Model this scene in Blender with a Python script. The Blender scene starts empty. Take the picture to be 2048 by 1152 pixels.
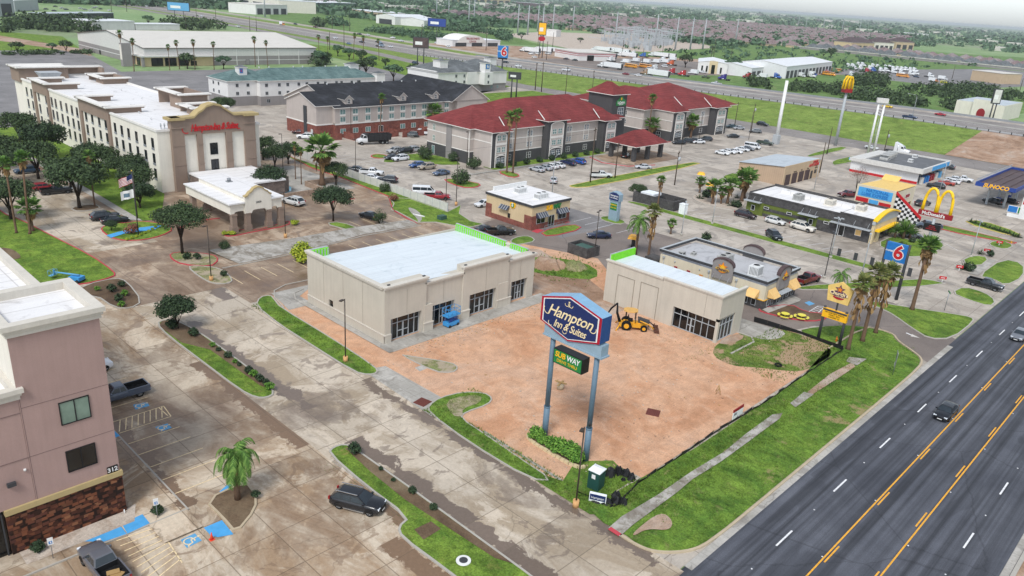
import bpy,bmesh,math,random
from mathutils import Vector,Matrix
from mathutils.geometry import tessellate_polygon
S=bpy.context.scene
COL=S.collection
R=math.radians
rnd=random.Random(7)
# ------------------------------------------------------------------ camera
F,PIT,ROL,YAW,CH=1551.27,.3630143,.0686975,.7504230,43.9232
fwv=Vector((math.cos(YAW)*math.cos(PIT),math.sin(YAW)*math.cos(PIT),-math.sin(PIT)))
rv0=Vector((math.sin(YAW),-math.cos(YAW),0));uv0=rv0.cross(fwv)
rv=math.cos(ROL)*rv0+math.sin(ROL)*uv0
uv=-math.sin(ROL)*rv0+math.cos(ROL)*uv0
cam=bpy.data.cameras.new('camera');camo=bpy.data.objects.new('camera',cam);COL.objects.link(camo)
M=Matrix((rv,uv,-fwv)).transposed().to_4x4();M.translation=(0,0,CH)
camo.matrix_world=M
cam.sensor_width=36;cam.lens=36*F/2048;cam.clip_start=.5;cam.clip_end=40000
S.camera=camo
def pxy(t):return(t[0],t[1])if len(t)==2 else(t[0]*512+t[2]/4,t[1]*288+t[3]/4)
def G(t,z=0.):
 a,b=pxy(t)
 d=fwv*F+rv*(a-1024)-uv*(b-576)
 k=(CH-z)/-d.z
 return(d.x*k,d.y*k)
 # ------------------------------------------------------------------ light
S.view_settings.view_transform='Standard';S.view_settings.look='None'
S.view_settings.exposure=0.24;S.view_settings.gamma=1
SUN_EL,SUN_AZ=52,205
W=bpy.data.worlds.new('World');S.world=W;W.use_nodes=True
nt=W.node_tree;nt.nodes.clear()
sky=nt.nodes.new('ShaderNodeTexSky');sky.sky_type='NISHITA';sky.sun_disc=False
sky.sun_elevation=R(SUN_EL);sky.sun_rotation=R(90-SUN_AZ)
sky.air_density=1.0;sky.dust_density=1.0;sky.ozone_density=1.0;sky.altitude=0
hs=nt.nodes.new('ShaderNodeHueSaturation');hs.inputs['Saturation'].default_value=.3;hs.inputs['Value'].default_value=1.0
bg=nt.nodes.new('ShaderNodeBackground');bg.inputs[1].default_value=.15
wo=nt.nodes.new('ShaderNodeOutputWorld')
nt.links.new(sky.outputs[0],hs.inputs['Color']);tn=nt.nodes.new('ShaderNodeMix');tn.data_type='RGBA';tn.blend_type='MULTIPLY';tn.inputs[0].default_value=1;tn.inputs[7].default_value=(1.02,1.08,1.15,1);nt.links.new(hs.outputs[0],tn.inputs[6]);nt.links.new(tn.outputs[2],bg.inputs[0]);nt.links.new(bg.outputs[0],wo.inputs[0])
sl=bpy.data.lights.new('sun','SUN');sl.energy=2.1;sl.angle=R(16);sl.color=(1,.97,.92)
so=bpy.data.objects.new('sun',sl);COL.objects.link(so)
sd=Vector((math.cos(R(SUN_EL))*math.cos(R(SUN_AZ)),math.cos(R(SUN_EL))*math.sin(R(SUN_AZ)),math.sin(R(SUN_EL))))
so.rotation_euler=sd.to_track_quat('Z','Y').to_euler()
# ------------------------------------------------------------------ materials
MATS={}
def srgb(h):
 c=[int(h[i:i+2],16)/255 for i in(0,2,4)]
 return tuple(x/12.92 if x<=.04045 else((x+.055)/1.055)**2.4 for x in c)
class NT:
 def __init__(s,name):
  s.m=bpy.data.materials.new(name);s.m.use_nodes=True;s.n=s.m.node_tree;s.n.nodes.clear()
  s.out=s.n.nodes.new('ShaderNodeOutputMaterial');s.b=s.n.nodes.new('ShaderNodeBsdfPrincipled')
  s.n.links.new(s.b.outputs[0],s.out.inputs[0]);s.geo=None
 def new(s,t,**k):
  n=s.n.nodes.new(t)
  for a,b in k.items():
   if a.startswith('i_'):n.inputs[a[2:].replace('_',' ')].default_value=b
   else:setattr(n,a,b)
  return n
 def l(s,a,b):s.n.links.new(a,b)
 def pos(s,scale=(1,1,1),rot=0,obj=False):
  if obj:g=s.new('ShaderNodeTexCoord').outputs['Object']
  else:g=s.new('ShaderNodeNewGeometry').outputs['Position']
  mp=s.new('ShaderNodeMapping');mp.inputs['Scale'].default_value=scale;mp.inputs['Rotation'].default_value=(0,0,rot)
  s.l(g,mp.inputs[0]);return mp.outputs[0]
 def noise(s,vec,scale,detail=4,rough=.6,dist=0.):
  n=s.new('ShaderNodeTexNoise');n.inputs['Scale'].default_value=scale;n.inputs['Detail'].default_value=detail
  n.inputs['Roughness'].default_value=rough;n.inputs['Distortion'].default_value=dist
  s.l(vec,n.inputs['Vector']);return n.outputs['Fac']
 def ramp(s,fac,stops,interp='LINEAR'):
  r=s.new('ShaderNodeValToRGB');r.color_ramp.interpolation=interp
  e=r.color_ramp.elements
  while len(e)>1:e.remove(e[0])
  for i,(p,c)in enumerate(stops):
   x=e[0]if i==0 else e.new(p)
   x.position=p;x.color=(c[0],c[1],c[2],1)if not isinstance(c,(int,float))else(c,c,c,1)
  s.l(fac,r.inputs[0]);return r.outputs[0]
 def mix(s,fac,a,b,mode='MIX'):
  n=s.new('ShaderNodeMix',data_type='RGBA',blend_type=mode)
  for sock,v in((n.inputs[0],fac),(n.inputs[6],a),(n.inputs[7],b)):
   if isinstance(v,(int,float)):sock.default_value=v
   elif isinstance(v,tuple):sock.default_value=(*v[:3],1)
   else:s.l(v,sock)
  return n.outputs[2]
 def math(s,op,a,b=None):
  n=s.new('ShaderNodeMath',operation=op)
  for i,v in enumerate((a,b)):
   if v is None:continue
   if isinstance(v,(int,float)):n.inputs[i].default_value=v
   else:s.l(v,n.inputs[i])
  return n.outputs[0]
 def bump(s,h,strength=.3,dist=.05):
  b=s.new('ShaderNodeBump');b.inputs['Strength'].default_value=strength;b.inputs['Distance'].default_value=dist
  s.l(h,b.inputs['Height']);s.l(b.outputs[0],s.b.inputs['Normal'])
 def done(s,col,rough=.85,spec=.3,metal=0.):
  for k,v in(('Base Color',col),('Roughness',rough),('Specular IOR Level',spec),('Metallic',metal)):
   i=s.b.inputs[k]
   if isinstance(v,tuple):i.default_value=(*v[:3],1)
   elif isinstance(v,(int,float)):i.default_value=v
   else:s.l(v,i)
  return s.m
def plain(name,h,rough=.8,spec=.3,metal=0.,var=.18,scale=.8,obj=False):
 if name in MATS:return MATS[name]
 c=srgb(h)if isinstance(h,str)else h
 n=NT(name);v=n.pos(obj=obj)
 f=n.noise(v,scale,5,.65)
 a=tuple(x*(1-var)for x in c);b=tuple(min(1,x*(1+var))for x in c)
 MATS[name]=n.done(n.ramp(f,[(.3,a),(.7,b)]),rough,spec,metal);return MATS[name]
def m(name):return MATS[name]
def concrete(name,light,dark,wet,joint=4.6,wetpos=(.52,.60),jd=.45,off=(0.,0.),sc=1.,edges=(),slab=1.):
 light,dark,wet=[tuple(x*q for x,q in zip(c_,k_))for c_,k_ in((light,(.95,.93,.9)),(dark,(.9,.88,.84)),(wet,(.86,.84,.8)))]
 n=NT(name);v=n.pos()
 big=n.noise(v,.045*sc,7,.68,.6);mid=n.noise(n.pos((1,.45,1),.5),.16*sc,6,.7,.7);fine=n.noise(v,3.2,6,.75)
 c=n.mix(n.ramp(mid,[(.42,0),(.49,.55),(.58,1)]),light,dark)
 dry=n.noise(v,.085*sc,8,.72,1.1);c=n.mix(n.ramp(dry,[(.53,0),(.56,.6),(.66,.85)]),c,tuple(min(1,x*1.16)for x in light))
 w=n.ramp(big,[(wetpos[0],0),(wetpos[0]+.02,.55),(wetpos[1],1)])
 patch=n.noise(v,.3*sc,7,.62,.9)
 w2=n.ramp(patch,[(.575,0),(.6,.7),(.7,1)])
 w=n.math('MAXIMUM',n.math('MULTIPLY',w,n.ramp(mid,[(.35,.35),(.6,1)])),n.math('MULTIPLY',w2,.75))
 sp0=n.new('ShaderNodeSeparateXYZ');n.l(v,sp0.inputs[0]);wob=n.noise(v,.42,6,.68,.5)
 for ax,p0,y0,y1,wd in edges:
  d=n.math('ADD',n.math('ABSOLUTE',n.math('SUBTRACT',sp0.outputs[ax],p0)),n.math('MULTIPLY',n.math('SUBTRACT',wob,.5),4.5))
  e=n.ramp(n.math('DIVIDE',d,wd*2),[(.42,1),(.5,0)]);lim=n.math('MULTIPLY',n.math('GREATER_THAN',sp0.outputs[1-ax],y0),n.math('LESS_THAN',sp0.outputs[1-ax],y1))
  w=n.math('MAXIMUM',w,n.math('MULTIPLY',e,lim))
 c=n.mix(w,c,wet)
 sp=n.new('ShaderNodeSeparateXYZ');n.l(v,sp.inputs[0])
 fl=[];js=[]
 for i in(0,1):
  q=n.math('DIVIDE',n.math('ADD',sp.outputs[i],off[i]+1000*joint),joint)
  fl.append(n.math('FLOOR',q));fr=n.math('FRACT',q)
  js.append(n.math('LESS_THAN',n.math('ABSOLUTE',n.math('SUBTRACT',fr,.5)),.5-.045/joint))
 cb=n.new('ShaderNodeCombineXYZ');n.l(fl[0],cb.inputs[0]);n.l(fl[1],cb.inputs[1])
 wn=n.new('ShaderNodeTexWhiteNoise');n.l(cb.outputs[0],wn.inputs['Vector'])
 c=n.mix(1.,c,n.ramp(wn.outputs[0],[(0,1-.12*slab),(1,1+.08*slab)]),'MULTIPLY')
 c=n.mix(1.,c,n.ramp(fine,[(.3,.84),(.7,1.1)]),'MULTIPLY')
 vo=n.new('ShaderNodeTexVoronoi',feature='DISTANCE_TO_EDGE');vo.inputs['Scale'].default_value=.085
 nz=n.new('ShaderNodeTexNoise');nz.inputs['Scale'].default_value=.6;nz.inputs['Detail'].default_value=5;n.l(v,nz.inputs['Vector'])
 dv=n.new('ShaderNodeVectorMath',operation='MULTIPLY_ADD');n.l(nz.outputs['Color'],dv.inputs[0]);dv.inputs[1].default_value=(2.5,2.5,0);n.l(v,dv.inputs[2])
 n.l(dv.outputs[0],vo.inputs['Vector'])
 c=n.mix(n.ramp(vo.outputs['Distance'],[(.0,.45),(.004,0)]),c,tuple(x*.35 for x in dark))
 jj=n.math('MULTIPLY',js[0],js[1])
 c=n.mix(n.math('MULTIPLY',n.math('SUBTRACT',1.,jj),jd+.2),c,tuple(x*.4 for x in dark))
 n.bump(fine,.25,.01)
 MATS[name]=n.done(c,n.ramp(w,[(0,.8),(.7,.42),(1,.28)]),.35);return MATS[name]
concrete('concrete_silt',srgb('c6b9a7'),srgb('a48c73'),srgb('846c57'),4.6,(.53,.63),off=(1.1,.6),edges=((0,35.6,60,84,1.0),(0,36,35,50,1.3),(0,33.2,33,43,1.2),(0,22.9,58,80,.6)))
concrete('concrete_drive',srgb('c4b9aa'),srgb('a89986'),srgb('7d6f65'),4.6,(.56,.66),off=(2.2,1.2),edges=((0,39.9,26,58,.9),(0,39.9,66,96,.9),(0,48.3,26,68,.6),(0,47.8,100,118,1.2)))
concrete('concrete_lot',srgb('b9b1a7'),srgb('aba299'),srgb('8b827a'),5.2,(.58,.68))
concrete('concrete_brown',srgb('b3a18e'),srgb('977f6a'),srgb('755f4e'),5.0,(.47,.58),slab=.5)
concrete('concrete_walk',srgb('b4b1ac'),srgb('a3a09a'),srgb('8a8580'),1.8,(.62,.7),jd=.05,slab=.5)
concrete('concrete_path',srgb('b0ada8'),srgb('938d84'),srgb('756a5c'),900.,(.55,.62),jd=-.2,slab=0,sc=2.)
def asphalt(name,c0,c1,lanes=False,rough=.7):
 n=NT(name);v=n.pos()
 f=n.noise(v,14,6,.8);g=n.noise(v,.09,6,.65,.4)
 c=n.ramp(g,[(.35,c0),(.65,c1)])
 if lanes:
  s_=n.noise(n.pos((.012,1.1,1)),1.0,4,.6)
  c=n.mix(1.,c,n.ramp(s_,[(.34,.42),(.6,1.3)]),'MULTIPLY')
 c=n.mix(1.,c,n.ramp(f,[(.25,.55),(.75,1.5)]),'MULTIPLY')
 vo=n.new('ShaderNodeTexVoronoi',feature='DISTANCE_TO_EDGE');vo.inputs['Scale'].default_value=.07
 dv=n.noise(v,.5,4);ad=n.new('ShaderNodeVectorMath',operation='ADD');n.l(v,ad.inputs[0]);n.l(dv,ad.inputs[1]);n.l(ad.outputs[0],vo.inputs['Vector'])
 ck=n.ramp(vo.outputs['Distance'],[(0,.5),(.006,0)])
 if lanes:pt=n.noise(n.pos((.12,.5,1)),.5,3,.5);c=n.mix(n.ramp(pt,[(.6,0),(.615,.35)]),c,tuple(x*.6 for x in c0));c=n.mix(n.math('MULTIPLY',ck,.8),c,(.012,.012,.014))
 else:c=n.mix(n.ramp(vo.outputs['Distance'],[(0,.5),(.006,0)]),c,(.03,.03,.03))
 n.bump(f,.3,.01)
 MATS[name]=n.done(c,rough,.35)
asphalt('asphalt_road',srgb('3f4148'),srgb('54565d'),True)
asphalt('asphalt_old',srgb('6d6a69'),srgb('858180'))
asphalt('asphalt_brown',srgb('6e645e'),srgb('857a72'))
asphalt('asphalt_highway',srgb('77706b'),srgb('8d8681'))
def grass(name,a,b,dirt,amt=.62,sc=1.):
 n=NT(name);v=n.pos()
 f=n.noise(v,5.5*sc,8,.8);g=n.noise(v,.28*sc,6,.65,.5);d=n.noise(v,.17,7,.72,.3)
 c=n.ramp(g,[(.35,a),(.65,b)])
 c=n.mix(1.,c,n.ramp(f,[(.32,.4),(.5,.95),(.7,1.6)]),'MULTIPLY')
 m2=n.noise(n.pos((1,.6,1),.4),.95*sc,5,.7,.8);c=n.mix(1.,c,n.ramp(m2,[(.32,.62),(.5,.98),(.66,1.25)]),'MULTIPLY')
 st=n.noise(v,.5*sc,6,.75,.4);c=n.mix(n.ramp(st,[(.56,0),(.7,.45)]),c,dirt)
 c=n.mix(n.ramp(d,[(amt,0),(amt+.05,1)]),c,dirt)
 n.bump(f,.8,.12)
 MATS[name]=n.done(c,.95,.12)
grass('grass_lawn',srgb('53702c'),srgb('7b943c'),srgb('8d8a4c'),.63)
grass('grass_weedy',srgb('4c6c2b'),srgb('74903a'),srgb('93865f'),.6)
grass('grass_rough',srgb('52692f'),srgb('75863f'),srgb('a58c70'),.5)
grass('grass_slope',srgb('667d38'),srgb('82964a'),srgb('8c8852'),.62,.5)
grass('grass_field',srgb('58763f'),srgb('728c50'),srgb('8b8766'),.6,.3)
grass('grass_bare',srgb('6f7f45'),srgb('9a8f70'),srgb('a89a85'),.5)
def dirt(name,a,b,c2,pale,sc=1.):
 n=NT(name);v=n.pos()
 g=n.noise(v,.09*sc,7,.65,.8);f=n.noise(v,6,8,.8);p=n.noise(n.pos((1,.5,1),.7),.22*sc,7,.75,1.2)
 t=n.noise(n.pos((.25,2.4,1),.9),.35,5,.7,1.6)
 c=n.ramp(g,[(.38,a),(.5,b),(.62,c2)])
 c=n.mix(n.ramp(p,[(.54,0),(.72,.45)]),c,pale)
 g2=n.noise(v,.5*sc,7,.75,.6);c=n.mix(1.,c,n.ramp(g2,[(.35,.82),(.6,1.08)]),'MULTIPLY')
 c=n.mix(1.,c,n.ramp(t,[(.35,.95),(.65,1.03)]),'MULTIPLY')
 c=n.mix(1.,c,n.ramp(f,[(.28,.66),(.72,1.25)]),'MULTIPLY')
 n.bump(f,.5,.06)
 MATS[name]=n.done(c,.95,.15)
dirt('dirt_orange',srgb('bf8f6e'),srgb('cda283'),srgb('c9a388'),srgb('dcc4af'))
dirt('dirt_brown',srgb('8f735e'),srgb('a88b75'),srgb('b3a192'),srgb('c4b8aa'))
dirt('mulch',srgb('5b4a3c'),srgb('6f5c49'),srgb('7a6a55'),srgb('94836c'))
dirt('dirt_pale',srgb('c9a88f'),srgb('d3b9a5'),srgb('cdb39d'),srgb('dccdbf'),2);dirt('gravel_pale',srgb('b5a79a'),srgb('c3b6a8'),srgb('ab9a8a'),srgb('d8cfc4'),4)
def stucco(name,h,streak=.025):
 n=NT(name);v=n.pos();c=srgb(h)
 f=n.noise(v,9,6,.7);g=n.noise(v,.35,5,.6);s_=n.noise(n.pos((2.2,2.2,.12)),1,4,.6)
 k=n.ramp(g,[(.3,tuple(x*.94 for x in c)),(.7,tuple(min(1,x*1.05)for x in c))])
 k=n.mix(1.,k,n.ramp(s_,[(.35,1-streak*1.6),(.6,1.02)]),'MULTIPLY')
 k=n.mix(1.,k,n.ramp(f,[(.3,.95),(.7,1.04)]),'MULTIPLY')
 n.bump(f,.3,.01)
 MATS[name]=n.done(k,.9,.2)
for nm,h in dict(stucco_beige='bfb8ab',stucco_trim='a59b8b',stucco_pink='a58b84',stucco_pale='d9d3c7',stucco_band='b09d72',stucco_cream='e0dacd',stucco_taupe='8f7d70',stucco_tan='cbb591',stucco_grey='b6aca5',stucco_dark='4c4b4c',stucco_white='d9d7d4',stucco_mid='8d8886',stucco_sand='bca68a',trim_white='dedad4',trim_offwhite='c9c3b8',stucco_greyblue='a9adaf',stucco_church='d0c6af').items():stucco(nm,h)
def roof(name,h,stain,amt=.6,rough=.6,seam=0.):
 n=NT(name);v=n.pos()
 g=n.noise(v,.3,7,.7,.7);f=n.noise(v,4,6,.7)
 w=n.noise(n.pos((.2,1.2,1)),.6,4,.6)
 c=n.mix(n.ramp(g,[(amt,0),(amt+.16,.7)]),srgb(h),srgb(stain))
 c=n.mix(1.,c,n.ramp(w,[(.3,.93),(.7,1.03)]),'MULTIPLY')
 c=n.mix(1.,c,n.ramp(f,[(.3,.95),(.7,1.04)]),'MULTIPLY')
 if seam:
  sp=n.new('ShaderNodeSeparateXYZ');n.l(v,sp.inputs[0]);q=n.math('FRACT',n.math('DIVIDE',n.math('ADD',sp.outputs[1],900),seam));c=n.mix(n.math('MULTIPLY',n.math('LESS_THAN',q,.07),.3),c,srgb(stain));q=n.math('FRACT',n.math('DIVIDE',n.math('ADD',sp.outputs[0],900),seam*4.3));c=n.mix(n.math('MULTIPLY',n.math('LESS_THAN',q,.012),.4),c,srgb(stain))
 MATS[name]=n.done(c,rough,.3)
roof('roof_new','d3dade','a9b6bd',.56,seam=1.5)
roof('roof_white','e2e0df','8d8782',.57,seam=2.4)
roof('roof_grime','b7b7b9','707073',.5)
roof('roof_metal','b4bcc2','9aa2a8',.5,.45)
roof('roof_barn','cfcac1','bdb7ac',.55)
roof('roof_tar','8f9093','5d5e62',.5)
roof('roof_tardark','5e5f61','808183',.5)
roof('roof_brown','4f3f3f','6d5a58',.5)
def shingles(name,a,b,sc=3.,stain=None):
 n=NT(name);v=n.pos()
 wn=n.new('ShaderNodeTexBrick');wn.inputs['Scale'].default_value=sc;wn.inputs['Color1'].default_value=(*srgb(a),1);wn.inputs['Color2'].default_value=(*srgb(b),1)
 wn.inputs['Mortar'].default_value=(*[x*.45 for x in srgb(a)],1);wn.inputs['Mortar Size'].default_value=.025;wn.inputs['Brick Width'].default_value=1.0;wn.inputs['Row Height'].default_value=.8
 g_=n.new('ShaderNodeNewGeometry');sx=n.new('ShaderNodeSeparateXYZ');n.l(g_.outputs['Position'],sx.inputs[0])
 cb=n.new('ShaderNodeCombineXYZ');n.l(n.math('ADD',sx.outputs[0],sx.outputs[1]),cb.inputs[0]);n.l(sx.outputs[2],cb.inputs[1]);n.l(cb.outputs[0],wn.inputs['Vector'])
 g=n.noise(n.pos((.5,.5,.25)),.35,6,.7)
 c=n.mix(1.,wn.outputs[0],n.ramp(g,[(.32,.7),(.68,1.2)]),'MULTIPLY')
 if stain:c=n.mix(n.ramp(g,[(.5,0),(.7,.6)]),c,srgb(stain))
 MATS[name]=n.done(c,.85,.2)
shingles('roof_red','743334','823e3c',1.6)
shingles('roof_black','2b2c30','36373b',1.6,'4c4f55')
shingles('roof_teal','566e6d','657c7a',1.6,'788a87')
shingles('roof_housegrey','857a79','928685',1.6);shingles('roof_house','7f6d6c','8b7877',1.6);shingles('roof_slate','5e6264','6d7172',1.6,'85888a')
def bricks(name,a,b,mo,sc=1.,w=.5,h=.25,noise_=0.):
 n=NT(name)
 wn=n.new('ShaderNodeTexBrick');wn.inputs['Scale'].default_value=sc;wn.inputs['Color1'].default_value=(*srgb(a),1);wn.inputs['Color2'].default_value=(*srgb(b),1)
 wn.inputs['Mortar'].default_value=(*srgb(mo),1);wn.inputs['Mortar Size'].default_value=.02;wn.inputs['Brick Width'].default_value=w;wn.inputs['Row Height'].default_value=h
 g_=n.new('ShaderNodeNewGeometry');sx=n.new('ShaderNodeSeparateXYZ');n.l(g_.outputs['Position'],sx.inputs[0])
 cb=n.new('ShaderNodeCombineXYZ');n.l(n.math('ADD',sx.outputs[0],sx.outputs[1]),cb.inputs[0]);n.l(sx.outputs[2],cb.inputs[1])
 src=cb.outputs[0]
 if noise_:
  nz=n.new('ShaderNodeTexNoise');nz.inputs['Scale'].default_value=1.3;n.l(src,nz.inputs['Vector'])
  dv=n.new('ShaderNodeVectorMath',operation='MULTIPLY_ADD');n.l(nz.outputs['Color'],dv.inputs[0]);dv.inputs[1].default_value=(noise_,noise_,0);n.l(src,dv.inputs[2]);src=dv.outputs[0]
 n.l(src,wn.inputs['Vector'])
 g=n.noise(n.pos(),1.1,5,.75)
 c=n.mix(1.,wn.outputs[0],n.ramp(g,[(.3,.55),(.7,1.4)]),'MULTIPLY')
 MATS[name]=n.done(c,.85,.25)
bricks('brick_red','7d4238','8c4e42','77655c',3)
bricks('brick_taupe','6b5d55','786961','857b74',2)
bricks('block_dark','4a4848','555353','3d3b3b',1.4)
bricks('block_tan','9a8473','a48e7c','8a7868',1.4)
n=NT('stone_brown');g_=n.new('ShaderNodeNewGeometry');sx=n.new('ShaderNodeSeparateXYZ');n.l(g_.outputs['Position'],sx.inputs[0]);cb=n.new('ShaderNodeCombineXYZ');n.l(n.math('MULTIPLY',n.math('ADD',sx.outputs[0],sx.outputs[1]),2.1),cb.inputs[0]);n.l(n.math('MULTIPLY',sx.outputs[2],3.6),cb.inputs[1])
vo=n.new('ShaderNodeTexVoronoi',distance='CHEBYCHEV');vo.inputs['Scale'].default_value=1.;n.l(cb.outputs[0],vo.inputs['Vector']);sp=n.new('ShaderNodeSeparateColor');n.l(vo.outputs['Color'],sp.inputs[0])
c=n.ramp(sp.outputs[0],[(0,srgb('3b241c')),(.35,srgb('5a3527')),(.6,srgb('7b4c35')),(.8,srgb('4a2c28')),(1,srgb('8d6044'))]);c=n.mix(n.ramp(vo.outputs['Distance'],[(.42,0),(.6,1)]),c,srgb('261a15'));MATS['stone_brown']=n.done(c,.85,.2)
def ribbed(name,h,period=.3,d=.12,axis='xy'):
 n=NT(name);v=n.pos();sx=n.new('ShaderNodeSeparateXYZ');n.l(v,sx.inputs[0])
 q=n.math('ADD',sx.outputs[0],sx.outputs[1])if axis=='xy' else sx.outputs['xyz'.index(axis)]
 w=n.math('ABSOLUTE',n.math('SUBTRACT',n.math('FRACT',n.math('DIVIDE',n.math('ADD',q,5000),period)),.5))
 c=srgb(h);g=n.noise(v,.5,5)
 k=n.mix(1.,n.ramp(w,[(.0,tuple(x*(1-d*1.6)for x in c)),(.12,c)]),n.ramp(g,[(.3,.93),(.7,1.05)]),'MULTIPLY')
 MATS[name]=n.done(k,.6,.4)
ribbed('metal_tan','b59c83',.6);ribbed('metal_white','d8d8d8',.6,.06);ribbed('metal_roof_white','d9dbdd',1.2,.05,'x')
ribbed('fence_white','c9cdd1',2.44,.1);ribbed('metal_green','3b5a50',.6);ribbed('container_black','2c2c2e',.9,.25)
for nm,h,rg,sp,mt in[('white','dddddb',.6,.4,0),('offwhite','c9c7c2',.6,.4,0),('black','17171a',.5,.4,0),('black_matte','1c1c1e',.9,.2,0),('dark_grey','3c3d40',.6,.4,0),('grey','84878a',.6,.4,0),('light_grey','a9adb0',.6,.4,0),('steel','9ea3a7',.35,.5,.7),('pole_brown','403730',.5,.4,0),('wood_pole','51453b',.9,.2,0),('pole_grey','a3a8ab',.5,.4,0),('sign_blue','7fa6c2',.5,.4,0),('side_blue','23487f',.5,.4,0),('sign_bluegrey','8aa0ae',.55,.4,0),('post_blue','5f7687',.55,.4,0),('navy','1d2c5c',.45,.4,0),('crimson','a5182e',.45,.4,0),('cream','e8d3a6',.6,.3,0),('gold','d1ab46',.6,.3,0),('sub_green','1f7a3c',.5,.4,0),('sub_yellow','f0b41d',.5,.4,0),('lime','75d02c',.7,.3,0),('mcd_yellow','f4c512',.4,.5,0),('mcd_red','8e1822',.5,.4,0),('red','b81e24',.5,.4,0),('m6_blue','1f6fb5',.5,.4,0),('royal','23408a',.5,.4,0),('sky_blue','5f9fc9',.6,.3,0),('paint_blue','4f9fd6',.8,.2,0),('curb_red','b8464f',.85,.2,0),('curb_grey','aaa59c',.9,.2,0),('curb_yellow','c9b46a',.85,.2,0),('curb_tan','b5a68d',.9,.2,0),('line_yellow','e0a43c',.8,.2,0),('line_white','dcdcdc',.8,.2,0),('line_faded','e6cfa6',.85,.2,0),('line_pale','c4bfb8',.85,.2,0),('orange','d97f27',.5,.4,0),('cone_orange','e2482c',.6,.4,0),('jd_yellow','d59a26',.5,.4,0),('jd_tan','d2a55e',.6,.3,0),('rust','5a3c31',.9,.2,0),('lift_blue','3f93cf',.5,.4,0),('porta_green','1e4640',.5,.4,0),('porta_white','e9ecee',.4,.5,0),('tarp_black','151517',.55,.4,0),('tan_base','c79b6a',.9,.2,0),('table_yellow','ded24e',.5,.4,0),('awning_navy','33384a',.7,.3,0),('awning_tan','e0b878',.7,.3,0),('stone_pale','c9b894',.9,.2,0),('bark','53463b',.95,.1,0),('bark_palm','6a5545',.95,.1,0),('bark_dark','3c322b',.95,.1,0),('tyre','1b1b1c',.9,.2,0),('rim','a7aaad',.35,.5,.5),('rim_dark','3a3b3d',.4,.5,.3),('tail_red','8f1216',.3,.5,0),('head_white','dfe5ea',.15,.6,0),('trim_black','161617',.6,.3,0),('chrome','c9cccf',.2,.6,.9),('trailer_white','dcdedf',.5,.4,0),('school_yellow','e0952a',.5,.4,0),('olive','5f6b2d',.7,.3,0),('seam','8c8477',.9,.2,0),('seam_pink','7c6864',.9,.2,0),('hvac','a9a9a6',.6,.4,0),('hvac_white','d5d6d5',.6,.4,0),('pool_water','5fc4dc',.08,.6,0),('manhole','6c3a35',.9,.2,0),('pot','7e8083',.8,.2,0),('jeans','37435c',.9,.2,0),('purple','4a3b8f',.5,.4,0),('straw','a98b5e',.95,.1,0),('church_tan','e0bd6f',.6,.3,0),('church_purple','4a2d57',.5,.3,0),('lamp_glow','e8e6dc',.3,.5,0)]:
 plain(nm,h,rg,sp,mt,.28 if nm[:4]=='line' else.1,5 if nm[:4]=='line' else 1.5)
def glassy(name,c,rough=.12):
 n=NT(name);v=n.pos();f=n.noise(v,.6,3)
 MATS[name]=n.done(n.ramp(f,[(.35,tuple(x*.7 for x in srgb(c))),(.65,srgb(c))]),rough,.6)
glassy('glass_dark','23272b');glassy('glass_black','101214');glassy('glass_car','2c353c',.05);glassy('glass_green','7c9284',.25);glassy('glass_teal','74928f',.2);glassy('glass_lightcar','4f6069',.06);glassy('glass_blue','4a5a68',.1);glassy('puddle','8b8a8c',.05)
n=NT('car_paint');oi=n.new('ShaderNodeObjectInfo');MATS['car_paint']=n.done(oi.outputs['Color'],.28,.5);n.b.inputs['Coat Weight'].default_value=.5
def leafmat(name,a,b,c):
 n=NT(name);g=n.new('ShaderNodeNewGeometry');v=n.pos()
 big=n.noise(v,.7,3)
 f=n.math('ADD',n.math('MULTIPLY',g.outputs['Random Per Island'],.55),n.math('MULTIPLY',big,.5))
 k=n.ramp(f,[(.2,srgb(a)),(.5,srgb(b)),(.85,srgb(c))])
 MATS[name]=n.done(k,.75,.2)
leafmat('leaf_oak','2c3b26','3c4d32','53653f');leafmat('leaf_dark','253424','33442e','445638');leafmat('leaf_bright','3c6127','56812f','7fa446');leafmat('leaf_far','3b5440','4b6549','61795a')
leafmat('leaf_olive','4a5530','66713c','8a8450');leafmat('leaf_palm','3c5a29','527534','7c9a4d');leafmat('leaf_dead','6b5236','8b6e49','a88a5e');leafmat('leaf_yellow','5b7a24','94a32f','b9b845');leafmat('leaf_red','6a4035','7f5140','8f6450');leafmat('leaf_bare','6e5650','7d6259','8b6f63')
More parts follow.
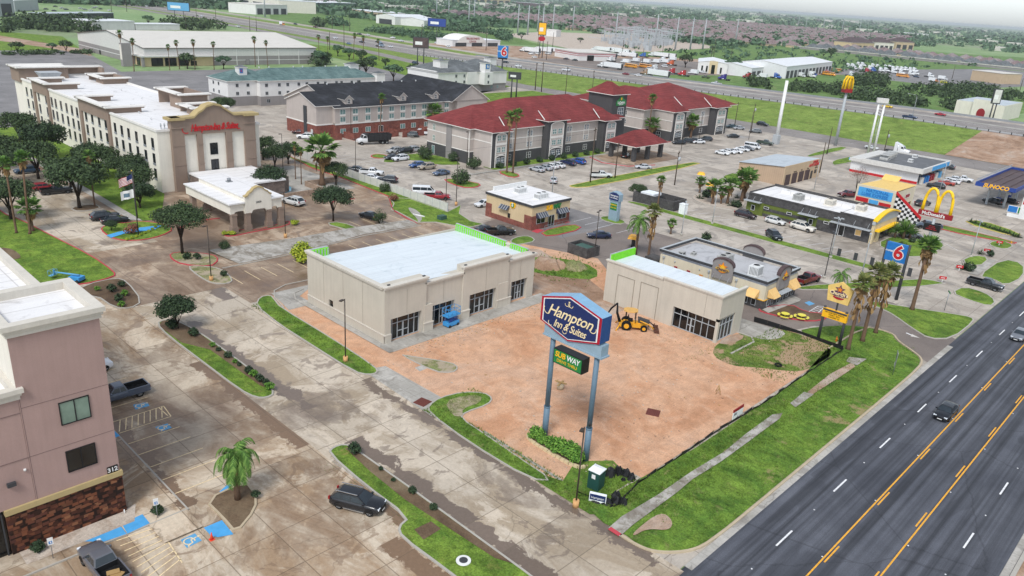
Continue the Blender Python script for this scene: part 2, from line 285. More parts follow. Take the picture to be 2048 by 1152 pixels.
# ------------------------------------------------------------------ geometry helpers
KIDS={}
def child(o,p):o.parent=p;KIDS.setdefault(p.name,[]).append(o);return o
def origin(p):
 v=Vector((0,0,0))
 while p is not None:v+=p.location;p=p.parent
 return v
class MB:
 def __init__(s,o=None,rz=0):
  s.v=[];s.f=[];s.k=[];s.o=Vector(o.location)if o is not None else Vector((0,0,0));s.sm=[]
 def add(s,vs,fs,k=0,sm=False):
  b=len(s.v);s.v+=[Vector(p)-s.o for p in vs]
  for f in fs:s.f.append([b+i for i in f]);s.k.append(k);s.sm.append(sm)
  return s
 def box(s,x0,y0,z0,x1,y1,z1,k=0):
  if x0>x1:x0,x1=x1,x0
  if y0>y1:y0,y1=y1,y0
  return s.add([(x0,y0,z0),(x1,y0,z0),(x1,y1,z0),(x0,y1,z0),(x0,y0,z1),(x1,y0,z1),(x1,y1,z1),(x0,y1,z1)],[(0,3,2,1),(4,5,6,7),(0,1,5,4),(1,2,6,5),(2,3,7,6),(3,0,4,7)],k)
 def obox(s,c,l,w,z0,z1,a,k=0):
  ca,sa=math.cos(R(a)),math.sin(R(a));q=[(c[0]+x*ca-y*sa,c[1]+x*sa+y*ca)for x,y in((-l/2,-w/2),(l/2,-w/2),(l/2,w/2),(-l/2,w/2))]
  return s.prism(q,z0,z1,k)
 def prism(s,pts,z0,z1,k=0,top=None):
  if sum(a[0]*b[1]-b[0]*a[1]for a,b in zip(pts,pts[1:]+pts[:1]))<0:pts=pts[::-1]
  n=len(pts);vs=[(p[0],p[1],z0)for p in pts]+[(p[0],p[1],z1)for p in pts]
  s.add(vs,[(i,(i+1)%n,n+(i+1)%n,n+i)for i in range(n)],k)
  tr=tessellate_polygon([[Vector((p[0],p[1],0))for p in pts]]);fs=[]
  for t in tr:
   a,b,c=(pts[i]for i in t)
   if(b[0]-a[0])*(c[1]-a[1])-(b[1]-a[1])*(c[0]-a[0])<0:t=t[::-1]
   fs.append(tuple(n+i for i in t));
  s.add([],[],0);b0=len(s.v)-2*n
  for t in fs:s.f.append([b0+i for i in t]);s.k.append(k if top is None else top);s.sm.append(False)
  for t in fs:s.f.append([b0+i-n for i in t[::-1]]);s.k.append(k);s.sm.append(False)
  return s
 def poly(s,pts,z,k=0):
  n=len(pts);b0=len(s.v);s.v+=[Vector((p[0],p[1],p[2]if len(p)>2 else z))-s.o for p in pts]
  for t in tessellate_polygon([[Vector((p[0],p[1],0))for p in pts]]):
   a,b,c=(pts[i]for i in t)
   if(b[0]-a[0])*(c[1]-a[1])-(b[1]-a[1])*(c[0]-a[0])<0:t=t[::-1]
   s.f.append([b0+i for i in t]);s.k.append(k);s.sm.append(False)
  return s
 def ngon(s,vs,k=0):return s.add(vs,[tuple(range(len(vs)))],k)
 def extr(s,prof,d,k=0,kc=None):
  d=Vector(d);n=len(prof);vs=[Vector(p)for p in prof];vs+=[p+d for p in vs]
  s.add(vs,[(i,(i+1)%n,n+(i+1)%n,n+i)for i in range(n)],k)
  kc=k if kc is None else kc
  return s.add(vs,[tuple(range(n))[::-1],tuple(range(n,2*n))],kc)
 def tube(s,pts,rs,n=8,k=0,cap=True,sm=True):
  pts=[Vector(p)for p in pts]
  if isinstance(rs,(int,float)):rs=[rs]*len(pts)
  vs=[]
  for i,p in enumerate(pts):
   d=(pts[min(i+1,len(pts)-1)]-pts[max(i-1,0)]).normalized()
   u=d.cross(Vector((0,0,1))if abs(d.z)<.95 else Vector((1,0,0))).normalized();w=d.cross(u)
   for j in range(n):
    a=2*math.pi*(j+.5)/n;vs.append(p+(u*math.cos(a)+w*math.sin(a))*rs[i])
  fs=[(i*n+j,i*n+(j+1)%n,(i+1)*n+(j+1)%n,(i+1)*n+j)for i in range(len(pts)-1)for j in range(n)]
  s.add(vs,fs,k,sm)
  if cap:
   b=len(s.v)-len(vs)
   s.f.append([b+j for j in range(n)][::-1]);s.k.append(k);s.sm.append(False)
   s.f.append([b+len(vs)-n+j for j in range(n)]);s.k.append(k);s.sm.append(False)
  return s
 def cyl(s,x,y,z0,z1,r,r1=None,n=16,k=0):return s.tube([(x,y,z0),(x,y,z1)],[r,r if r1 is None else r1],n,k)
 def hip(s,x0,y0,x1,y1,z,h,k=0,ov=.5,rise=.0,th=.18,kf=1):
  x0-=ov;y0-=ov;x1+=ov;y1+=ov;d=min(x1-x0,y1-y0)/2
  if x1-x0>=y1-y0:r0,r1=(x0+d,(y0+y1)/2,z+h),(x1-d,(y0+y1)/2,z+h)
  else:r0,r1=((x0+x1)/2,y0+d,z+h),((x0+x1)/2,y1-d,z+h)
  b=[(x0,y0,z),(x1,y0,z),(x1,y1,z),(x0,y1,z)]
  if x1-x0>=y1-y0:fs=[(0,1,5,4),(1,2,5),(2,3,4,5),(3,0,4)]
  else:fs=[(0,1,4),(1,2,5,4),(2,3,5),(3,0,4,5)]
  s.add(b+[r0,r1],fs,k)
  lo=[(p[0],p[1],z-th)for p in b]
  s.add(b+lo,[(0,4,5,1),(1,5,6,2),(2,6,7,3),(3,7,4,0),(4,7,6,5)],kf);return s
 def gable(s,x0,y0,x1,y1,z,h,ax='x',k=0,ov=.4,th=.18,kf=1,kw=None):
  if ax=='x':
   ym=(y0+y1)/2;sl=h/((y1-y0)/2);a=(x0-ov,y0-ov,z-ov*sl);b=(x1+ov,y0-ov,z-ov*sl);c=(x1+ov,ym,z+h);d=(x0-ov,ym,z+h);e=(x1+ov,y1+ov,z-ov*sl);g=(x0-ov,y1+ov,z-ov*sl)
  else:
   xm=(x0+x1)/2;sl=h/((x1-x0)/2);a=(x0-ov,y1+ov,z-ov*sl);b=(x0-ov,y0-ov,z-ov*sl);c=(xm,y0-ov,z+h);d=(xm,y1+ov,z+h);e=(x1+ov,y0-ov,z-ov*sl);g=(x1+ov,y1+ov,z-ov*sl)
  t=Vector((0,0,th));up=[Vector(q)+t for q in(a,b,c,d,e,g)];lo=[Vector(q)for q in(a,b,c,d,e,g)]
  s.add(up,[(0,1,2,3),(3,2,4,5)],k)
  s.add(up+lo,[(6,7,1,0),(7,8,2,1),(8,10,4,2),(10,11,5,4),(11,9,3,5),(9,6,0,3),(6,9,8,7),(9,11,10,8)],kf)
  if kw is not None:
   if ax=='x':
    for x in(x0,x1):s.add([(x,y0,z),(x,y1,z),(x,ym,z+h)],[(0,1,2)if x==x1 else(0,2,1)],kw)
   else:
    for y in(y0,y1):s.add([(x0,y,z),(x1,y,z),(xm,y,z+h)],[(0,1,2)if y==y0 else(0,2,1)],kw)
  return s
 def build(s,name,mats,parent=None,loc=None):
  me=bpy.data.meshes.new(name);me.from_pydata([tuple(v)for v in s.v],[],s.f)
  for x in(mats if isinstance(mats,(list,tuple))else[mats]):me.materials.append(MATS[x]if isinstance(x,str)else x)
  me.polygons.foreach_set('material_index',s.k);me.polygons.foreach_set('use_smooth',s.sm);me.update()
  o=bpy.data.objects.new(name,me);COL.objects.link(o)
  if parent is not None:child(o,parent)
  elif loc is not None:o.location=loc
  return o
def thing(name,label,cat,loc=(0,0,0),rz=0,group=None):
 o=bpy.data.objects.new(name,None);COL.objects.link(o);o.empty_display_size=.3
 o.location=(loc[0],loc[1],loc[2]if len(loc)>2 else 0);o.rotation_euler=(0,0,R(rz));o['label']=label;o['category']=cat
 if group:o['group']=group
 return o
def tag(o,label,cat,group=None):
 o['label']=label;o['category']=cat
 if group:o['group']=group
 return o
def struct(o,kind='structure'):o['kind']=kind;return o
def copy_tree(o,parent=None):
 c=o.copy();COL.objects.link(c)
 if parent is not None:c.parent=parent
 for ch in KIDS.get(o.name,()):copy_tree(ch,c)
 return c
def dup(root,loc,rz,label,group=None,sc=None,cat=None,z=0,color=None):
 c=copy_tree(root);c.location=(loc[0],loc[1],loc[2]if len(loc)>2 else z);c.rotation_euler=(0,0,R(rz));c['label']=label
 if sc is not None:c.scale=(sc,sc,sc)if isinstance(sc,(int,float))else sc
 if group:c['group']=group
 elif 'group' in c:del c['group']
 if cat:c['category']=cat
 return c
def sheet(name,pts,z,mat,smooth=0):
 if smooth:pts=chaikin(pts,smooth)
 a=sum(p[0]for p in pts)/len(pts);b=sum(p[1]for p in pts)/len(pts)
 return struct(MB().poly(pts,z).build(name,mat))
def chaikin(p,n=1):
 for _ in range(n):
  q=[]
  for a,b in zip(p,p[1:]+p[:1]):
   q+=[(a[0]*.75+b[0]*.25,a[1]*.75+b[1]*.25),(a[0]*.25+b[0]*.75,a[1]*.25+b[1]*.75)]
  p=q
 return p
def GP(*ts):return[G(t)for t in ts]
def offset(pts,d):
 if sum(a[0]*b[1]-b[0]*a[1]for a,b in zip(pts,pts[1:]+pts[:1]))<0:pts=pts[::-1]
 o=[];n=len(pts)
 for i in range(n):
  a,b,c=Vector(pts[i-1]),Vector(pts[i]),Vector(pts[(i+1)%n])
  e1=(b-a).normalized();e2=(c-b).normalized();n1=Vector((-e1.y,e1.x));n2=Vector((-e2.y,e2.x));q=(n1+n2)
  q=q.normalized()if q.length>1e-6 else n1
  o.append(tuple(b+q*min(d/max(.45,q.dot(n1)),d*2)))
 return pts,o
def island(pts,mat='grass_lawn',curb='curb_grey',w=.18,h=.15,smooth=1,name='grass_island',sheet_mat=None):
 if smooth:pts=chaikin(pts,smooth)
 out,inn=offset(pts,w);n=len(out)
 if curb:
  mb=MB();vs=[(p[0],p[1],0)for p in out]+[(p[0],p[1],h)for p in out]+[(p[0],p[1],h)for p in inn]+[(p[0],p[1],0)for p in inn]
  mb.add(vs,[(i,(i+1)%n,n+(i+1)%n,n+i)for i in range(n)]+[(n+i,n+(i+1)%n,2*n+(i+1)%n,2*n+i)for i in range(n)]+[(2*n+i,2*n+(i+1)%n,3*n+(i+1)%n,3*n+i)for i in range(n)])
  struct(mb.build('kerb',curb))
 return struct(MB().poly(inn,h-.03 if curb else.05).build(name,mat))
def strip(pts,w,z,mat,name,closed=False):
 mb=MB();ln(mb,pts,w,z);return struct(mb.build(name,mat))
def ln(mb,pts,w,z=.03,k=0):
 L=[];
 for i,p in enumerate(pts):
  a=Vector(pts[max(i-1,0)][:2]);b=Vector(pts[min(i+1,len(pts)-1)][:2]);e=(b-a).normalized();nn=Vector((-e.y,e.x))*w/2;q=Vector(p[:2]);zz=p[2]if len(p)>2 else z
  L+=[(q.x-nn.x,q.y-nn.y,zz),(q.x+nn.x,q.y+nn.y,zz)]
 mb.add(L,[(2*i,2*i+2,2*i+3,2*i+1)for i in range(len(pts)-1)],k)
def kerbline(pts,mat='curb_grey',w=.18,h=.15):
 mb=MB();L=[]
 for i,p in enumerate(pts):
  a=Vector(pts[max(i-1,0)]);b=Vector(pts[min(i+1,len(pts)-1)]);e=(b-a).normalized();nn=Vector((-e.y,e.x))*w/2;q=Vector(p)
  for sgn,z in((-1,0),(-1,h),(1,h),(1,0)):L.append((q.x+sgn*nn.x,q.y+sgn*nn.y,z))
 mb.add(L,[(4*i+j,4*i+j+1,4*i+4+j+1,4*i+4+j)for i in range(len(pts)-1)for j in range(3)])
 return struct(mb.build('kerb',mat))
TC={}
def text(s,size,mat,parent,loc,rz=0,ext=.03,name='lettering',shear=0,sx=1.,bold=0.,align='CENTER',tilt=90,label=None,sy=1.,spacing=1.,roll=0):
 cu=bpy.data.curves.new('t','FONT');cu.body=s;cu.size=size;cu.extrude=ext;cu.shear=shear;cu.offset=bold*size;cu.align_x=align;cu.align_y='CENTER';cu.space_character=spacing;cu.resolution_u=3
 t=bpy.data.objects.new('t',cu);COL.objects.link(t);bpy.context.view_layer.update()
 me=bpy.data.meshes.new_from_object(t.evaluated_get(bpy.context.evaluated_depsgraph_get()));bpy.data.objects.remove(t);bpy.data.curves.remove(cu)
 me.materials.clear();me.materials.append(MATS[mat]);me.name=name
 me.transform(Matrix.Rotation(R(rz),4,'Z')@Matrix.Rotation(R(tilt),4,'X')@Matrix.Rotation(R(roll),4,'Z')@Matrix.Diagonal((sx,sy,1,1)))
 o=bpy.data.objects.new(name,me);COL.objects.link(o)
 if parent is not None:child(o,parent);o.location=Vector(loc)-origin(parent)
 else:o.location=loc
 return o
WM={}
def win_mesh(w,h,frame,glass,cols=2,rows=1,d=.08,fw=.07,sill=None):
 key=(round(w,2),round(h,2),frame,glass,cols,rows,sill)
 if key in WM:return WM[key]
 mb=MB();mats=[frame,glass]
 mb.box(-w/2,-.03,-h/2,w/2,.02,h/2,1)
 for x in[-w/2+i*(w-fw)/cols for i in range(cols+1)]:mb.box(x,-d,-h/2,x+fw,0,h/2,0)
 for z in[-h/2+i*(h-fw)/rows for i in range(rows+1)]:mb.box(-w/2,-d+.004,z,w/2,-.001,z+fw,0)
 if sill:mb.box(-w/2-.05,-d-.04,-h/2-.45,w/2+.05,-.0,-h/2-.06,2);mats.append(sill)
 o=mb.build('window',mats);me=o.data;bpy.data.objects.remove(o);WM[key]=me;return me
def windows(parent,face,fixed,us,zs,w,h,frame='dark_grey',glass='glass_dark',cols=2,rows=1,sill=None,name='window'):
 me=win_mesh(w,h,frame,glass,cols,rows,sill=sill);L=origin(parent)
 for z in zs:
  for u in us:
   o=bpy.data.objects.new(name,me);COL.objects.link(o);child(o,parent)
   p,a={'-y':((u,fixed,z),0),'-x':((fixed,u,z),-90),'+x':((fixed,u,z),90),'+y':((u,fixed,z),180)}[face]
   o.location=Vector(p)-L;o.rotation_euler=(0,0,R(a))
def storefront(mb,face,fixed,u0,u1,z0,z1,verts,zh=None,door=None,kf=0,kg=1,d=.1,fw=.07,dark=None):
 s=-1 if face[0]=='-' else 1
 def B(a,b,za,zb,d0,d1,k):
  if face[1]=='y':mb.box(a,fixed+s*d0,za,b,fixed+s*d1,zb,k)
  else:mb.box(fixed+s*d0,a,za,fixed+s*d1,b,zb,k)
 B(u0,u1,z0,z1,-.02,.03,kg)
 for u in[u0]+list(verts)+[u1]:B(u-fw/2,u+fw/2,z0,z1,.03,d,kf)
 for z in[z0+fw/2,z1-fw/2]+([zh]if zh else[]):B(u0,u1,z-fw/2,z+fw/2,.032,d-.006,kf)
 if door:B(door[0],door[1],z0+1.0,z0+1.08,.034,d-.01,kf);B((door[0]+door[1])/2-.09,(door[0]+door[1])/2+.09,z0,z0+2.2,.034,d+.01,kf)
 # ------------------------------------------------------------------ terrain, paving, roads
n=NT('far_land');v=n.pos()
big=n.noise(v,.0016,6,.65,.5);md=n.noise(v,.012,6,.7);sm=n.noise(v,.22,6,.8)
c=n.ramp(md,[(.3,srgb('66824f')),(.5,srgb('81996a')),(.68,srgb('94a176'))])
c=n.mix(n.ramp(big,[(.5,0),(.58,1)]),c,n.ramp(md,[(.3,srgb('6d7a5e')),(.55,srgb('8b8a78')),(.7,srgb('9a9188'))]))
c=n.mix(1.,c,n.ramp(sm,[(.3,.7),(.7,1.25)]),'MULTIPLY')
n.done(c,.95,.1);MATS['far_land']=n.m
mb=MB()
xs=[-9000,-3000,-1000,0,1000,3000,9000,22000]
mb.add([(x,y,-.06)for y in xs for x in xs],[(j*8+i,j*8+i+1,j*8+i+9,j*8+i+8)for j in range(7)for i in range(7)])
struct(mb.build('ground','far_land'))
def rect(x0,y0,x1,y1):return[(x0,y0),(x1,y0),(x1,y1),(x0,y1)]
sheet('paving',rect(-60,24.4,146,200),0,'concrete_lot')
sheet('paving',rect(146,24.4,287,330),0,'concrete_lot')
sheet('paving',rect(102,200,146,330),0,'concrete_lot')
sheet('car_park',rect(-30,24.45,36,131),.012,'concrete_silt')
sheet('driveway',[(39,24.45),(49,24.45),(49.6,57),(49.4,131),(36,131),(36,57)],.012,'concrete_drive')
sheet('car_park',[(36,105),(104,105),(104,190),(44,230),(36,230)],.016,'concrete_brown')
sheet('car_park',[(49.4,97),(92,97),(92,109),(49.4,113)],.02,'concrete_brown')
sheet('driveway',[(36,131),(50.5,131),(50.5,320),(36,320)],.024,'concrete_drive')
sheet('car_park',[(92,74),(131,74),(131,112),(98,107),(92,105)],.018,'asphalt_brown')
sheet('car_park',[(112,92),(131,92),(131,112),(112,112)],.02,'asphalt_old')
sheet('car_park',[(50,205),(104,205),(104,262),(250,262),(270,372),(135,372),(152,470),(60,470),(50,300)],.01,'asphalt_old')
sheet('car_park',[(132,245),(200,245),(200,292),(132,292)],.016,'concrete_lot')
sheet('road',rect(-120,4.75,290,24.3),.02,'asphalt_road')
sheet('paving',rect(-120,-40,290,4.4),.01,'dirt_brown')
kerbline([(-120,4.58),(290,4.58)],'curb_grey',.35,.16)
strip([(-120,5.1),(290,5.1)],.6,.03,'concrete_walk','gutter')
strip([(49.6,24.0),(120,24.0)],.75,.03,'concrete_walk','gutter')
sheet('road',[(36,24),(49,24),(49,26.5),(36,26.5)],.0215,'concrete_drive')
mb=MB()
for y in(16.75,12.45):mb.box(-120,y-.07,.02,290,y+.07,.031)
k=-110
while k<285:
 mb.box(k+58.8-48,16.40,.02,k+61.9-48,16.54,.031);mb.box(k+58.8-48-.6,12.68,.02,k+61.9-48-.6,12.82,.031);k+=12.19
struct(mb.build('centre_lines','line_yellow'))
mb=MB();k=-9
for i in range(-12,20):
 x=58.1+12.19*i;mb.box(x,20.24,.02,x+3.1,20.4,.031);mb.box(x+.7,8.6,.02,x+3.8,8.76,.031)
struct(mb.build('lane_dashes','line_white'))
mb=MB()
for i in range(-12,20):
 for dx,y in((-4.5,20.32),(-10.5,16.9),(-3,12.25),(-4.5,8.68)):mb.box(58.1+12.19*i+dx,y-.06,.02,58.1+12.19*i+dx+.12,y+.06,.05)
struct(mb.build('road_studs','line_white'))
vg=[(48.9,30.6),(48.6,28.3),(49.4,26.6),(51.7,24.9),(54.5,24.45),(63.9,24.4),(96.5,24.4),(108.5,24.5),(111.6,25.2),(113.4,27.2),(115.2,29.8),(118,31.5),(116.5,36.5),(110.5,40.2),(106,41.5),(104.5,34),(53.5,33.9),(50.4,37.4),(48.6,33)]
island(vg,'grass_weedy',None,.22,.15,1)
kerbline(chaikin([(48.75,32),(48.6,28.3),(49.4,26.6),(51.7,24.9),(54.5,24.45),(63.9,24.4),(96.5,24.4),(108.5,24.5),(111.6,25.2),(113.4,27.2),(115.2,29.8),(118,31.5),(116.5,36.5)],2)[:-4],'curb_tan',.24)
sheet('grass',[(50.3,32.7),(52.5,34.6),(56.3,34.6),(57.6,38),(54.5,40.4),(50.9,39),(49.6,43),(49.0,43),(48.9,34)],.06,'grass_weedy')
site=[(49.6,43),(50.7,39.2),(57.2,38.6),(57.4,34.2),(105.3,34.2),(105.6,42),(99.2,44),(99.2,68),(108,80),(98,107),(93,98),(51.8,97.5),(49.9,68.5)]
sheet('building_site_dirt',site,.034,'dirt_orange')
sheet('bare_soil',[(85,62),(92.3,62),(99,76),(103,90),(97,95),(88,92),(85.5,76)],.044,'dirt_brown')
sheet('apron',[(49.0,56.4),(52.6,58.6),(52.4,69.2),(49.6,70.0)],.048,'concrete_walk')
strip([(50.9,39.2),(51.1,46.5),(51.3,50.6)],.35,.05,'concrete_walk','concrete_edge')
sheet('pavement',rect(55.6,71.9,86.5,74.4),.12,'concrete_walk');struct(MB().box(55.6,71.75,.0,86.5,71.9,.125).build('kerb','curb_grey'))
sheet('pavement',rect(54.9,71.75,56.2,95.0),.115,'concrete_walk')
island([(56.4,69.6),(59.4,64.9),(59.2,63.2),(57.6,62.6),(56.0,64.2),(55.7,70.6)],'grass_bare','curb_grey',.15,.14)
sheet('apron',GP((1,2,1310,670),(1,2,1430,618),(1,2,1395,595),(1,2,1270,640)),.05,'concrete_walk')
island([(49.2,57.2),(50.2,58.4),(52.4,59.0),(55.4,58.3),(57.2,56.6),(57.1,55),(55.6,54.2),(52.4,54.6),(51.2,54.0),(51.0,50),(50.6,45),(50.3,39.5),(48.6,41.2),(48.5,50)],'grass_weedy','curb_grey',.15,.14)
sheet('bare_soil',chaikin([(52.2,57.9),(54.8,57.5),(56.4,56.2),(55.2,55.1),(52.6,55.4),(51.5,54),(50.7,55)],1),.15,'grass_bare')
island([(53.2,98.0),(51.4,98.2),(49.4,95.6),(48.6,88),(48.5,80.7),(48.4,70.2),(49.3,68.4),(50.6,68.2),(51.3,69.6),(51.8,80.2),(51.9,93.0),(52.6,95.6)],'grass_weedy','curb_grey',.18,.15)
sheet('driveway',[(52.3,91.5),(56.3,91.5),(56.3,95.2),(61,98.4),(53.6,98.6)],.052,'concrete_walk')
kerbline([(52.1,92.5),(53.1,96.8),(54.4,99.2),(57,100.4),(61,100.2)],'curb_grey',.18,.14);kerbline([(55.4,91.8),(55.2,94.6),(56.2,96.6),(58.3,97.4)],'curb_grey',.18,.14)
island([(36.4,57.4),(37.4,58.0),(38.6,57.8),(39.1,56.6),(39.05,24.9),(38,24.4),(24,24.5),(24,32.4),(34.3,32.4),(34.2,37.6),(34.0,42.6),(34.6,43.9),(36.1,44.3),(36.0,50.8)],'grass_lawn','curb_grey',.2,.16)
sheet('planting_bed',[(38.2,57.1),(38.85,56.3),(38.85,34),(38.2,35.5),(37.5,46.5),(37.7,52)],.15,'mulch')
sheet('planting_bed',GP((1,3,1265,790),(1,3,1400,725),(1,3,1480,785),(1,3,1340,872)),.15,'mulch')
island([(36.2,97.5),(35.8,93),(35.85,84.2),(35.9,74.5),(36.4,71.7),(37.4,70.9),(38.6,71.2),(39.3,74),(39.5,82),(39.5,92),(38.8,97),(37.6,98.3)],'grass_lawn','curb_grey',.2,.16)
sheet('planting_bed',[(38.5,96.8),(39.2,94),(39.2,73),(38.7,71.9),(38.2,74),(38.1,86),(36.3,90),(36.2,96.8),(37.4,98)],.15,'mulch')
island([(24.0,58.0),(28.2,58.3),(27.9,55.8),(26.9,53.9),(23.9,51.9),(24.05,54.6)],'mulch','curb_tan',.2,.16,1,'planting_bed')
sheet('pavement',[(22.35,54.6),(22.35,86),(18.7,86),(18.7,60.8),(4,60.8),(4,57.8),(19.1,57.8),(19.1,54.6)],.13,'concrete_silt')
struct(MB().box(22.35,57.6,0,22.5,86,.14).box(4,57.65,0,22.35,57.8,.135).build('kerb','curb_grey'))
sheet('gravel_bed',[(19.4,61.2),(18.4,58.9),(10.3,58.9),(10.3,60.9),(18.4,61.0)],.15,'gravel_pale')
mb=MB();mb.poly(GP((0,3,975,745),(0,3,1140,668),(0,3,1200,740),(0,3,1020,825)),.146);mb.poly(GP((0,3,735,840),(0,3,965,762),(0,3,1015,826),(0,3,830,890),(0,3,620,885)),.146)
mb.poly(GP((0,3,1630,770),(0,3,1775,708),(0,3,1868,822),(0,3,1745,845),(0,3,1690,835)),.05);mb.poly(GP((0,3,915,0),(0,3,960,40),(0,3,925,55)),.15)
mb.poly(GP((0,3,1755,480),(0,3,1850,400),(0,3,1850,450),(0,3,1780,495)),.05)
struct(mb.build('blue_ramp_paint','paint_blue'))
def rollup(quads,mat,z=.03,name='parking_lines'):
 mb=MB()
 for a,b,w in quads:ln(mb,[a,b],w,z)
 return struct(mb.build(name,mat))
H=[]
for i in range(9):x0=16.6;t=i/8;H.append(((19.35+.0*t,57.1-5.0*t),(16.4,57.5-6.6*t),.1))
H+=[((19.6,57.0),(19.2,51.6),.1)]
for i in range(9):t=i/8;H.append(((22.8+4.9*t,74.0),(22.8+4.9*t+.9*(t<.9),76.2),.1))
H+=[((22.7,76.25),(28.2,76.25),.1),((22.7,73.7),(27.9,73.7),.1),((28.2,76.25),(27.9,73.7),.1)]
for y in(60.6,63.3,66.0,68.7,71.2,79.2,82,85,88):H.append(((22.6,y),(27.7,y),.1))
rollup(H,'line_faded')
mb=MB()
mb.poly(GP((0,3,1445,865),(0,3,1560,812),(0,3,1615,870),(0,3,1495,930)),.03);mb.poly(GP((0,2,1065,935),(0,2,1180,915),(0,2,1195,945),(0,2,1085,975)),.03);mb.poly(GP((0,2,1240,1115),(0,2,1340,1085),(0,2,1375,1120),(0,2,1290,1150)),.03)
struct(mb.build('blue_bay_marks','sky_blue'))
def wheelchair(c,s,a,mat='line_faded',z=.04):
 mb=MB();ca,sa=math.cos(R(a)),math.sin(R(a));T=lambda x,y:(c[0]+(x*ca-y*sa)*s,c[1]+(x*sa+y*ca)*s)
 ln(mb,[T(-.05+.3*math.cos(R(t)),-.12+.3*math.sin(R(t)))for t in range(100,375,25)],.08*s,z)
 ln(mb,[T(-.12,.38),T(-.08,.02),T(.2,0),T(.34,-.34),T(.45,-.32)],.09*s,z+.001);ln(mb,[T(-.1,.2),T(.16,.18)],.08*s,z+.002)
 mb.poly([T(-.13+.09*math.cos(R(t)),.5+.09*math.sin(R(t)))for t in range(0,360,45)],z+.001)
 struct(mb.build('wheelchair_symbol',mat))
wheelchair(G((0,3,1530,872)),1.35,-90);wheelchair(G((0,2,1130,942)),1.3,-90);wheelchair(G((0,2,1310,1118)),1.3,-90)
walk=[(48.6,31.6),(48.4,30.2),(50.5,30.4),(58,30.5),(61,30.7),(66,30.45),(72,30.5),(79.5,30.6),(81,31.0),(79.6,31.6),(73.1,31.5),(68,31.2),(62,31.5),(56.3,31.5),(50.8,31.8)]
sheet('pavement',walk,.15,'concrete_path');sheet('pavement',[(83.5,30.6),(88.6,30.6),(88.2,31.7),(84,31.5)],.15,'concrete_path')
sheet('bare_soil',[(88.5,30.7),(95,30.5),(101,30.4),(102,31.2),(96,31.7),(88.5,31.4)],.14,'dirt_brown');sheet('pavement',[(101.5,30.4),(104.8,30.3),(103.4,32.2),(101.6,31.9)],.155,'concrete_path')
sheet('bare_soil',chaikin(GP((2,3,980,800),(2,3,1190,640),(2,3,1290,720),(2,3,1260,800),(2,3,1080,780),(2,3,960,850)),2),.145,'dirt_brown')
sheet('tactile_patch',GP((2,3,765,790),(2,3,790,770),(2,3,875,825),(2,3,850,845)),.162,'curb_red')
sheet('weeds',chaikin([(105.3,34.2),(105.7,42),(102,47),(97,45.8),(92.5,46.5),(88.5,45),(87.5,41.5),(90,39),(92.5,35.5),(95,34.1)],2),.05,'grass_rough')
sheet('bare_soil',chaikin([(92.5,46.6),(93.6,45.0),(98.0,44.9),(98.2,46.6)],1),.056,'dirt_brown')
kerbline([(98.4,47.2),(98.6,44.4),(97.2,43.3),(90.9,43.4)],'curb_grey',.25,.14)
sheet('driveway',chaikin([(98.6,52),(98.5,45.4),(99.2,42.6),(101.8,41.4),(104.6,41.9),(104.2,44.6),(103.6,52)],1),.06,'concrete_walk')
sheet('car_park',[(99.1,66),(99.1,47),(101,44),(103.6,46),(105.6,41.8),(110.5,40.4),(115.6,36),(116.6,32.2),(113.6,28),(111,24.3),(123.5,24.3),(131.5,36),(131.5,92),(112,92),(112,72),(103.8,72)],.022,'asphalt_brown')
island(chaikin([(123.2,24.6),(134.0,24.5),(135.8,25.4),(134.4,28.4),(131.0,34.5),(129.2,38.8),(127.2,39.2),(126.6,36),(125.6,34.2),(122.2,30.2),(120.0,27.0)],1),'grass_lawn','curb_grey',.2,.15,0)
island(GP((2,2,2000,160),(3,2,180,130),(3,2,300,195),(3,2,440,205),(3,2,485,235),(3,2,420,268),(3,2,260,268),(3,2,0,212),(2,2,1960,180)),'mulch','curb_red',.2,.15,1,'terrace')
sheet('pavement',GP((2,2,1985,165),(3,2,170,50),(3,2,262,95),(3,2,250,112),(3,2,150,148),(3,2,0,205)),.13,'concrete_walk')
rollup([(G((3,2,310,200)),G((3,2,400,145)),.12),(G((3,2,400,145)),G((3,2,455,150)),.12),(G((3,2,310,200)),G((3,2,375,222)),.12),(G((3,2,375,222)),G((3,2,455,150)),.12)]+[(G((3,2,310+k*16,200-k*10)),G((3,2,362+k*17,228-k*13)),.14)for k in range(1,6)],'line_white')
rollup([(G((3,2,835,150)),G((3,2,905,108)),.15),(G((3,2,1105,360)),G((3,2,1165,385)),.3),(G((3,2,1200,318)),G((3,2,1270,342)),.3)],'line_white')
mb=MB();mb.poly(GP((3,2,1150,370),(3,2,1215,402),(3,2,1140,388)),.04);mb.poly(GP((3,2,1215,312),(3,2,1170,308),(3,2,1210,330)),.04);struct(mb.build('lane_arrows','line_pale'))
mb=MB();mb.poly(GP((3,2,292,118),(3,2,330,106),(3,2,375,128),(3,2,330,142)),.03);struct(mb.build('blue_bay_marks','sky_blue'))
sheet('street',[(133.5,24.4),(145.9,24.4),(145.9,118),(133.5,118)],.02,'concrete_lot')
sheet('street',[(133.5,104),(146,104),(146.2,103),(200,98),(286,94.5),(286,106.6),(205,117.2),(133.5,119.6)],.024,'concrete_lot')
island([(146.1,102),(146.1,46.8),(146.5,45.6),(148.8,45.6),(149.3,47),(149.1,98),(148.2,102.4)],'grass_lawn','curb_grey',.15,.14)
island(GP((2,1,450,330),(2,1,1420,145),(2,1,1535,160),(2,1,650,345),(2,1,480,352)),'grass_lawn','curb_yellow',.25,.15)
def hz(y):
 return 0. if y>430 else(5.4 if y<120 else 5.4*(430-y)/310)
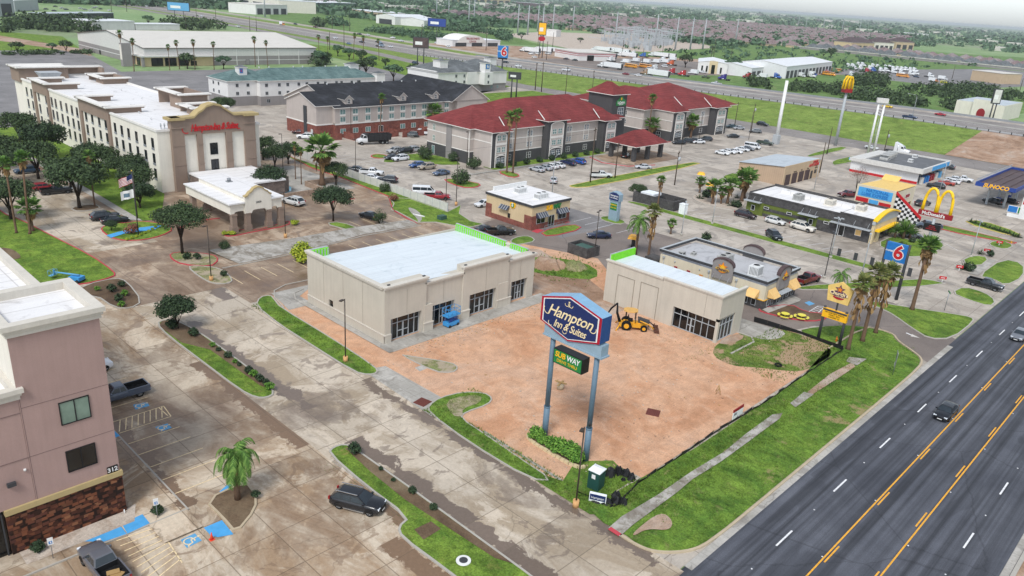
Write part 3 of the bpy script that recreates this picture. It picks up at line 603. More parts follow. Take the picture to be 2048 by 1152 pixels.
HN=[(-400,348),(60,348),(420,348.5),(518,356),(676,365),(823,373),(1002,381),(1400,408),(2500,520)]
HF=[(-400,395),(60,395),(420,396),(518,405),(676,416),(823,424),(1002,432),(1400,460),(2500,575)]
def xat(T,y):
 for(a,b),(c,d)in zip(T,T[1:]):
  if a<=y<=c:return b+(d-b)*(y-a)/(c-a)
 return T[-1][1]
ys=[-400,-100,0,40,80,120,160,200,240,280,320,360,400,430,480,518,580,676,750,823,900,1002,1200,1400,2500]
def ribbon(name,fa,fb,mat,zf=lambda y,t:0,ys=ys):
 mb=MB();vs=[]
 for y in ys:vs+=[(fa(y),y,zf(y,0)),(fb(y),y,zf(y,1))]
 mb.add(vs,[(2*i,2*i+1,2*i+3,2*i+2)for i in range(len(ys)-1)]);return struct(mb.build(name,mat))
hn=lambda y:xat(HN,y);hf=lambda y:xat(HF,y)
ribbon('highway',hn,hf,'asphalt_highway',lambda y,t:hz(y)+.06)
ribbon('highway_shoulder',lambda y:hn(y)+23,lambda y:hn(y)+27.5,'concrete_walk',lambda y,t:hz(y)+.075)
ribbon('highway_shoulder',lambda y:hf(y)-8,lambda y:hf(y)-.5,'concrete_lot',lambda y,t:hz(y)+.075)
FY=[(-400,306),(66,306),(150,304),(290,301),(467,337),(663,358),(983,373),(2500,470)];FW=[(-400,286),(66,286),(150,286),(278,287),(495,331),(622,343),(764,352),(936,360),(2500,455)]
ribbon('frontage_road',lambda y:xat(FW,y),lambda y:xat(FY,y),'asphalt_highway',lambda y,t:.03)
y1=[y for y in ys if-100<y]
ribbon('embankment_grass',lambda y:xat(FY,y),lambda y:hn(y),'grass_slope',lambda y,t:.05+t*(hz(y)),[80,120,160,200,240,280,320,360,400,430,480,518,580,676,750,823,900,1002,1200,1400])
ribbon('embankment_concrete',lambda y:xat(FY,y)+.5,lambda y:hn(y),'dirt_brown',lambda y,t:.05+t*(hz(y)),[-400,0,40,80])
ribbon('embankment_grass',hf,lambda y:hf(y)+14,'grass_slope',lambda y,t:.05+(1-t)*hz(y),[-100,0]+[y for y in ys if 40<=y<=1400])
F2=[(-400,412),(330,412),(403,411),(457,412),(552,421),(626,431),(710,436),(819,446),(1400,480)]
ribbon('frontage_road',lambda y:xat(F2,y),lambda y:xat(F2,y)+12,'concrete_lot',lambda y,t:.045,[300,330,403,457,552,626,710,819,1400])
mb=MB()
for off_ in(4,7.6,11.2,14.8,18.4):
 if off_ in(4,18.4):
  for a,b in zip(ys[1:-1],ys[2:]):ln(mb,[(hn(a)+off_,a,hz(a)+.09),(hn(b)+off_,b,hz(b)+.09)],.2)
 else:
  y=-50
  while y<900:ln(mb,[(hn(y)+off_,y,hz(y)+.09),(hn(y+3)+off_,y+3,hz(y+3)+.09)],.2);y+=12
struct(mb.build('lane_dashes','line_white'))
mb=MB();y=-60
while y<300:ln(mb,[(xat(FW,y)+8.6,y,.05),(xat(FW,y+3)+8.6,y+3,.05)],.16);y+=12
struct(mb.build('lane_dashes','line_white'))
sheet('truck_yard',[(424,300),(660,250),(700,330),(580,400),(520,500),(424,530)],.02,'dirt_brown')
sheet('truck_yard',[(640,165),(1000,120),(1000,235),(800,262),(640,300)],.03,'asphalt_old')
sheet('truck_yard',[(426,300),(560,262),(640,300),(560,390),(426,400)],.035,'asphalt_brown')
sheet('meadow',[(425,100),(600,100),(640,165),(650,250),(500,290),(425,300)],.015,'grass_field')
sheet('meadow',[(660,300),(820,262),(1300,190),(1500,300),(1150,560),(880,560),(700,500),(560,420)],.015,'grass_field')
sheet('substation_yard',[(560,470),(640,440),(830,480),(1000,640),(780,700),(640,640)],.03,'gravel_pale')
sheet('street',[(620,640),(632,640),(780,1150),(765,1150)],.03,'gravel_pale')
sheet('meadow',[(430,560),(560,500),(640,640),(700,900),(560,1000),(450,800)],.012,'grass_field')
sheet('grass',[(270,372),(300,560),(330,480),(287,278),(200,262),(250,262)],.014,'grass_lawn')
sheet('grass',rect(200,205,286,262),.018,'grass_lawn')
island([(15,320),(34.6,320),(35,162),(36.4,156.6),(37.8,142.8),(39.3,129.6),(39.4,120),(38.6,117.8),(33.6,117.2),(12,122)],'grass_lawn','curb_red',.2,.15)
sheet('planting_bed',chaikin(GP((0,1,0,830),(0,1,110,850),(0,1,180,910),(0,1,120,935),(0,1,0,900)),1),.17,'mulch')
island([(30.6,113.4),(34.2,117.1),(38.6,117.4),(39.3,115),(38,106),(35.6,104.4),(34,106.2),(33.8,112)],'mulch','curb_grey',.18,.15,1,'planting_bed')
sheet('meadow',[(40,480),(60,470),(152,470),(170,560),(70,700),(-30,620)],.02,'grass_lawn')
sheet('dirt_lane',[(146,440),(156,470),(120,640),(96,640),(140,480)],.026,'dirt_brown')
# ------------------------------------------------------------------ vehicles (local: front = +X, origin on the ground at the middle)
def loft(mb,st,k=0):
 rings=[]
 for x,z0,z1,w,cr in st:
  rings.append([(x,-w*.86,z0),(x,-w*.985,z0+.1),(x,-w,z0+(z1-z0)*.45),(x,-w*.985,z1-(z1-z0)*.2),(x,-w*.93,z1-.03),(x,-w*.8,z1+cr*.35),(x,0,z1+cr),(x,w*.8,z1+cr*.35),(x,w*.93,z1-.03),(x,w*.985,z1-(z1-z0)*.2),(x,w,z0+(z1-z0)*.45),(x,w*.985,z0+.1),(x,w*.86,z0)])
 vs=[p for r in rings for p in r];m_=13;fs=[]
 for i in range(len(st)-1):
  for j in range(m_):fs.append((i*m_+j,i*m_+(j+1)%m_,(i+1)*m_+(j+1)%m_,(i+1)*m_+j))
 mb.add(vs,fs,k,True);mb.add(rings[0],[tuple(range(13))],k);mb.add(rings[-1],[tuple(range(13))[::-1]],k)
def cabin(mb,gl,x,zb,zt,wb,wt,k=0,split=(),gk=0):
 a,b,c,d=x;rr=.05
 P=lambda X,Y,Z:(X,Y,Z)
 sh=[]
 for s in(-1,1):
  sh+=[P(a,s*wb,zb),P(b,s*wt,zt-rr),P(b-.06*(b>0 and 1 or 1),s*(wt-.1),zt),P(c+.06,s*(wt-.1),zt),P(c,s*wt,zt-rr),P(d,s*wb,zb)]
 n=6;fs=[(i,i+1,i+1+n,i+n)for i in range(5)]+[(0,1,4,5)[::-1],(1,2,3,4)[::-1],(6,7,10,11),(7,8,9,10)]
 mb.add(sh,fs,k)
 mb.add([P(b-.1,-wt+.12,zt),P(b-.1,wt-.12,zt),P(c+.1,wt-.12,zt),P(c+.1,-wt+.12,zt),P(b-.4,0,zt+.035),P(c+.4,0,zt+.035)],[(0,1,4),(1,2,5,4),(2,3,5),(3,0,4,5)],k,True)
 def lerp(p,q,t):return tuple(p[i]+(q[i]-p[i])*t for i in range(3))
 def pane(q,n_,o=.012):
  n_=Vector(n_).normalized()*o;gl.add([tuple(Vector(p)+n_)for p in q],[(0,1,2,3)],gk)
 for X0,X1,sg in((a,b,1),(d,c,-1)):
  fl,fr,tl,tr=(X0,wb,zb),(X0,-wb,zb),(X1,wt,zt-rr),(X1,-wt,zt-rr)
  q=[lerp(lerp(fr,fl,.05),lerp(tr,tl,.05),.06),lerp(lerp(fr,fl,.95),lerp(tr,tl,.95),.06),lerp(lerp(fr,fl,.93),lerp(tr,tl,.93),.95),lerp(lerp(fr,fl,.07),lerp(tr,tl,.07),.95)]
  if sg<0:q=q[::-1]
  pane(q,(sg*(zt-zb),0,abs(X0-X1)))
 xs=[b+(a-b)*.0]+list(split)+[c]
 for s in(-1,1):
  h0,h1=.1,.84
  def at(x_,t):
   y=wb+(wt-wb)*t;return(x_,s*y,zb+(zt-rr-zb)*t)
  bounds=[None]+list(split)+[None]
  for i in range(len(bounds)-1):
   xl0=(a+(b-a)*h0-.14,a+(b-a)*h1-.12)if i==0 else(bounds[i]-.04,bounds[i]-.04)
   xr0=(d+(c-d)*h0+.16,d+(c-d)*h1+.14)if i==len(bounds)-2 else(bounds[i+1]+.04,bounds[i+1]+.04)
   if xl0[0]-xr0[0]<.15:continue
   q=[at(xr0[0],h0),at(xl0[0],h0),at(xl0[1],h1),at(xr0[1],h1)]
   if s>0:q=q[::-1]
   pane(q,(0,s,.3))
def wheel_mesh(r,w,rim='rim'):
 key=('wheel',r,w,rim)
 if key in WM:return WM[key]
 t=MB();ty=[]
 n=20;prof=[(r*.62,-w/2),(r*.95,-w/2),(r,-w*.35),(r,w*.35),(r*.95,w/2),(r*.62,w/2)]
 vs=[(p*math.cos(2*math.pi*j/n),y,p*math.sin(2*math.pi*j/n))for j in range(n)for p,y in prof]
 t.add(vs,[(j*6+i,j*6+i+1,((j+1)%n)*6+i+1,((j+1)%n)*6+i)for j in range(n)for i in range(5)],0,True)
 to=t.build('tyre','tyre');q=MB()
 for y,sg in((-w*.46,-1),(w*.46,1)):
  q.add([(r*.63*math.cos(2*math.pi*j/n),y*.75,r*.63*math.sin(2*math.pi*j/n))for j in range(n)],[tuple(range(n))if sg<0 else tuple(range(n))[::-1]],1)
  for j in range(5):
   a_=2*math.pi*j/5;ca,sa=math.cos(a_),math.sin(a_);hw=r*.11
   v4=[(ca*u-sa*v_,y,sa*u+ca*v_)for u,v_ in((0,-hw),(r*.6,-hw*.8),(r*.6,hw*.8),(0,hw))]
   q.add(v4,[(0,1,2,3),(3,2,1,0)],0)
  ring=[(rr_*math.cos(2*math.pi*j/n),y,rr_*math.sin(2*math.pi*j/n))for j in range(n)for rr_ in(r*.56,r*.66)]
  q.add(ring,[(2*j,2*j+1,(2*j+3)%(2*n),(2*j+2)%(2*n))for j in range(n)],0)
 ro=q.build('rim',[rim,'rim_dark']);WM[key]=(to.data,ro.data)
 bpy.data.objects.remove(to);bpy.data.objects.remove(ro);return WM[key]
def put_wheels(t,pos,r,w=.24,rim='rim',simple=False):
 tm,rm=wheel_mesh(r,w,rim)
 for x,y in pos:
  o=bpy.data.objects.new('wheel',tm);COL.objects.link(o);child(o,t);o.location=(x,y,r)
  p=bpy.data.objects.new('rim',rm);COL.objects.link(p);child(p,o)
def lights(t,xf,yf,zf,xr,yr,zr,wf=.34,hf=.16,wr=.2,hr=.3):
 for s in(-1,1):
  mb=MB();mb.box(xf-.22,s*yf-wf/2,zf-hf/2,xf,s*yf+wf/2,zf+hf/2);mb.build('headlight','head_white',t)
  mb=MB();mb.box(xr,s*yr-wr/2,zr-hr/2,xr+.14,s*yr+wr/2,zr+hr/2);mb.build('taillight','tail_red',t)
def arches(mb,pos,r,W_,k):
 for x,y in pos:
  s=1 if y>0 else-1;n=14;c_=[(x+(r+.07)*math.cos(math.pi*j/(n-1)),s*(W_+.006),r+(r+.05)*math.sin(math.pi*j/(n-1)))for j in range(n)]
  mb.add(c_,[tuple(range(n))if s<0 else tuple(range(n))[::-1]],k)
def mirrors(mb,x,y,z,k):
 for s in(-1,1):mb.box(x-.08,s*y,z,x+.08,s*(y+.2),z+.15,k)
def base_thing(name,kind):t=thing(name,'',kind);return t
def car(kind,name=None,cat=None,glass='glass_car',rim='rim'):
 t=thing(name or{'suv':'suv','sedan':'sedan','pickup':'pickup_truck','van':'van','hatch':'hatchback','coupe':'muscle_car'}[kind],'',cat or{'suv':'SUV','sedan':'car','pickup':'pickup truck','van':'van','hatch':'car','coupe':'car'}[kind])
 b=MB();g=MB();tr=MB()
 if kind=='suv':
  W_,r=.96,.38;wp=[(1.5,.80),(-1.45,.80),(1.5,-.80),(-1.45,-.80)]
  loft(b,[(-2.46,.5,.92,.76,.02),(-2.38,.32,1.0,.88,.03),(-2.0,.24,1.08,.95,.03),(-1,.22,1.06,W_,.02),(.6,.22,1.04,W_,.02),(1.1,.22,1.06,.95,.07),(1.9,.24,1.0,.93,.07),(2.3,.3,.92,.86,.05),(2.46,.42,.8,.74,.03)])
  cabin(b,g,(1.22,.3,-1.7,-2.36),1.03,1.66,.87,.66,split=(-.32,-1.2));lights(t,2.42,.64,.82,-2.48,.8,.98)
  tr.box(2.28,-.5,.36,2.485,.5,.78,0);tr.box(-2.5,-.7,.3,-2.40,.7,.5,0)
  for s in(-1,1):tr.box(-1.9,s*.62-.03,1.70,.25,s*.62+.03,1.76,1);tr.box(-1.0,s*.955-.02,.26,1.0,s*.955+.02,.36,1)
  tr.box(2.487,-.26,.42,2.5,.26,.54,2);tr.box(-2.52,-.26,.62,-2.47,.26,.74,2)
  mirrors(b,.95,.86,1.06,0)
 elif kind in('sedan','hatch','coupe'):
  W_,r=.9,.335;wp=[(1.38,.76),(-1.35,.76),(1.38,-.76),(-1.35,-.76)]
  loft(b,[(-2.34,.48,.92,.70,.0),(-2.28,.3,.98,.82,.02),(-1.7,.2,1.0,.89,.02),(-.6,.18,.93,W_,.02),(.7,.18,.90,W_,.02),(1.0,.2,.92,.89,.06),(1.8,.22,.84,.86,.06),(2.2,.28,.74,.78,.04),(2.36,.4,.62,.64,.02)])
  cx={'sedan':(1.1,.38,-.95,-1.75),'hatch':(1.15,.4,-1.55,-2.15),'coupe':(.7,.12,-.75,-1.7)}[kind]
  cabin(b,g,cx,.92,{'sedan':1.44,'hatch':1.5,'coupe':1.34}[kind],.82,.62,split=(-.22,)if kind!='hatch' else(-.2,-1.2));lights(t,2.31,.58,.68,-2.36,.64,.84,.34,.13,.34,.15)
  tr.box(2.2,-.45,.3,2.365,.45,.58,0);tr.box(-2.39,-.7,.26,-2.28,.7,.4,0);tr.box(2.37,-.25,.34,2.38,.25,.45,2);tr.box(-2.4,-.25,.6,-2.33,.25,.71,2)
  mirrors(b,.85,.82,.94,0)
 elif kind=='pickup':
  W_,r=.98,.42;wp=[(1.85,.82),(-1.75,.82),(1.85,-.82),(-1.75,-.82)]
  loft(b,[(.0-.55,.42,1.18,.97,.0),(.4,.4,1.18,W_,.0),(1.25,.4,1.2,.97,.06),(2.2,.42,1.14,.95,.08),(2.75,.48,1.04,.9,.05),(2.88,.6,.94,.84,.02)])
  for s in(-1,1):
   b.box(-2.85,s*.86,.5,-.55,s*.975,1.22);g.box(-2.72,s*.80,.62,-.62,s*.858,1.215,1)
  b.box(-2.9,-.96,.5,-2.78,.96,1.2);g.box(-2.76,-.86,.58,-.6,.86,.68,1);g.box(-2.772,-.84,.66,-2.745,.84,1.19,1);g.box(-.62,-.84,.66,-.585,.84,1.17,1)
  cabin(b,g,(1.35,.72,-.35,-.62),1.17,1.84,.86,.70,split=(.18,));lights(t,2.84,.74,.96,-2.93,.85,.98,.28,.22,.16,.3)
  tr.box(2.72,-.58,.62,2.9,.58,.98,0);tr.box(2.7,-.85,.42,2.96,.85,.6,1);tr.box(-3.02,-.85,.46,-2.86,.85,.62,1);tr.box(2.905,-.26,.44,2.975,.26,.56,2)
  mirrors(b,1.15,.88,1.2,0)
 elif kind=='van':
  W_,r=.98,.38;wp=[(1.75,.82),(-1.75,.82),(1.75,-.82),(-1.75,-.82)]
  loft(b,[(-2.75,.4,1.1,.93,.0),(-2.6,.28,1.16,.97,.02),(0,.25,1.16,W_,.02),(1.6,.25,1.14,.97,.03),(2.3,.3,1.05,.93,.04),(2.68,.4,.86,.84,.03)])
  cabin(b,g,(2.15,1.35,-2.62,-2.72),1.14,2.05,.93,.83,split=(.7,-.8));lights(t,2.62,.7,.84,-2.78,.88,1.0)
  tr.box(2.5,-.5,.45,2.7,.5,.72,0);mirrors(b,1.8,.94,1.15,0)
 arches(tr,wp,r,W_*.985,0)
 b.build('body','car_paint',t);g.build('windows',[glass,'black_matte'],t);tr.build('trim',['trim_black','chrome','white'],t)
 put_wheels(t,wp,r,.25,rim)
 return t
def smooth_obj(o):
 for p in o.data.polygons:p.use_smooth=True
 if hasattr(o.data,'set_sharp_from_angle'):o.data.set_sharp_from_angle(angle=R(38))
PROTO={}
def paint(t,rgb):
 for o in bpy.data.objects:pass
def setcol(t,c):
 for k_ in t_children(t):
  k_.color=(*c,1)
def t_children(t):return[x for x in LIVE.get(t.name,[])]
LIVE={}
def place(kind,at,rz,col,label,group=None,rim='rim',name=None,cat=None,sc=None,z=0.):
 """park one vehicle: the first of a kind is built, the rest are copies of it and of each of its parts"""
 key=(kind,rim)
 if key not in PROTO:
  PROTO[key]=VEH[kind]()if kind in VEH else car(kind,rim=rim)
  t=PROTO[key];first=True
 else:first=False
 col=srgb(col)if isinstance(col,str)else col
 if first:t.location=(at[0],at[1],z)
 else:
  t=copy_col(PROTO[key]);t.location=(at[0],at[1],z)
 recol(t,col,first)
 t.rotation_euler=(0,0,R(rz));t['label']=label
 if sc:t.scale=(sc,sc,sc)
 else:t.scale=(1,1,1)
 if group:t['group']=group
 elif 'group' in t:del t['group']
 if cat:t['category']=cat
 if name:t.name=name
 PN[id(t)]=1
 return t
PN={};CH_={}
def copy_col(root):
 def rec(o,parent):
  c=o.copy();COL.objects.link(c)
  if parent is not None:c.parent=parent
  L.append(c)
  for ch in PK[o]:rec(ch,c)
  return c
 L=[];r=rec(root,None);CH_[r]=L;return r
PK={}
def recol(t,col,first):
 if first:
  def walk(o):
   PK[o]=list(KIDS.get(o.name,()))
   for q in PK[o]:walk(q)
  walk(t)
  L=[]
  def fl(o):
   L.append(o)
   for q in PK[o]:fl(q)
  fl(t);CH_[t]=L
 for o in CH_[t]:o.color=(*col,1)
def semi(trailer=True):
 t=thing('semi_truck' if trailer else 'truck_tractor','','truck');b=MB();g=MB();tr=MB()
 loft(b,[(4.6,.5,2.2,1.15,0),(6.2,.5,2.1,1.15,.05),(6.8,.5,1.9,1.1,.12),(8.0,.5,1.7,.98,.1),(8.4,.6,1.5,.9,.04)])
 b.prism([(3.4,-1.22),(5.6,-1.22),(5.6,1.22),(3.4,1.22)],.9,3.2);b.extr([(3.4,-1.18,3.2),(5.5,-1.18,3.2),(3.4,-1.18,4.0)],(0,2.36,0))
 cabin(b,g,(6.75,6.25,5.3,5.1),2.0,3.0,1.12,1.02)
 tr.box(.2,-1.15,.7,8.2,1.15,.95,0);tr.box(8.38,-.6,.7,8.5,.6,1.5,1);tr.box(8.2,-1.15,.4,8.55,1.15,.7,1)
 for s in(-1,1):tr.cyl(4.6,s*1.25,.6,3.6,.09,k=1);tr.tube([(3.9,s*1.05,.8),(5.6,s*1.05,.8)],.33,10,1)
 b.build('cab','car_paint',t);g.build('windows','glass_dark',t);tr.build('chassis',['trim_black','chrome'],t)
 wp=[(7.3,1.0),(7.3,-1.0)]+[(x,s*1.0)for x in(1.0,2.3)for s in(-1,1)]
 if trailer:
  q=MB();q.box(-11.6,-1.28,1.15,2.9,1.28,4.05,0);q.box(-11.5,-.6,.8,2.5,.6,1.15,1);q.box(-11.62,-1.2,1.2,-11.6,1.2,3.95,1);q.build('trailer',['trailer_white','dark_grey'],t)
  wp+=[(x,s*1.0)for x in(-10.4,-9.1)for s in(-1,1)]
 put_wheels(t,wp,.5,.5);return t
def boxtruck():
 t=thing('box_truck','','truck');b=MB();g=MB();q=MB()
 loft(b,[(1.6,.5,1.5,1.0,0),(2.6,.5,1.5,1.0,.05),(3.4,.5,1.3,.92,.1),(3.7,.6,1.1,.85,.05)]);cabin(b,g,(2.9,2.4,1.7,1.6),1.45,2.4,.95,.85)
 q.box(-3.6,-1.2,.95,1.5,1.2,3.3,0);q.box(-3.6,-.5,.6,3.2,.5,.95,1)
 b.build('cab','car_paint',t);g.build('windows','glass_dark',t);q.build('cargo_box',['trailer_white','dark_grey'],t);put_wheels(t,[(2.7,.9),(2.7,-.9),(-2.2,.9),(-2.2,-.9)],.45,.35);return t
def bus():
 t=thing('school_bus','','bus');b=MB();g=MB()
 loft(b,[(-5,.5,2.1,1.15,.0),(4.2,.5,2.1,1.15,.0),(4.25,.5,1.5,1.05,.1),(5.2,.5,1.35,.95,.05)]);b.prism([(-5,-1.12),(4.1,-1.12),(4.1,1.12),(-5,1.12)],2.1,2.9);g.box(-4.7,-1.14,2.0,3.8,1.14,2.55);g.box(4.0,-.95,1.8,4.13,.95,2.6)
 b.build('body','car_paint',t);g.build('windows','glass_dark',t);put_wheels(t,[(3.4,1.0),(3.4,-1.0),(-3,1.0),(-3,-1.0)],.48,.4);return t
def tractor():return semi(False)
def dumptruck():
 t=thing('dump_truck','','truck');b=MB();g=MB();q=MB();tr=MB()
 loft(b,[(2.2,.6,1.9,1.1,0),(3.4,.6,1.9,1.1,.05),(4.6,.6,1.6,.98,.1),(5.0,.7,1.4,.9,.05)]);cabin(b,g,(3.75,3.25,2.4,2.25),1.85,2.85,1.05,.95)
 tr.box(-4.6,-.6,.7,4.2,.6,1.0)
 q.add([(-5.0,-1.25,1.2),(1.9,-1.25,1.2),(1.9,1.25,1.2),(-5.0,1.25,1.2),(-5.2,-1.3,3.0),(2.0,-1.3,3.0),(2.0,1.3,3.0),(-5.2,1.3,3.0)],[(0,3,2,1),(0,1,5,4),(1,2,6,5),(2,3,7,6),(3,0,4,7)])
 q.box(-5.0,-1.18,2.5,1.9,1.18,2.55)
 for i in range(8):q.box(-4.8+i*.9,-1.36,1.2,-4.7+i*.9,1.36,3.0)
 q.box(1.9,-1.3,2.9,2.9,1.3,3.05)
 b.build('cab','car_paint',t);g.build('windows','glass_dark',t);q.build('dump_body','container_black',t);tr.build('chassis','trim_black',t);put_wheels(t,[(4.0,1),(4.0,-1),(-2.4,1),(-2.4,-1),(-3.7,1),(-3.7,-1)],.5,.45);return t
VEH=dict(semi=semi,tractor=tractor,boxtruck=boxtruck,bus=bus,dump=dumptruck)
# ------------------------------------------------------------------ trees and shrubs
def leaf_cloud(mb,blobs,n,size,rg,k=0,up=.35,shell=.55):
 tot=sum(b[3]**2 for b in blobs)
 for cx,cy,cz,r,fz in blobs:
  for _ in range(int(n*r*r/tot)):
   while True:
    x,y,z=rg.uniform(-1,1),rg.uniform(-1,1),rg.uniform(-1,1);d=x*x+y*y+z*z
    if d<=1 and d>.02:break
   d=math.sqrt(d);q=(shell+(1-shell)*rg.random())*1.05/d
   if rg.random()<.3:q*=rg.uniform(.5,1)
   p=Vector((cx+x*q*r,cy+y*q*r,cz+z*q*r*fz))
   nn=Vector((x,y,z+up)).normalized()+Vector((rg.gauss(0,.45),rg.gauss(0,.45),rg.gauss(0,.45)));nn.normalize()
   u=nn.orthogonal().normalized();a=rg.random()*6.28;u=u*math.cos(a)+nn.cross(u)*math.sin(a);w=nn.cross(u);s=size*rg.uniform(.6,1.35)
   vs=[p-u*s*.5,p-u*s*.12+w*s*.34,p+u*s*.5,p-u*s*.1-w*s*.34]
   mb.add(vs,[(0,1,2,3)],k)
def oak(name,H,Rc,seed,leaf='leaf_oak',n=2600,size=.34,trunk=.22,lean=.0,low=.42,flat=.62,bark='bark_dark',nb=13):
 rg=random.Random(seed);t=thing(name,'','tree')
 tr=MB();fork=H*low*.72;pts=[(0,0,-.05),(lean*.2,0,fork*.5),(lean*.5,.05,fork)];tr.tube(pts,[trunk*1.25,trunk,trunk*.85],8)
 blobs=[]
 for i in range(nb):
  a=i*2.399+rg.uniform(-.3,.3);rr=Rc*math.sqrt((i+.6)/nb)*.74;br=Rc*rg.uniform(.30,.46)
  z=H-br*flat-((rr/Rc)**2)*H*.24-rg.uniform(0,.12)*H;x,y=lean+rr*math.cos(a),rr*math.sin(a)
  blobs.append((x,y,max(z,H*low+br*.3),br,flat*rg.uniform(.85,1.15)))
 for x,y,z,r,f in blobs[1:9]:
  mid=(lean*.5+x*.45,y*.45,fork+(z-fork)*.55);tr.tube([(lean*.5,.05,fork*.92),mid,(x,y,z-r*.1)],[trunk*.62,trunk*.36,trunk*.1],6)
 tr.build('trunk',bark,t);c=MB();leaf_cloud(c,blobs,n,size,rg);c.build('crown',leaf,t);return t
def washingtonia(name,H,seed,skirt=.25,r=1.5,crown=1.,trunk=.2,lean=(0,0),dead=1.,leaf='leaf_palm'):
 rg=random.Random(seed);t=thing(name,'','palm tree');tr=MB()
 top=Vector((lean[0],lean[1],H));tr.tube([(0,0,-.05),(lean[0]*.15,lean[1]*.15,.4),(lean[0]*.45,lean[1]*.45,H*.5),top],[trunk*1.7,trunk*1.1,trunk*.85,trunk*.8],8);tr.build('trunk','bark_palm',t)
 def fans(mb,n,e0,e1,L,fw,k=0,z0=0.):
  for i in range(n):
   a=i*2.399+rg.uniform(-.4,.4);e=e0+(e1-e0)*i/max(1,n-1)+rg.uniform(-.12,.12);l=L*rg.uniform(.8,1.15)
   d=Vector((math.cos(a)*math.cos(e),math.sin(a)*math.cos(e),math.sin(e)));s=Vector((-math.sin(a),math.cos(a),0));u=d.cross(s)
   b=top+Vector((0,0,z0));hub=b+d*l*.5;mb.add([b-s*.03,b+s*.03,hub+s*.03,hub-s*.03],[(0,1,2,3)],k)
   m_=9
   for j in range(m_):
    th=(j/(m_-1)-.5)*2.5;dd=d*math.cos(th)+s*math.sin(th);dd2=(dd-Vector((0,0,.28+.25*rg.random()))).normalized();w=d*(-math.sin(th))+s*math.cos(th);ll=l*fw*(1-.25*abs(th))
    p1=hub+dd*ll*.55;p2=p1+dd2*ll*.45;mb.add([hub,p1-w*.09*l,p2,p1+w*.09*l],[(0,1,2,3)],k)
 c=MB();fans(c,30,1.35,-.35,r*crown,.62);c.build('crown',leaf,t)
 if skirt>0:
  s_=MB();fans(s_,22,-.5,-1.35,r*.75*crown,.6,0,-.15)
  n_=int(26*max(1,skirt*2.4))
  for i in range(n_):
   a=rg.random()*6.28;z=top.z-rg.random()*skirt*H;rr=trunk+.08+rg.random()*.22*crown*(1-.5*(top.z-z)/(skirt*H+.01));L=rg.uniform(.5,1.1)*crown;f=(z/H)
   p=Vector((lean[0]*f*f+rr*math.cos(a),lean[1]*f*f+rr*math.sin(a),z));tg=Vector((-math.sin(a),math.cos(a),0))*.16*crown;o_=Vector((math.cos(a),math.sin(a),0))
   s_.add([p-tg*.5,p+tg*.5,p+o_*.16*crown+tg-Vector((0,0,L*.6)),p+o_*.1-Vector((0,0,L)),p+o_*.16*crown-tg-Vector((0,0,L*.6))],[(0,1,2,3,4)])
  s_.build('dead_skirt','leaf_dead',t)
 return t
def feather(name,H,seed,r=3.2,n=20,trunk=.24,leaf='leaf_palm',droop=1.,nl=26,wd=.055,e0=1.25,e1=-.6,skirt=0):
 rg=random.Random(seed);t=thing(name,'','palm tree');tr=MB();top=Vector((.1,.05,H))
 tr.tube([(0,0,-.05),(0,0,H*.3),(.06,.03,H*.75),top],[trunk*1.35,trunk*1.15,trunk*1.05,trunk*.8],10)
 for i in range(int(H*5)):z=.3+i*.2;a=i*2.4;tr.tube([(math.cos(a)*trunk*.9,math.sin(a)*trunk*.9,z),(math.cos(a)*trunk*1.35,math.sin(a)*trunk*1.35,z+.2)],[.05,.02],4)if z<H-.1 else None
 tr.build('trunk','bark_palm',t);c=MB()
 def frond(mb,a,e,L,dr):
  p=top.copy();d=Vector((math.cos(a)*math.cos(e),math.sin(a)*math.cos(e),math.sin(e)));st=nl;seg=L/st;s=Vector((-math.sin(a),math.cos(a),0));pts=[]
  for i in range(st+1):
   pts.append((p.copy(),d.copy()));p=p+d*seg;d=(d+Vector((0,0,-.105*dr*(26/st)*(.35+i/st)))).normalized()
  for i in range(3,st):
   q,dd=pts[i];u=s.cross(dd).normalized();ll=L*.24*math.sin(math.pi*min(1,(i+2)/(st+3)))**.6*rg.uniform(.85,1.1)
   for sg in(-1,1):
    o_=(s*sg*.75+dd*.55-Vector((0,0,.35+.3*rg.random()))).normalized();tip=q+o_*ll-Vector((0,0,ll*.22));w=dd*wd*L*.32
    mb.add([q-w,q+w,q+o_*ll*.6+w*.7,tip,q+o_*ll*.6-w*.7],[(0,1,2,3,4)])
  for(q,dd),(q2,_)in zip(pts,pts[1:]):mb.add([q-s*.025,q+s*.025,q2+s*.025,q2-s*.025],[(0,1,2,3)])
 for i in range(n):frond(c,i*2.399+rg.uniform(-.2,.2),e0+(e1-e0)*(i/(n-1))**.8,r*rg.uniform(.85,1.1),droop)
 c.build('crown',leaf,t)
 if skirt:
  s_=MB()
  for i in range(skirt):frond(s_,i*2.1,-.9-rg.random()*.4,r*.6,.5)
  s_.build('dead_skirt','leaf_dead',t)
 return t
def shrub(name,Rr,Hh,seed,leaf='leaf_dark',n=420,size=.16,cat='shrub'):
 rg=random.Random(seed);t=thing(name,'',cat);s=MB()
 for i in range(5):a=i*1.26;s.tube([(0,0,-.03),(math.cos(a)*Rr*.35,math.sin(a)*Rr*.35,Hh*.55)],[.03*Rr+.01,.01],4)
 s.build('stem','bark_dark',t)
 bl=[(0,0,Hh*.5,Rr*.75,Hh*.5/(Rr*.75))]+[(math.cos(i*1.4)*Rr*.5,math.sin(i*1.4)*Rr*.5,Hh*rg.uniform(.32,.6),Rr*rg.uniform(.34,.5),.8)for i in range(6)]
 c=MB();leaf_cloud(c,bl,n,size,rg);c.build('leaves',leaf,t);return t
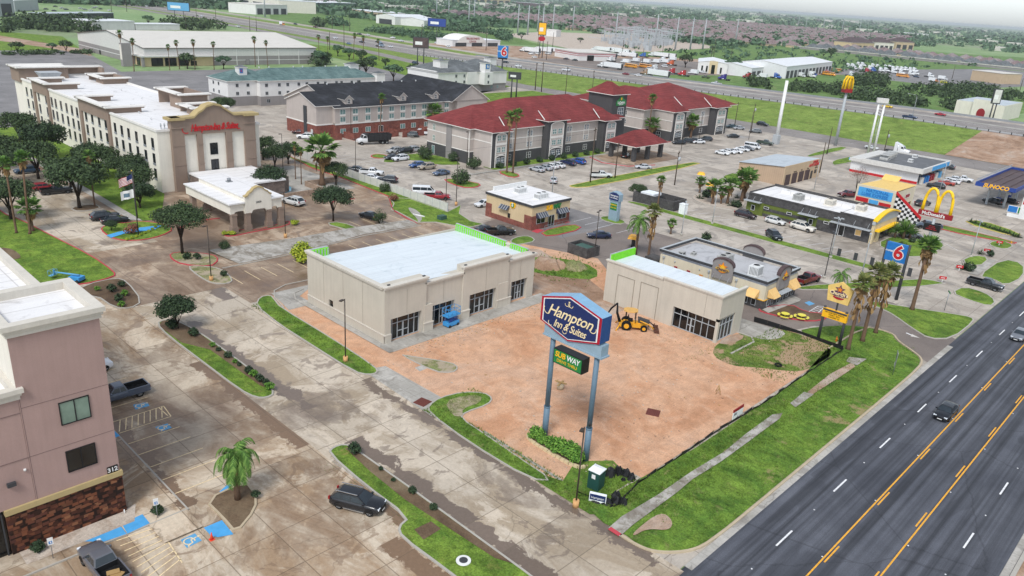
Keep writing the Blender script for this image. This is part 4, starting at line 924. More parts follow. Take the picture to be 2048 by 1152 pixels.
def spiky(name,Rr,Hh,seed,n=60,leaf='leaf_palm',trunk=0.,cat='plant',w=.035,arch=.45):
 rg=random.Random(seed);t=thing(name,'',cat)
 if trunk:tr=MB();tr.tube([(0,0,-.03),(.03,0,trunk)],[.16,.13],8);tr.build('trunk','bark_palm',t)
 c=MB()
 for i in range(n):
  a=i*2.399;e=1.45-1.5*(i/n)+rg.uniform(-.1,.1);L=math.hypot(Rr,Hh-trunk)*rg.uniform(.75,1.05)
  d=Vector((math.cos(a)*math.cos(e),math.sin(a)*math.cos(e),math.sin(e)));s=Vector((-math.sin(a),math.cos(a),0));b=Vector((0,0,trunk));m1=b+d*L*.5;t1=m1+(d-Vector((0,0,arch*(1.2-e)))).normalized()*L*.5
  c.add([b-s*w*.6*L,b+s*w*.6*L,m1+s*w*L,t1,m1-s*w*L],[(0,1,2,3,4)])
 c.build('leaves',leaf,t);return t
_OAK={}
def proto(key,fn):
 if key not in _OAK:
  t=fn();_OAK[key]=[t,True]
 return _OAK[key]
def plant(key,fn,at,label,group=None,sc=1.,rz=None,cat=None,name=None):
 e=proto(key,fn)
 if e[1]:
  t=e[0];e[1]=False;t.location=(at[0],at[1],at[2]if len(at)>2 else 0);t.rotation_euler=(0,0,R(rz or 0));t.scale=(sc,)*3 if isinstance(sc,(int,float))else sc;t['label']=label
  if group:t['group']=group
  if cat:t['category']=cat
  return t
 t=dup(e[0],at,rz if rz is not None else rnd.uniform(0,360),label,group,sc,cat)
 return t
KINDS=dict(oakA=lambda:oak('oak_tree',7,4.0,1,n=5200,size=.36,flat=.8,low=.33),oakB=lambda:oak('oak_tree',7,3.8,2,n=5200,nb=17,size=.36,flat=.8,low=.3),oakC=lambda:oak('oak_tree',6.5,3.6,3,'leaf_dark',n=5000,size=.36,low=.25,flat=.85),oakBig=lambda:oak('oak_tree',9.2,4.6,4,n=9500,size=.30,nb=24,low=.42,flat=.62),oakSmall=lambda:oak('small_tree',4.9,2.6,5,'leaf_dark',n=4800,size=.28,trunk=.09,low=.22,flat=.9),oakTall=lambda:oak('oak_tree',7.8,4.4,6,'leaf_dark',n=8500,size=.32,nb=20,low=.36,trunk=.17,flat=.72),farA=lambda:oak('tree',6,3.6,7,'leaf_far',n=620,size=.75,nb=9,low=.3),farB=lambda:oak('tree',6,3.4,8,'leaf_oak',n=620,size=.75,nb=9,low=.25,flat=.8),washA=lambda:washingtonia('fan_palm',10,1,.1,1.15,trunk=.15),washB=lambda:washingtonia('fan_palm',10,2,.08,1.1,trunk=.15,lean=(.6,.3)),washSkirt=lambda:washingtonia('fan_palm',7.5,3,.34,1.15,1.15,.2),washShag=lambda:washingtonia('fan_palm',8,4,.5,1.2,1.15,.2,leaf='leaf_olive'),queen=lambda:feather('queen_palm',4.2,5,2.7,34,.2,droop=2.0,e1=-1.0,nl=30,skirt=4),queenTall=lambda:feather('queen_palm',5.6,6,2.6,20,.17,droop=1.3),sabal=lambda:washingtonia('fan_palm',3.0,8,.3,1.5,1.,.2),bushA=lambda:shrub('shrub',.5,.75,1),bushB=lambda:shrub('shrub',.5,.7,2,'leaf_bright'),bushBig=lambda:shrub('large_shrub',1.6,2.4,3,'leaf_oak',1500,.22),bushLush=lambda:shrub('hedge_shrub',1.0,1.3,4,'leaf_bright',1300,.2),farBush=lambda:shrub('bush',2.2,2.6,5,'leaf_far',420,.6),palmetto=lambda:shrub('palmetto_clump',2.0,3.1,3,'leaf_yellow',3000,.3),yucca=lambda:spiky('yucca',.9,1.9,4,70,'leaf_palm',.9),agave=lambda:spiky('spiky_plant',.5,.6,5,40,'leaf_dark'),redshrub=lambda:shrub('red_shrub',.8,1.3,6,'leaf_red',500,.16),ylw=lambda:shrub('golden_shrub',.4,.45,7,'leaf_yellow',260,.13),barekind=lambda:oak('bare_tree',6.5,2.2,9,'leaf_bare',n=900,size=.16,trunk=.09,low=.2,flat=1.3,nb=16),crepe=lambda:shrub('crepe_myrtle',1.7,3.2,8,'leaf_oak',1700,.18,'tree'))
def P(kind,at,label,group=None,sc=1.,rz=None,cat=None):return plant(kind,KINDS[kind],at,label,group,sc,rz,cat)
# ------------------------------------------------------------------ poles, lamps, signs shared by the whole district
def lamp(at,h,label,group='car park lamp posts',arm=0.,base='tan_base',mat='pole_brown',rz=0,heads=1,bh=.75,z=0):
 t=thing('lamp_post',label,'lamp post',(at[0],at[1],z),rz,group);p=MB();p.tube([(0,0,0),(0,0,h)],[.085,.065],8);p.build('pole',mat,t)
 if base:b=MB();b.cyl(0,0,-.02,bh,.3,.3,14);b.build('base',base,t)
 hd=MB()
 for i in range(heads):
  a=i*2*math.pi/heads;ca,sa=math.cos(a),math.sin(a);hd.tube([(0,0,h-.08),(ca*.35,sa*.35,h-.02)],.035,6);hd.obox((ca*.62,sa*.62),.62,.34,h-.06,h+.07,math.degrees(a))
 hd.build('lamp_head',mat,t);return t
def arm_lamp(at,h,arm,rz,label,group='street lights',z=0.):
 t=thing('street_light',label,'street light',(at[0],at[1],z),rz,group);p=MB();p.tube([(0,0,0),(0,0,h*.9),(arm*.15,0,h),(arm,0,h+.25)],[.12,.09,.07,.05],8);p.build('pole','pole_grey',t)
 hd=MB();hd.box(arm-.1,-.16,h+.16,arm+.7,.16,h+.34);hd.build('lamp_head','light_grey',t);return t
def power_pole(at,h,label,rz=0,cross=True,tr=0,group='wooden utility poles',r=.14,z=0):
 t=thing('utility_pole',label,'utility pole',(at[0],at[1],z),rz,group);p=MB();p.tube([(0,0,0),(0,0,h)],[r*1.2,r*.75],7);p.build('pole','wood_pole',t)
 if cross:c=MB();c.box(-1.1,-.06,h-.7,1.1,.06,h-.56);[c.cyl(x,0,h-.56,h-.38,.04,n=6)for x in(-1,-.4,.4,1)];c.build('crossarm','wood_pole',t)
 for i in range(tr):
  x=(i-(tr-1)/2)*.75;m_=MB();m_.cyl(x,-.35,h-2.6,h-1.6,.26,n=10);m_.build('transformer','light_grey',t)
 return t
def wire(a,b,label,sag=1.2,r=.02,group='overhead wires'):
 q=[]
 for i in range(13):
  s_=i/12;q.append((a[0]+(b[0]-a[0])*s_-a[0],a[1]+(b[1]-a[1])*s_-a[1],a[2]+(b[2]-a[2])*s_-a[2]-sag*4*s_*(1-s_)))
 mb=MB();mb.tube(q,r,4);o=mb.build('overhead_wire','black',None,a);return tag(o,label,'wire',group)
def hvac(at,z,label,l=1.8,w=1.5,h=1.0,rz=0,fans=2,mat='hvac',group='rooftop units'):
 t=thing('rooftop_unit',label,'air conditioner',(at[0],at[1],z),rz,group);b=MB();b.box(-l/2,-w/2,.12,l/2,w/2,h,0);b.box(-l/2-.05,-w/2-.05,0,l/2+.05,w/2+.05,.12,0)
 for i in range(6):b.box(-l/2-.012,-w/2+.12+i*(w-.3)/6,.25,-l/2+.001,-w/2+.2+i*(w-.3)/6,h-.15,1)
 for i in range(6):b.box(-l/2+.12+i*(l-.3)/6,-w/2-.012,.25,-l/2+.2+i*(l-.3)/6,-w/2+.001,h-.15,1)
 b.build('casing',[mat,'dark_grey'],t);f=MB()
 for i in range(fans):x=(i-(fans-1)/2)*l/fans;f.cyl(x,0,h,h+.12,min(l/fans,w)*.36,n=14,k=0);f.cyl(x,0,h+.12,h+.125,min(l/fans,w)*.3,n=14,k=1)
 f.build('fan',[mat,'black_matte'],t);return t
def accessible_sign(at,label,rz=0):
 t=thing('parking_sign',label,'sign',at,rz,'wheelchair parking signs');p=MB();p.cyl(0,0,0,2.0,.03,n=6);p.build('post','steel',t)
 q=MB();q.box(-.2,-.03,1.45,.2,-.01+.02,2.1,0);q.box(-.12,-.036,1.55,.12,-.03,1.8,1);q.box(-.03,-.04,1.6,.06,-.036,1.75,0);q.build('plate',['white','m6_blue'],t);return t
def hydrant(at,label,mat='orange',sc=1):
 t=thing('fire_hydrant',label,'hydrant',at);b=MB();b.cyl(0,0,0,.08,.17,n=12);b.cyl(0,0,.08,.58,.11,n=12);b.cyl(0,0,.58,.74,.13,.04,12);b.tube([(-.22,0,.42),(.22,0,.42)],.06,8);b.tube([(0,-.2,.36),(0,.1,.36)],.07,8);b.build('barrel',mat,t);return t
def picnic(at,label):
 t=thing('round_table',label,'picnic table',at,20,'yellow round picnic tables');a=MB();a.cyl(0,0,.7,.76,.62,n=20);a.build('tabletop','table_yellow',t);b=MB();b.cyl(0,0,0,.7,.05,n=8)
 for i in range(4):q=i*math.pi/2;b.tube([(0,0,.2),(math.cos(q)*.95,math.sin(q)*.95,.25),(math.cos(q)*.95,math.sin(q)*.95,.42)],.03,6)
 b.build('frame','table_yellow',t)
 for i in range(4):
  q=i*math.pi/2;s=MB();vs=[]
  for j in range(7):
   w=q-.6+j*.2;vs+=[(math.cos(w)*.8,math.sin(w)*.8),(math.cos(w)*1.15,math.sin(w)*1.15)]
  s.prism(vs[0::2]+vs[1::2][::-1],.42,.47);s.build('seat','table_yellow',t)
 return t
 # ------------------------------------------------------------------ near buildings
def cornice(mb,x0,y0,x1,y1,z,h=.9,out=.5,k=0,t=.35):
 for i,(dz0,dz1,o_)in enumerate(((0,h*.35,out*.35),(h*.35,h*.6,out*.62),(h*.6,h,out))):
  for a in((x0-o_,y0-o_,x1+o_,y0+t),(x0-o_,y1-t,x1+o_,y1+o_),(x0-o_,y0+t,x0+t,y1-t),(x1-t,y0+t,x1+o_,y1-t)):
   mb.box(a[0],a[1],z+dz0,a[2],a[3],z+dz1-.002*i,k)
def vent(T,x,y,z,name='roof_vent',mat='hvac_white',s=.35):mb=MB(T);mb.cyl(x,y,z,z+s,s*.35,n=8);mb.cyl(x,y,z+s,z+s*1.25,s*.55,n=8);return mb.build(name,mat,T)
T=thing('office_building','rose pink stucco office with stone base and flat white roof, number 312 by its corner','office building',(18.4,60.9,0))
w=MB(T);w.box(12.1,60.9,4.2,18.4,68.0,18.2,0);w.box(4,60.93,4.2,12.08,82,13.4,0);w.box(6,82.1,0,12.2,112,13.3,0);w.box(12.2,68.1,0,19.6,112,13.3,0);w.box(12.09,60.94,13.4,12.13,67.9,18.2,1)
w.box(-6,61.4,4.2,4,82,13.4,0);w.build('wall',['stucco_pink','stucco_pale'],T)
w=MB(T);w.box(9.9,60.78,0,18.5,62,3.75);w.box(9.9,62,0,18.5,82,3.7);w.build('stone_base','stone_brown',T)
w=MB(T);w.box(9.85,60.7,3.75,18.56,82,4.22);w.build('band','stucco_band',T)
w=MB(T);w.box(-6,61.2,0,9.9,62,3.75,0);w.box(-6,61.1,4.0,9.7,61.25,4.2,1)
for x in(9.6,7.4,5.2,3):w.box(x,61.05,0,x+.1,61.2,3.9,1)
w.build('entrance_glazing',['glass_black','dark_grey'],T)
w=MB(T);cornice(w,12.1,60.9,18.4,68.0,18.2,1.0,.42);w.build('cornice','trim_offwhite',T)
w=MB(T);cornice(w,3,60.93,12.1,82,13.2,.95,.4);w.build('cornice','trim_offwhite',T)
w=MB(T);cornice(w,6,82.1,19.6,112,13.2,.95,.4);w.build('cornice','trim_offwhite',T)
w=MB(T);w.box(12.4,61.2,18.3,18.1,67.7,18.55);w.box(3.3,61.2,13.2,12.0,81.7,13.45);w.box(6.3,82.4,13.2,19.3,111.7,13.46);w.build('roof','roof_white',T)
w=MB(T)
w.box(12.16,60.885,4.25,12.2,60.92,13.4);w.box(4,60.885,12.0,12.1,60.92,12.04);w.box(12.2,60.885,12.35,18.4,60.92,12.39);w.box(4,60.885,8.1,18.4,60.92,8.14);w.box(13.4,60.885,4.25,13.44,60.92,8.1)if False else None
w.build('stucco_joint','seam_pink',T)
windows(T,'-y',60.89,[15.75],[10.95],2.2,2.0,'black','glass_green');windows(T,'-y',60.89,[15.7],[6.6],2.2,1.95,'black','glass_black')
w=MB(T);w.box(17.42,60.84,4.22,18.26,60.9,4.86);np_=w.build('number_plate','glass_black',T);text('312',.55,'white',np_,(17.84,60.82,4.53),0,.01,'number',bold=.02)
w=MB(T);w.box(10.35,60.6,6.2,10.95,60.9,6.5);w.build('wall_lamp','dark_grey',T)
w=MB(T);w.cyl(11.7,60.85,7.1,7.25,.1,n=8);w.build('camera_dome','white',T)
w=MB(T);w.cyl(18.2,60.5,0,.5,.05,n=6);w.build('standpipe','white',T)
T=thing('retail_building','large beige shell shop building with white roof, green sheathing and dark storefronts','retail building',(56,74.2,0))
fr=[(56.0,62.9,8.05,74.2),(62.9,69.6,7.15,74.5),(69.6,78.7,8.05,74.2),(78.7,84.6,7.15,74.5)]
w=MB(T)
def wall_open(mb,x0,x1,y,z0,z1,ops,t=.35,k=0):
 c=x0
 for a,b,zt,zb in ops:
  if a>c:mb.box(c,y,z0,a,y+t,z1,k)
  mb.box(a,y,zt,b,y+t,z1,k)
  if zb>z0:mb.box(a,y,z0,b,y+t,zb,k)
  c=b
 if c<x1:mb.box(c,y,z0,x1,y+t,z1,k)
wall_open(w,56.0,62.9,74.2,0,8.0,[(57.0,62.1,3.35,0)],1.5)
wall_open(w,62.9,69.6,74.5,0,7.1,[(64.2,68.3,3.35,0)],1.4)
wall_open(w,69.6,78.7,74.2,0,8.0,[(70.9,76.2,3.45,0)],1.5)
wall_open(w,78.7,84.6,74.5,0,7.1,[(79.7,83.2,3.4,0)],1.4)
w.box(62.5,74.05,0,64.1,74.5,1.25);w.box(69.4,74.05,0,70.9,74.5,1.25);w.box(76.4,74.05,0,79.3,74.5,1.25)
w.box(62.6,74.12,1.25,64.0,74.5,3.9);w.box(56.0,74.08,0,57.0,74.3,1.25);w.box(76.5,74.12,1.25,78.7,74.5,3.9)
w.box(56.0,75.7,0,56.3,86.0,8.0);w.box(56,86.0,0,56.3,87.1,1.2);w.box(56,86.0,2.3,56.3,87.1,8.0);w.box(56,87.1,0,56.3,92.4,8.0)
w.box(55.93,74.3,0,56.0,92.4,1.2)
w.box(84.3,75.9,0,84.6,92.4,7.1);w.box(56.3,92.1,0,84.3,92.4,6.6);w.build('wall','stucco_beige',T)
w=MB(T)
for x0,x1,z,y in fr:
 w.box(x0-.14,y-.2,z-.42,x1+.14,y,z-.2);w.box(x0-.22,y-.3,z-.2,x1+.22,y+.45,z)
for y0 in(74.5,):w.box(55.78,y0,7.6,56.0,92.5,7.82);w.box(55.7,y0,7.82,56.42,92.6,8.04)
w.box(55.86,74.05,1.2,57.0,74.2,1.36);w.box(55.86,74.2,1.2,55.99,92.4,1.36);w.box(62.45,73.98,1.25,64.15,74.2,1.4);w.box(69.35,73.98,1.25,70.95,74.2,1.4);w.box(76.35,73.98,1.25,79.35,74.2,1.4)
w.box(84.2,75.9,7.0,84.72,92.4,7.2);w.build('cornice','trim_offwhite',T)
w=MB(T);w.add([(56.3,75.0,7.35),(84.3,75.0,6.75),(84.3,92.1,6.25),(56.3,92.1,6.95)],[(0,1,2,3)]);w.build('roof','roof_new',T)
w=MB(T)
w.box(56.3,91.7,6.6,59.2,92.05,8.0,0);w.box(56.3,92.05,6.3,59.3,92.4,8.1,1)
for i in range(6):w.box(56.45+i*.5,91.66,6.9,56.6+i*.5,91.7,8.0,1)
w.build('parapet_sheathing',['lime','light_grey'],T);w=MB(T);w.box(84.0,80.6,6.2,84.3,92.1,7.35,0);w.box(84.3,80.6,6.2,84.6,92.4,7.45,1);w2=MB(T);w2.box(84.0,75.9,6.3,84.3,79.4,7.35,0);w2.box(84.3,75.9,6.2,84.6,79.4,7.45,1)
for i in range(22):w.box(83.95,80.7+i*.52,6.2,84.0,80.86+i*.52,7.3,1)
for i in range(7):w2.box(83.95,76.0+i*.5,6.3,84.0,76.15+i*.5,7.3,1)
w2.build('parapet_sheathing',['lime','light_grey'],T)
w.build('parapet_sheathing',['lime','light_grey'],T)
for x in(56.6,62.4,69.9,78.2,83.9):w=MB(T);w.box(x,74.35,8.05 if x not in(83.9,)else 7.2,x+.4,74.6,8.17 if x not in(83.9,)else 7.3,0);w.build('roof_bracket','dark_grey',T)
def shop(T,face,fx,u0,u1,z1,vs,zh,door,mat='light_grey'):w=MB(T);storefront(w,face,fx,u0,u1,.08,z1,vs,zh,door,d=.16);return w.build('storefront',[mat,'glass_black'],T)
shop(T,'-y',74.9,57.0,62.1,3.35,[57.6,58.5,60.35,61.3],2.35,(58.5,60.35));shop(T,'-y',75.2,64.2,68.3,3.35,[65.1,66.1,67.2],2.35,(66.1,67.2))
shop(T,'-y',74.9,70.9,76.2,3.45,[71.5,72.5,74.4,75.3],2.4,(72.5,74.4));shop(T,'-y',75.2,79.7,83.2,3.4,[80.4,81.2,82.4],2.35,(81.2,82.4))
w=MB(T);w.box(56.25,86.02,1.22,56.28,87.08,2.28);w.build('window','glass_black',T)
w=MB(T)
for y in(79.0,83.5,88.2):w=MB(T);w.box(55.985,y,1.4,56.0,y+.03,7.6);w.build('stucco_joint','seam',T)
for x in(59.6,66.2,74.0,81.5):w=MB(T);w.box(x,74.185 if x in(59.6,74.0)else 74.485,3.6,x+.03,74.2 if x in(59.6,74.0)else 74.5,7.0);w.build('stucco_joint','seam',T)
T=thing('retail_building','smaller beige shell building with a corner storefront beside the yellow backhoe loader','retail building',(92.3,46.6,0))
w=MB(T);w.box(92.3,46.6,3.2,92.7,56.2,7.0);w.box(92.3,54.0,0,92.7,56.2,3.2);w.box(92.45,56.2,0,92.8,66.6,6.7);w.box(92.7,46.6,3.6,99.0,47.0,7.0);w.box(96.8,46.6,0,99.0,47.0,3.6);w.box(92.3,46.6,0,92.75,47.05,3.6);w.box(98.7,47,0,99,66.6,6.3);w.box(92.8,66.3,0,98.7,66.6,6.3)
w.box(92.7,46.9,3.15,98.7,54,3.3);w.build('wall','stucco_beige',T)
w=MB(T);w.box(92.1,46.4,6.9,99.2,46.85,7.08);w.box(92.1,46.85,6.9,92.55,56.3,7.08);w.box(92.2,46.5,6.7,92.3,56.2,6.9);w.box(92.3,46.5,6.7,99.1,46.6,6.9);w.box(92.28,56.3,6.6,92.9,66.8,6.76);w.box(92.36,56.3,6.45,92.45,66.7,6.6);w.build('cornice','trim_offwhite',T)
w=MB(T);w.box(92.7,47.0,6.3,98.8,66.4,6.42);w.build('roof','roof_new',T)
w=MB(T);w.box(92.8,66.1,6.3,99.0,66.3,7.5,0);w.box(92.8,66.3,6.3,99.0,66.5,7.6,1);w.build('parapet_sheathing',['lime','light_grey'],T);w=MB(T);w.box(97.6,47.0,6.4,98.7,47.1,6.95,0);w.build('parapet_sheathing',['lime','light_grey'],T)
w=MB(T)
for a,b,z in((61.2,64.4,4.9),(56.9,60.1,5.0)):
 w.box(92.41,a,0,92.45,a+.09,z);w.box(92.41,b-.09,0,92.45,b,z);w.box(92.41,a,z,92.45,b,z+.09)
w.build('panel_frame','seam',T)
w=MB(T);w.box(92.28,49.0,3.4,92.3,49.03,6.7);w.build('stucco_joint','seam',T)
shop(T,'-x',92.75,47.1,54.0,3.2,[48.3,49.3,50.4,51.6,52.8],2.2,(50.4,51.6));shop(T,'-y',46.95,92.8,96.8,3.6,[93.8,94.8,95.8],2.4,None)
# ------------------------------------------------------------------ two-post pylon sign
T=thing('pylon_sign','tall blue and red six sided hotel sign on two steel posts above the dirt site','sign',(55.5,42.8,0))
for y,r,zj in((45.55,.30,3.7),(39.9,.30,3.7)):
 w=MB(T);w.cyl(55.5,y,0,zj,.33,n=18);w.cyl(55.5,y,zj,zj+.12,.36,n=18);w.cyl(55.5,y,zj+.12,12.4,.27,n=18);w.build('post','post_blue',T)
hexa=[(47.05,15.85),(43.45,16.95),(39.45,15.95),(39.45,13.3),(43.3,12.25),(47.05,13.3)]
def yz(poly,x):return[(x,a,b)for a,b in poly]
def scl(poly,s,c=None):
 c=c or(sum(p[0]for p in poly)/len(poly),sum(p[1]for p in poly)/len(poly));return[(c[0]+(a-c[0])*s,c[1]+(b-c[1])*s)for a,b in poly]
w=MB(T);w.extr(yz(hexa,55.0),(1.5,0,0),0,0);cab=w.build('cabinet','sign_blue',T)
w=MB(T);w.extr(yz(hexa,54.95),(.05,0,0),0);w.extr(yz(scl(hexa,.925),54.93),(.03,0,0),1);w.extr(yz(scl(hexa,.885),54.91),(.03,0,0),2);sf=w.build('sign_face',['crimson','white','navy'],T)
w=MB(T);w.box(55.02,39.43,13.32,56.49,39.46,15.93);w.build('side_panel','side_blue',T)
text('Hampton',1.62,'cream',sf,(54.9,43.3,14.85),-90,.015,shear=.42,sx=.98,bold=.006,spacing=.93);text('Inn & Suites',1.15,'cream',sf,(54.9,43.2,13.62),-90,.015,shear=.42,sx=.82,bold=.006,spacing=.92)
sw=MB(T)
def arcyz(mb,x,cy,cz,r,a0,a1,wd,n=9,sy=1.):
 for i in range(n):
  t0,t1=R(a0+(a1-a0)*i/n),R(a0+(a1-a0)*(i+1)/n);r0,r1=r-wd/2,r+wd/2
  mb.add([(x,cy-r0*math.cos(t0)*sy,cz+r0*math.sin(t0)),(x,cy-r1*math.cos(t0)*sy,cz+r1*math.sin(t0)),(x,cy-r1*math.cos(t1)*sy,cz+r1*math.sin(t1)),(x,cy-r0*math.cos(t1)*sy,cz+r0*math.sin(t1))],[(0,1,2,3)])
arcyz(sw,54.89,46.15,14.75,.45,150,300,.09);arcyz(sw,54.89,40.35,14.6,.42,200,380,.08);arcyz(sw,54.89,45.6,13.5,.3,150,300,.07);arcyz(sw,54.89,43.75,13.2,.28,190,350,.06)
arcyz(sw,54.89,43.75,16.05,.22,170,350,.06);arcyz(sw,54.89,43.2,16.05,.22,190,370,.06);sw.box(54.88,43.42,15.8,54.9,43.5,16.3);sw.box(54.88,43.3,16.08,54.9,43.62,16.14);sw.box(54.88,43.36,16.28,54.9,43.56,16.38);sw.build('emblem','cream',sf)
w=MB(T);w.box(55.1,38.9+.3,11.9,56.2,46.5,13.1);w.box(55.0,39.05,11.8,56.3,46.6,11.95);w.build('skirt','sign_bluegrey',T)
w=MB(T);w.box(55.0,41.2,9.35,56.1,44.95,10.95);cb=w.build('menu_cabinet','black',T)
w=MB(T);w.box(54.96,41.3,9.45,55.0,44.85,10.85);mf=w.build('sign_panel','sub_green',T)
text('SUB',.82,'sub_yellow',mf,(54.94,44.02,10.42),-90,.012,shear=.12,sx=.98,bold=.018,spacing=.95);text('WAY',.82,'white',mf,(54.94,42.35,10.42),-90,.012,shear=.12,sx=.9,bold=.018,spacing=.93);text('DRIVE THRU',.48,'sub_yellow',mf,(54.94,43.1,9.78),-90,.006,sx=.98)
w=MB(T);w.cyl(55.1,39.6,4.3,4.9,.12,.06,8);w.box(55.05,39.5,4.3,55.35,39.7,4.4);w.build('floodlight','dark_grey',T)
T=thing('stone_planter','low curved planter edge of pale stacked stones round the sign posts','planter',(54.2,43,0))
w=MB(T);path=chaikin([(54.9,46.8),(53.7,46.6),(53.5,43),(53.6,39.6),(54.2,39.0),(54.9,39.4)],1)[:-3]
for i,(a,b)in enumerate(zip(path,path[1:])):
 L=math.dist(a,b);k=max(1,int(L/.5))
 for j in range(k):
  t=(j+.5)/k;w.obox((a[0]+(b[0]-a[0])*t,a[1]+(b[1]-a[1])*t),L/k*.9,.26+rnd.random()*.06,0,.3+rnd.random()*.06,math.degrees(math.atan2(b[1]-a[1],b[0]-a[0])))
w.build('stones','stone_pale',T);w=MB(T);w.poly(offset(path,.2)[1],.2);w.build('soil','mulch',T)
for i,(x,y,s)in enumerate(((54.5,45.9,.9),(54.3,44.8,.75),(54.5,43.7,.8),(54.4,42.6,1.05),(54.6,41.4,1.1),(54.4,40.4,1.0))):
 P('bushLush',(x,y,.15),['bright green shrub by the left sign post','low green shrub second from the left post in the sign planter','green shrub in the middle of the sign planter','fuller green shrub right of the planter middle','tallest green shrub between the two sign posts','green shrub touching the right sign post'][i],'shrubs in the sign planter',s*1.2)
 # ------------------------------------------------------------------ fast food with grey parapets (chicken)
T=thing('restaurant','cream chicken restaurant with dark base, grey arched signs and flat grey roof','restaurant',(109.8,48.6,0))
w=MB(T);w.box(109.8,48.6,1.55,120.9,68.2,3.9,0);w.box(109.75,48.55,0,120.95,52.4,1.55,1);w.box(109.8,52.4,0,120.9,68.2,1.55,0);w.build('wall',['stucco_church','block_dark'],T)
w=MB(T);w.box(109.72,48.52,1.5,110.6,50.2,1.62);w.box(109.72,48.5,1.5,121,48.6,1.6);w.build('yellow_band','sub_yellow',T)
w=MB(T)
for a in((109.6,48.4,121.1,48.75),(109.6,48.75,109.95,68.4),(120.75,48.75,121.1,68.4),(109.95,68.05,120.75,68.4)):w.box(a[0],a[1],4.35,a[2],a[3],4.8,0);w.box(a[0]-.03,a[1]-.03,4.8,a[2]+.03,a[3]+.03,4.86,1)
w.build('parapet',['dark_grey','light_grey'],T)
w=MB(T);w.box(109.9,48.7,3.9,120.8,68.1,4.0);w.build('roof','roof_grime',T)
def arch_sign(face,fx,c,hw,z0,ztop,tk=.35):
 q=[];n=14;base=ztop-hw*.55
 pts=[(c-hw,z0),(c-hw,base)]+[(c-hw*math.cos(math.pi*i/n),base+hw*.55*math.sin(math.pi*i/n))for i in range(1,n)]+[(c+hw,base),(c+hw,z0)]
 w=MB(T);rim=[(u,z)for u,z in pts[1:-1]]
 if face=='-x':w.extr([(fx-tk,u,z)for u,z in pts],(tk,0,0),0);[w.extr([(fx-tk-.1,a[0],a[1]),(fx-tk-.1,b[0],b[1]),(fx-tk-.1,b[0],b[1]+.28),(fx-tk-.1,a[0],a[1]+.28)],(tk+.35,0,0),1)for a,b in zip(rim,rim[1:])]
 else:w.extr([(u,fx-tk,z)for u,z in pts],(0,tk,0),0);[w.extr([(a[0],fx-tk-.1,a[1]),(b[0],fx-tk-.1,b[1]),(b[0],fx-tk-.1,b[1]+.28),(a[0],fx-tk-.1,a[1]+.28)],(0,tk+.35,0),1)for a,b in zip(rim,rim[1:])]
 return w.build('arched_sign_panel',['stucco_mid','roof_brown'],T)
def chick_logo(par,face,fx,c,z,s):
 rz=-90 if face=='-x' else 0;pt=lambda u,v,d:(fx-d,c-u,z+v)if face=='-x' else(c+u,fx-d,z+v)
 w=MB(T);star=[(math.sin(i*math.pi/5)*(.95 if i%2==0 else.42)*s,math.cos(i*math.pi/5)*(.95 if i%2==0 else.42)*s+.3*s)for i in range(10)]
 ex=(.06,0,0)if face=='-x' else(0,.06,0)
 w.extr([pt(u,v,.06)for u,v in star],ex,0);w.extr([pt(u*.6,v*.6+.12*s,.1)for u,v in star],ex,1)
 el=[(1.35*s*math.cos(R(a)),.38*s*math.sin(R(a))-.12*s)for a in range(0,360,20)];w.extr([pt(u,v,.12)for u,v in el],ex,2)
 lo=[(.75*s*math.cos(R(a)),-.35*s+.42*s*math.sin(R(a)))for a in range(180,361,20)];w.extr([pt(u,v,.08)for u,v in lo],ex,0)
 o=w.build('logo',['orange','sub_yellow','gold'],par);text("Church's",.62*s,'church_purple',o,pt(.05*s,-.12*s,.2),rz,.012,bold=.03,shear=.15)
a=arch_sign('-x',109.8,56.2,1.85,2.9,6.3);chick_logo(a,'-x',109.42,56.2,4.75,.9)
a=arch_sign('-y',48.6,115.2,1.95,2.6,6.1);chick_logo(a,'-y',48.22,115.2,4.6,.8)
arch_sign('+x' if False else '-x',121.4,57,1.9,3.6,6.1)
w=MB(T);w.add([(109.45,54.5,2.3),(109.45,57.9,2.3),(108.5,57.9,2.15),(108.5,54.5,2.15),(109.45,54.5,2.42),(109.45,57.9,2.42),(108.5,57.9,2.27),(108.5,54.5,2.27)],[(0,1,2,3),(4,7,6,5),(3,2,6,7),(0,3,7,4),(1,5,6,2)])
for y in(54.8,56.2,57.6):w.tube([(108.6,y,2.3),(109.45,y,3.6)],.03,5)
w.add([(113.3,47.4,2.1),(117.1,47.4,2.1),(117.1,48.25,2.3),(113.3,48.25,2.3)],[(0,1,2,3)]);w.build('canopy','pole_grey',T)
windows(T,'-x',109.78,[64.9,62.4],[2.2],.62,.7,'crimson','mcd_red',1);windows(T,'-x',109.78,[60.0],[2.2],.7,.7,'awning_tan','orange',1)
windows(T,'-x',109.73,[50.2,51.6],[.95],.8,1.1,'light_grey','glass_black',1);windows(T,'-y',48.53,[111.2,112.5,117.9,119.6],[.95],.9,1.1,'light_grey','glass_black',1);windows(T,'-y',48.5,[114.6,115.9],[1.15],1.0,2.1,'light_grey','glass_dark',1,name='door')
windows(T,'-x',109.73,[56.2],[1.0],1.8,1.9,'dark_grey','glass_black',2,name='drive_through_window')
for y in(67.4,58.6,53.6):w=MB(T);w.tube([(109.7,y,.1),(109.7,y,3.5)],.05,5);w.box(109.5,y-.18,3.4,109.78,y+.18,3.7);w.build('downpipe','light_grey',T)
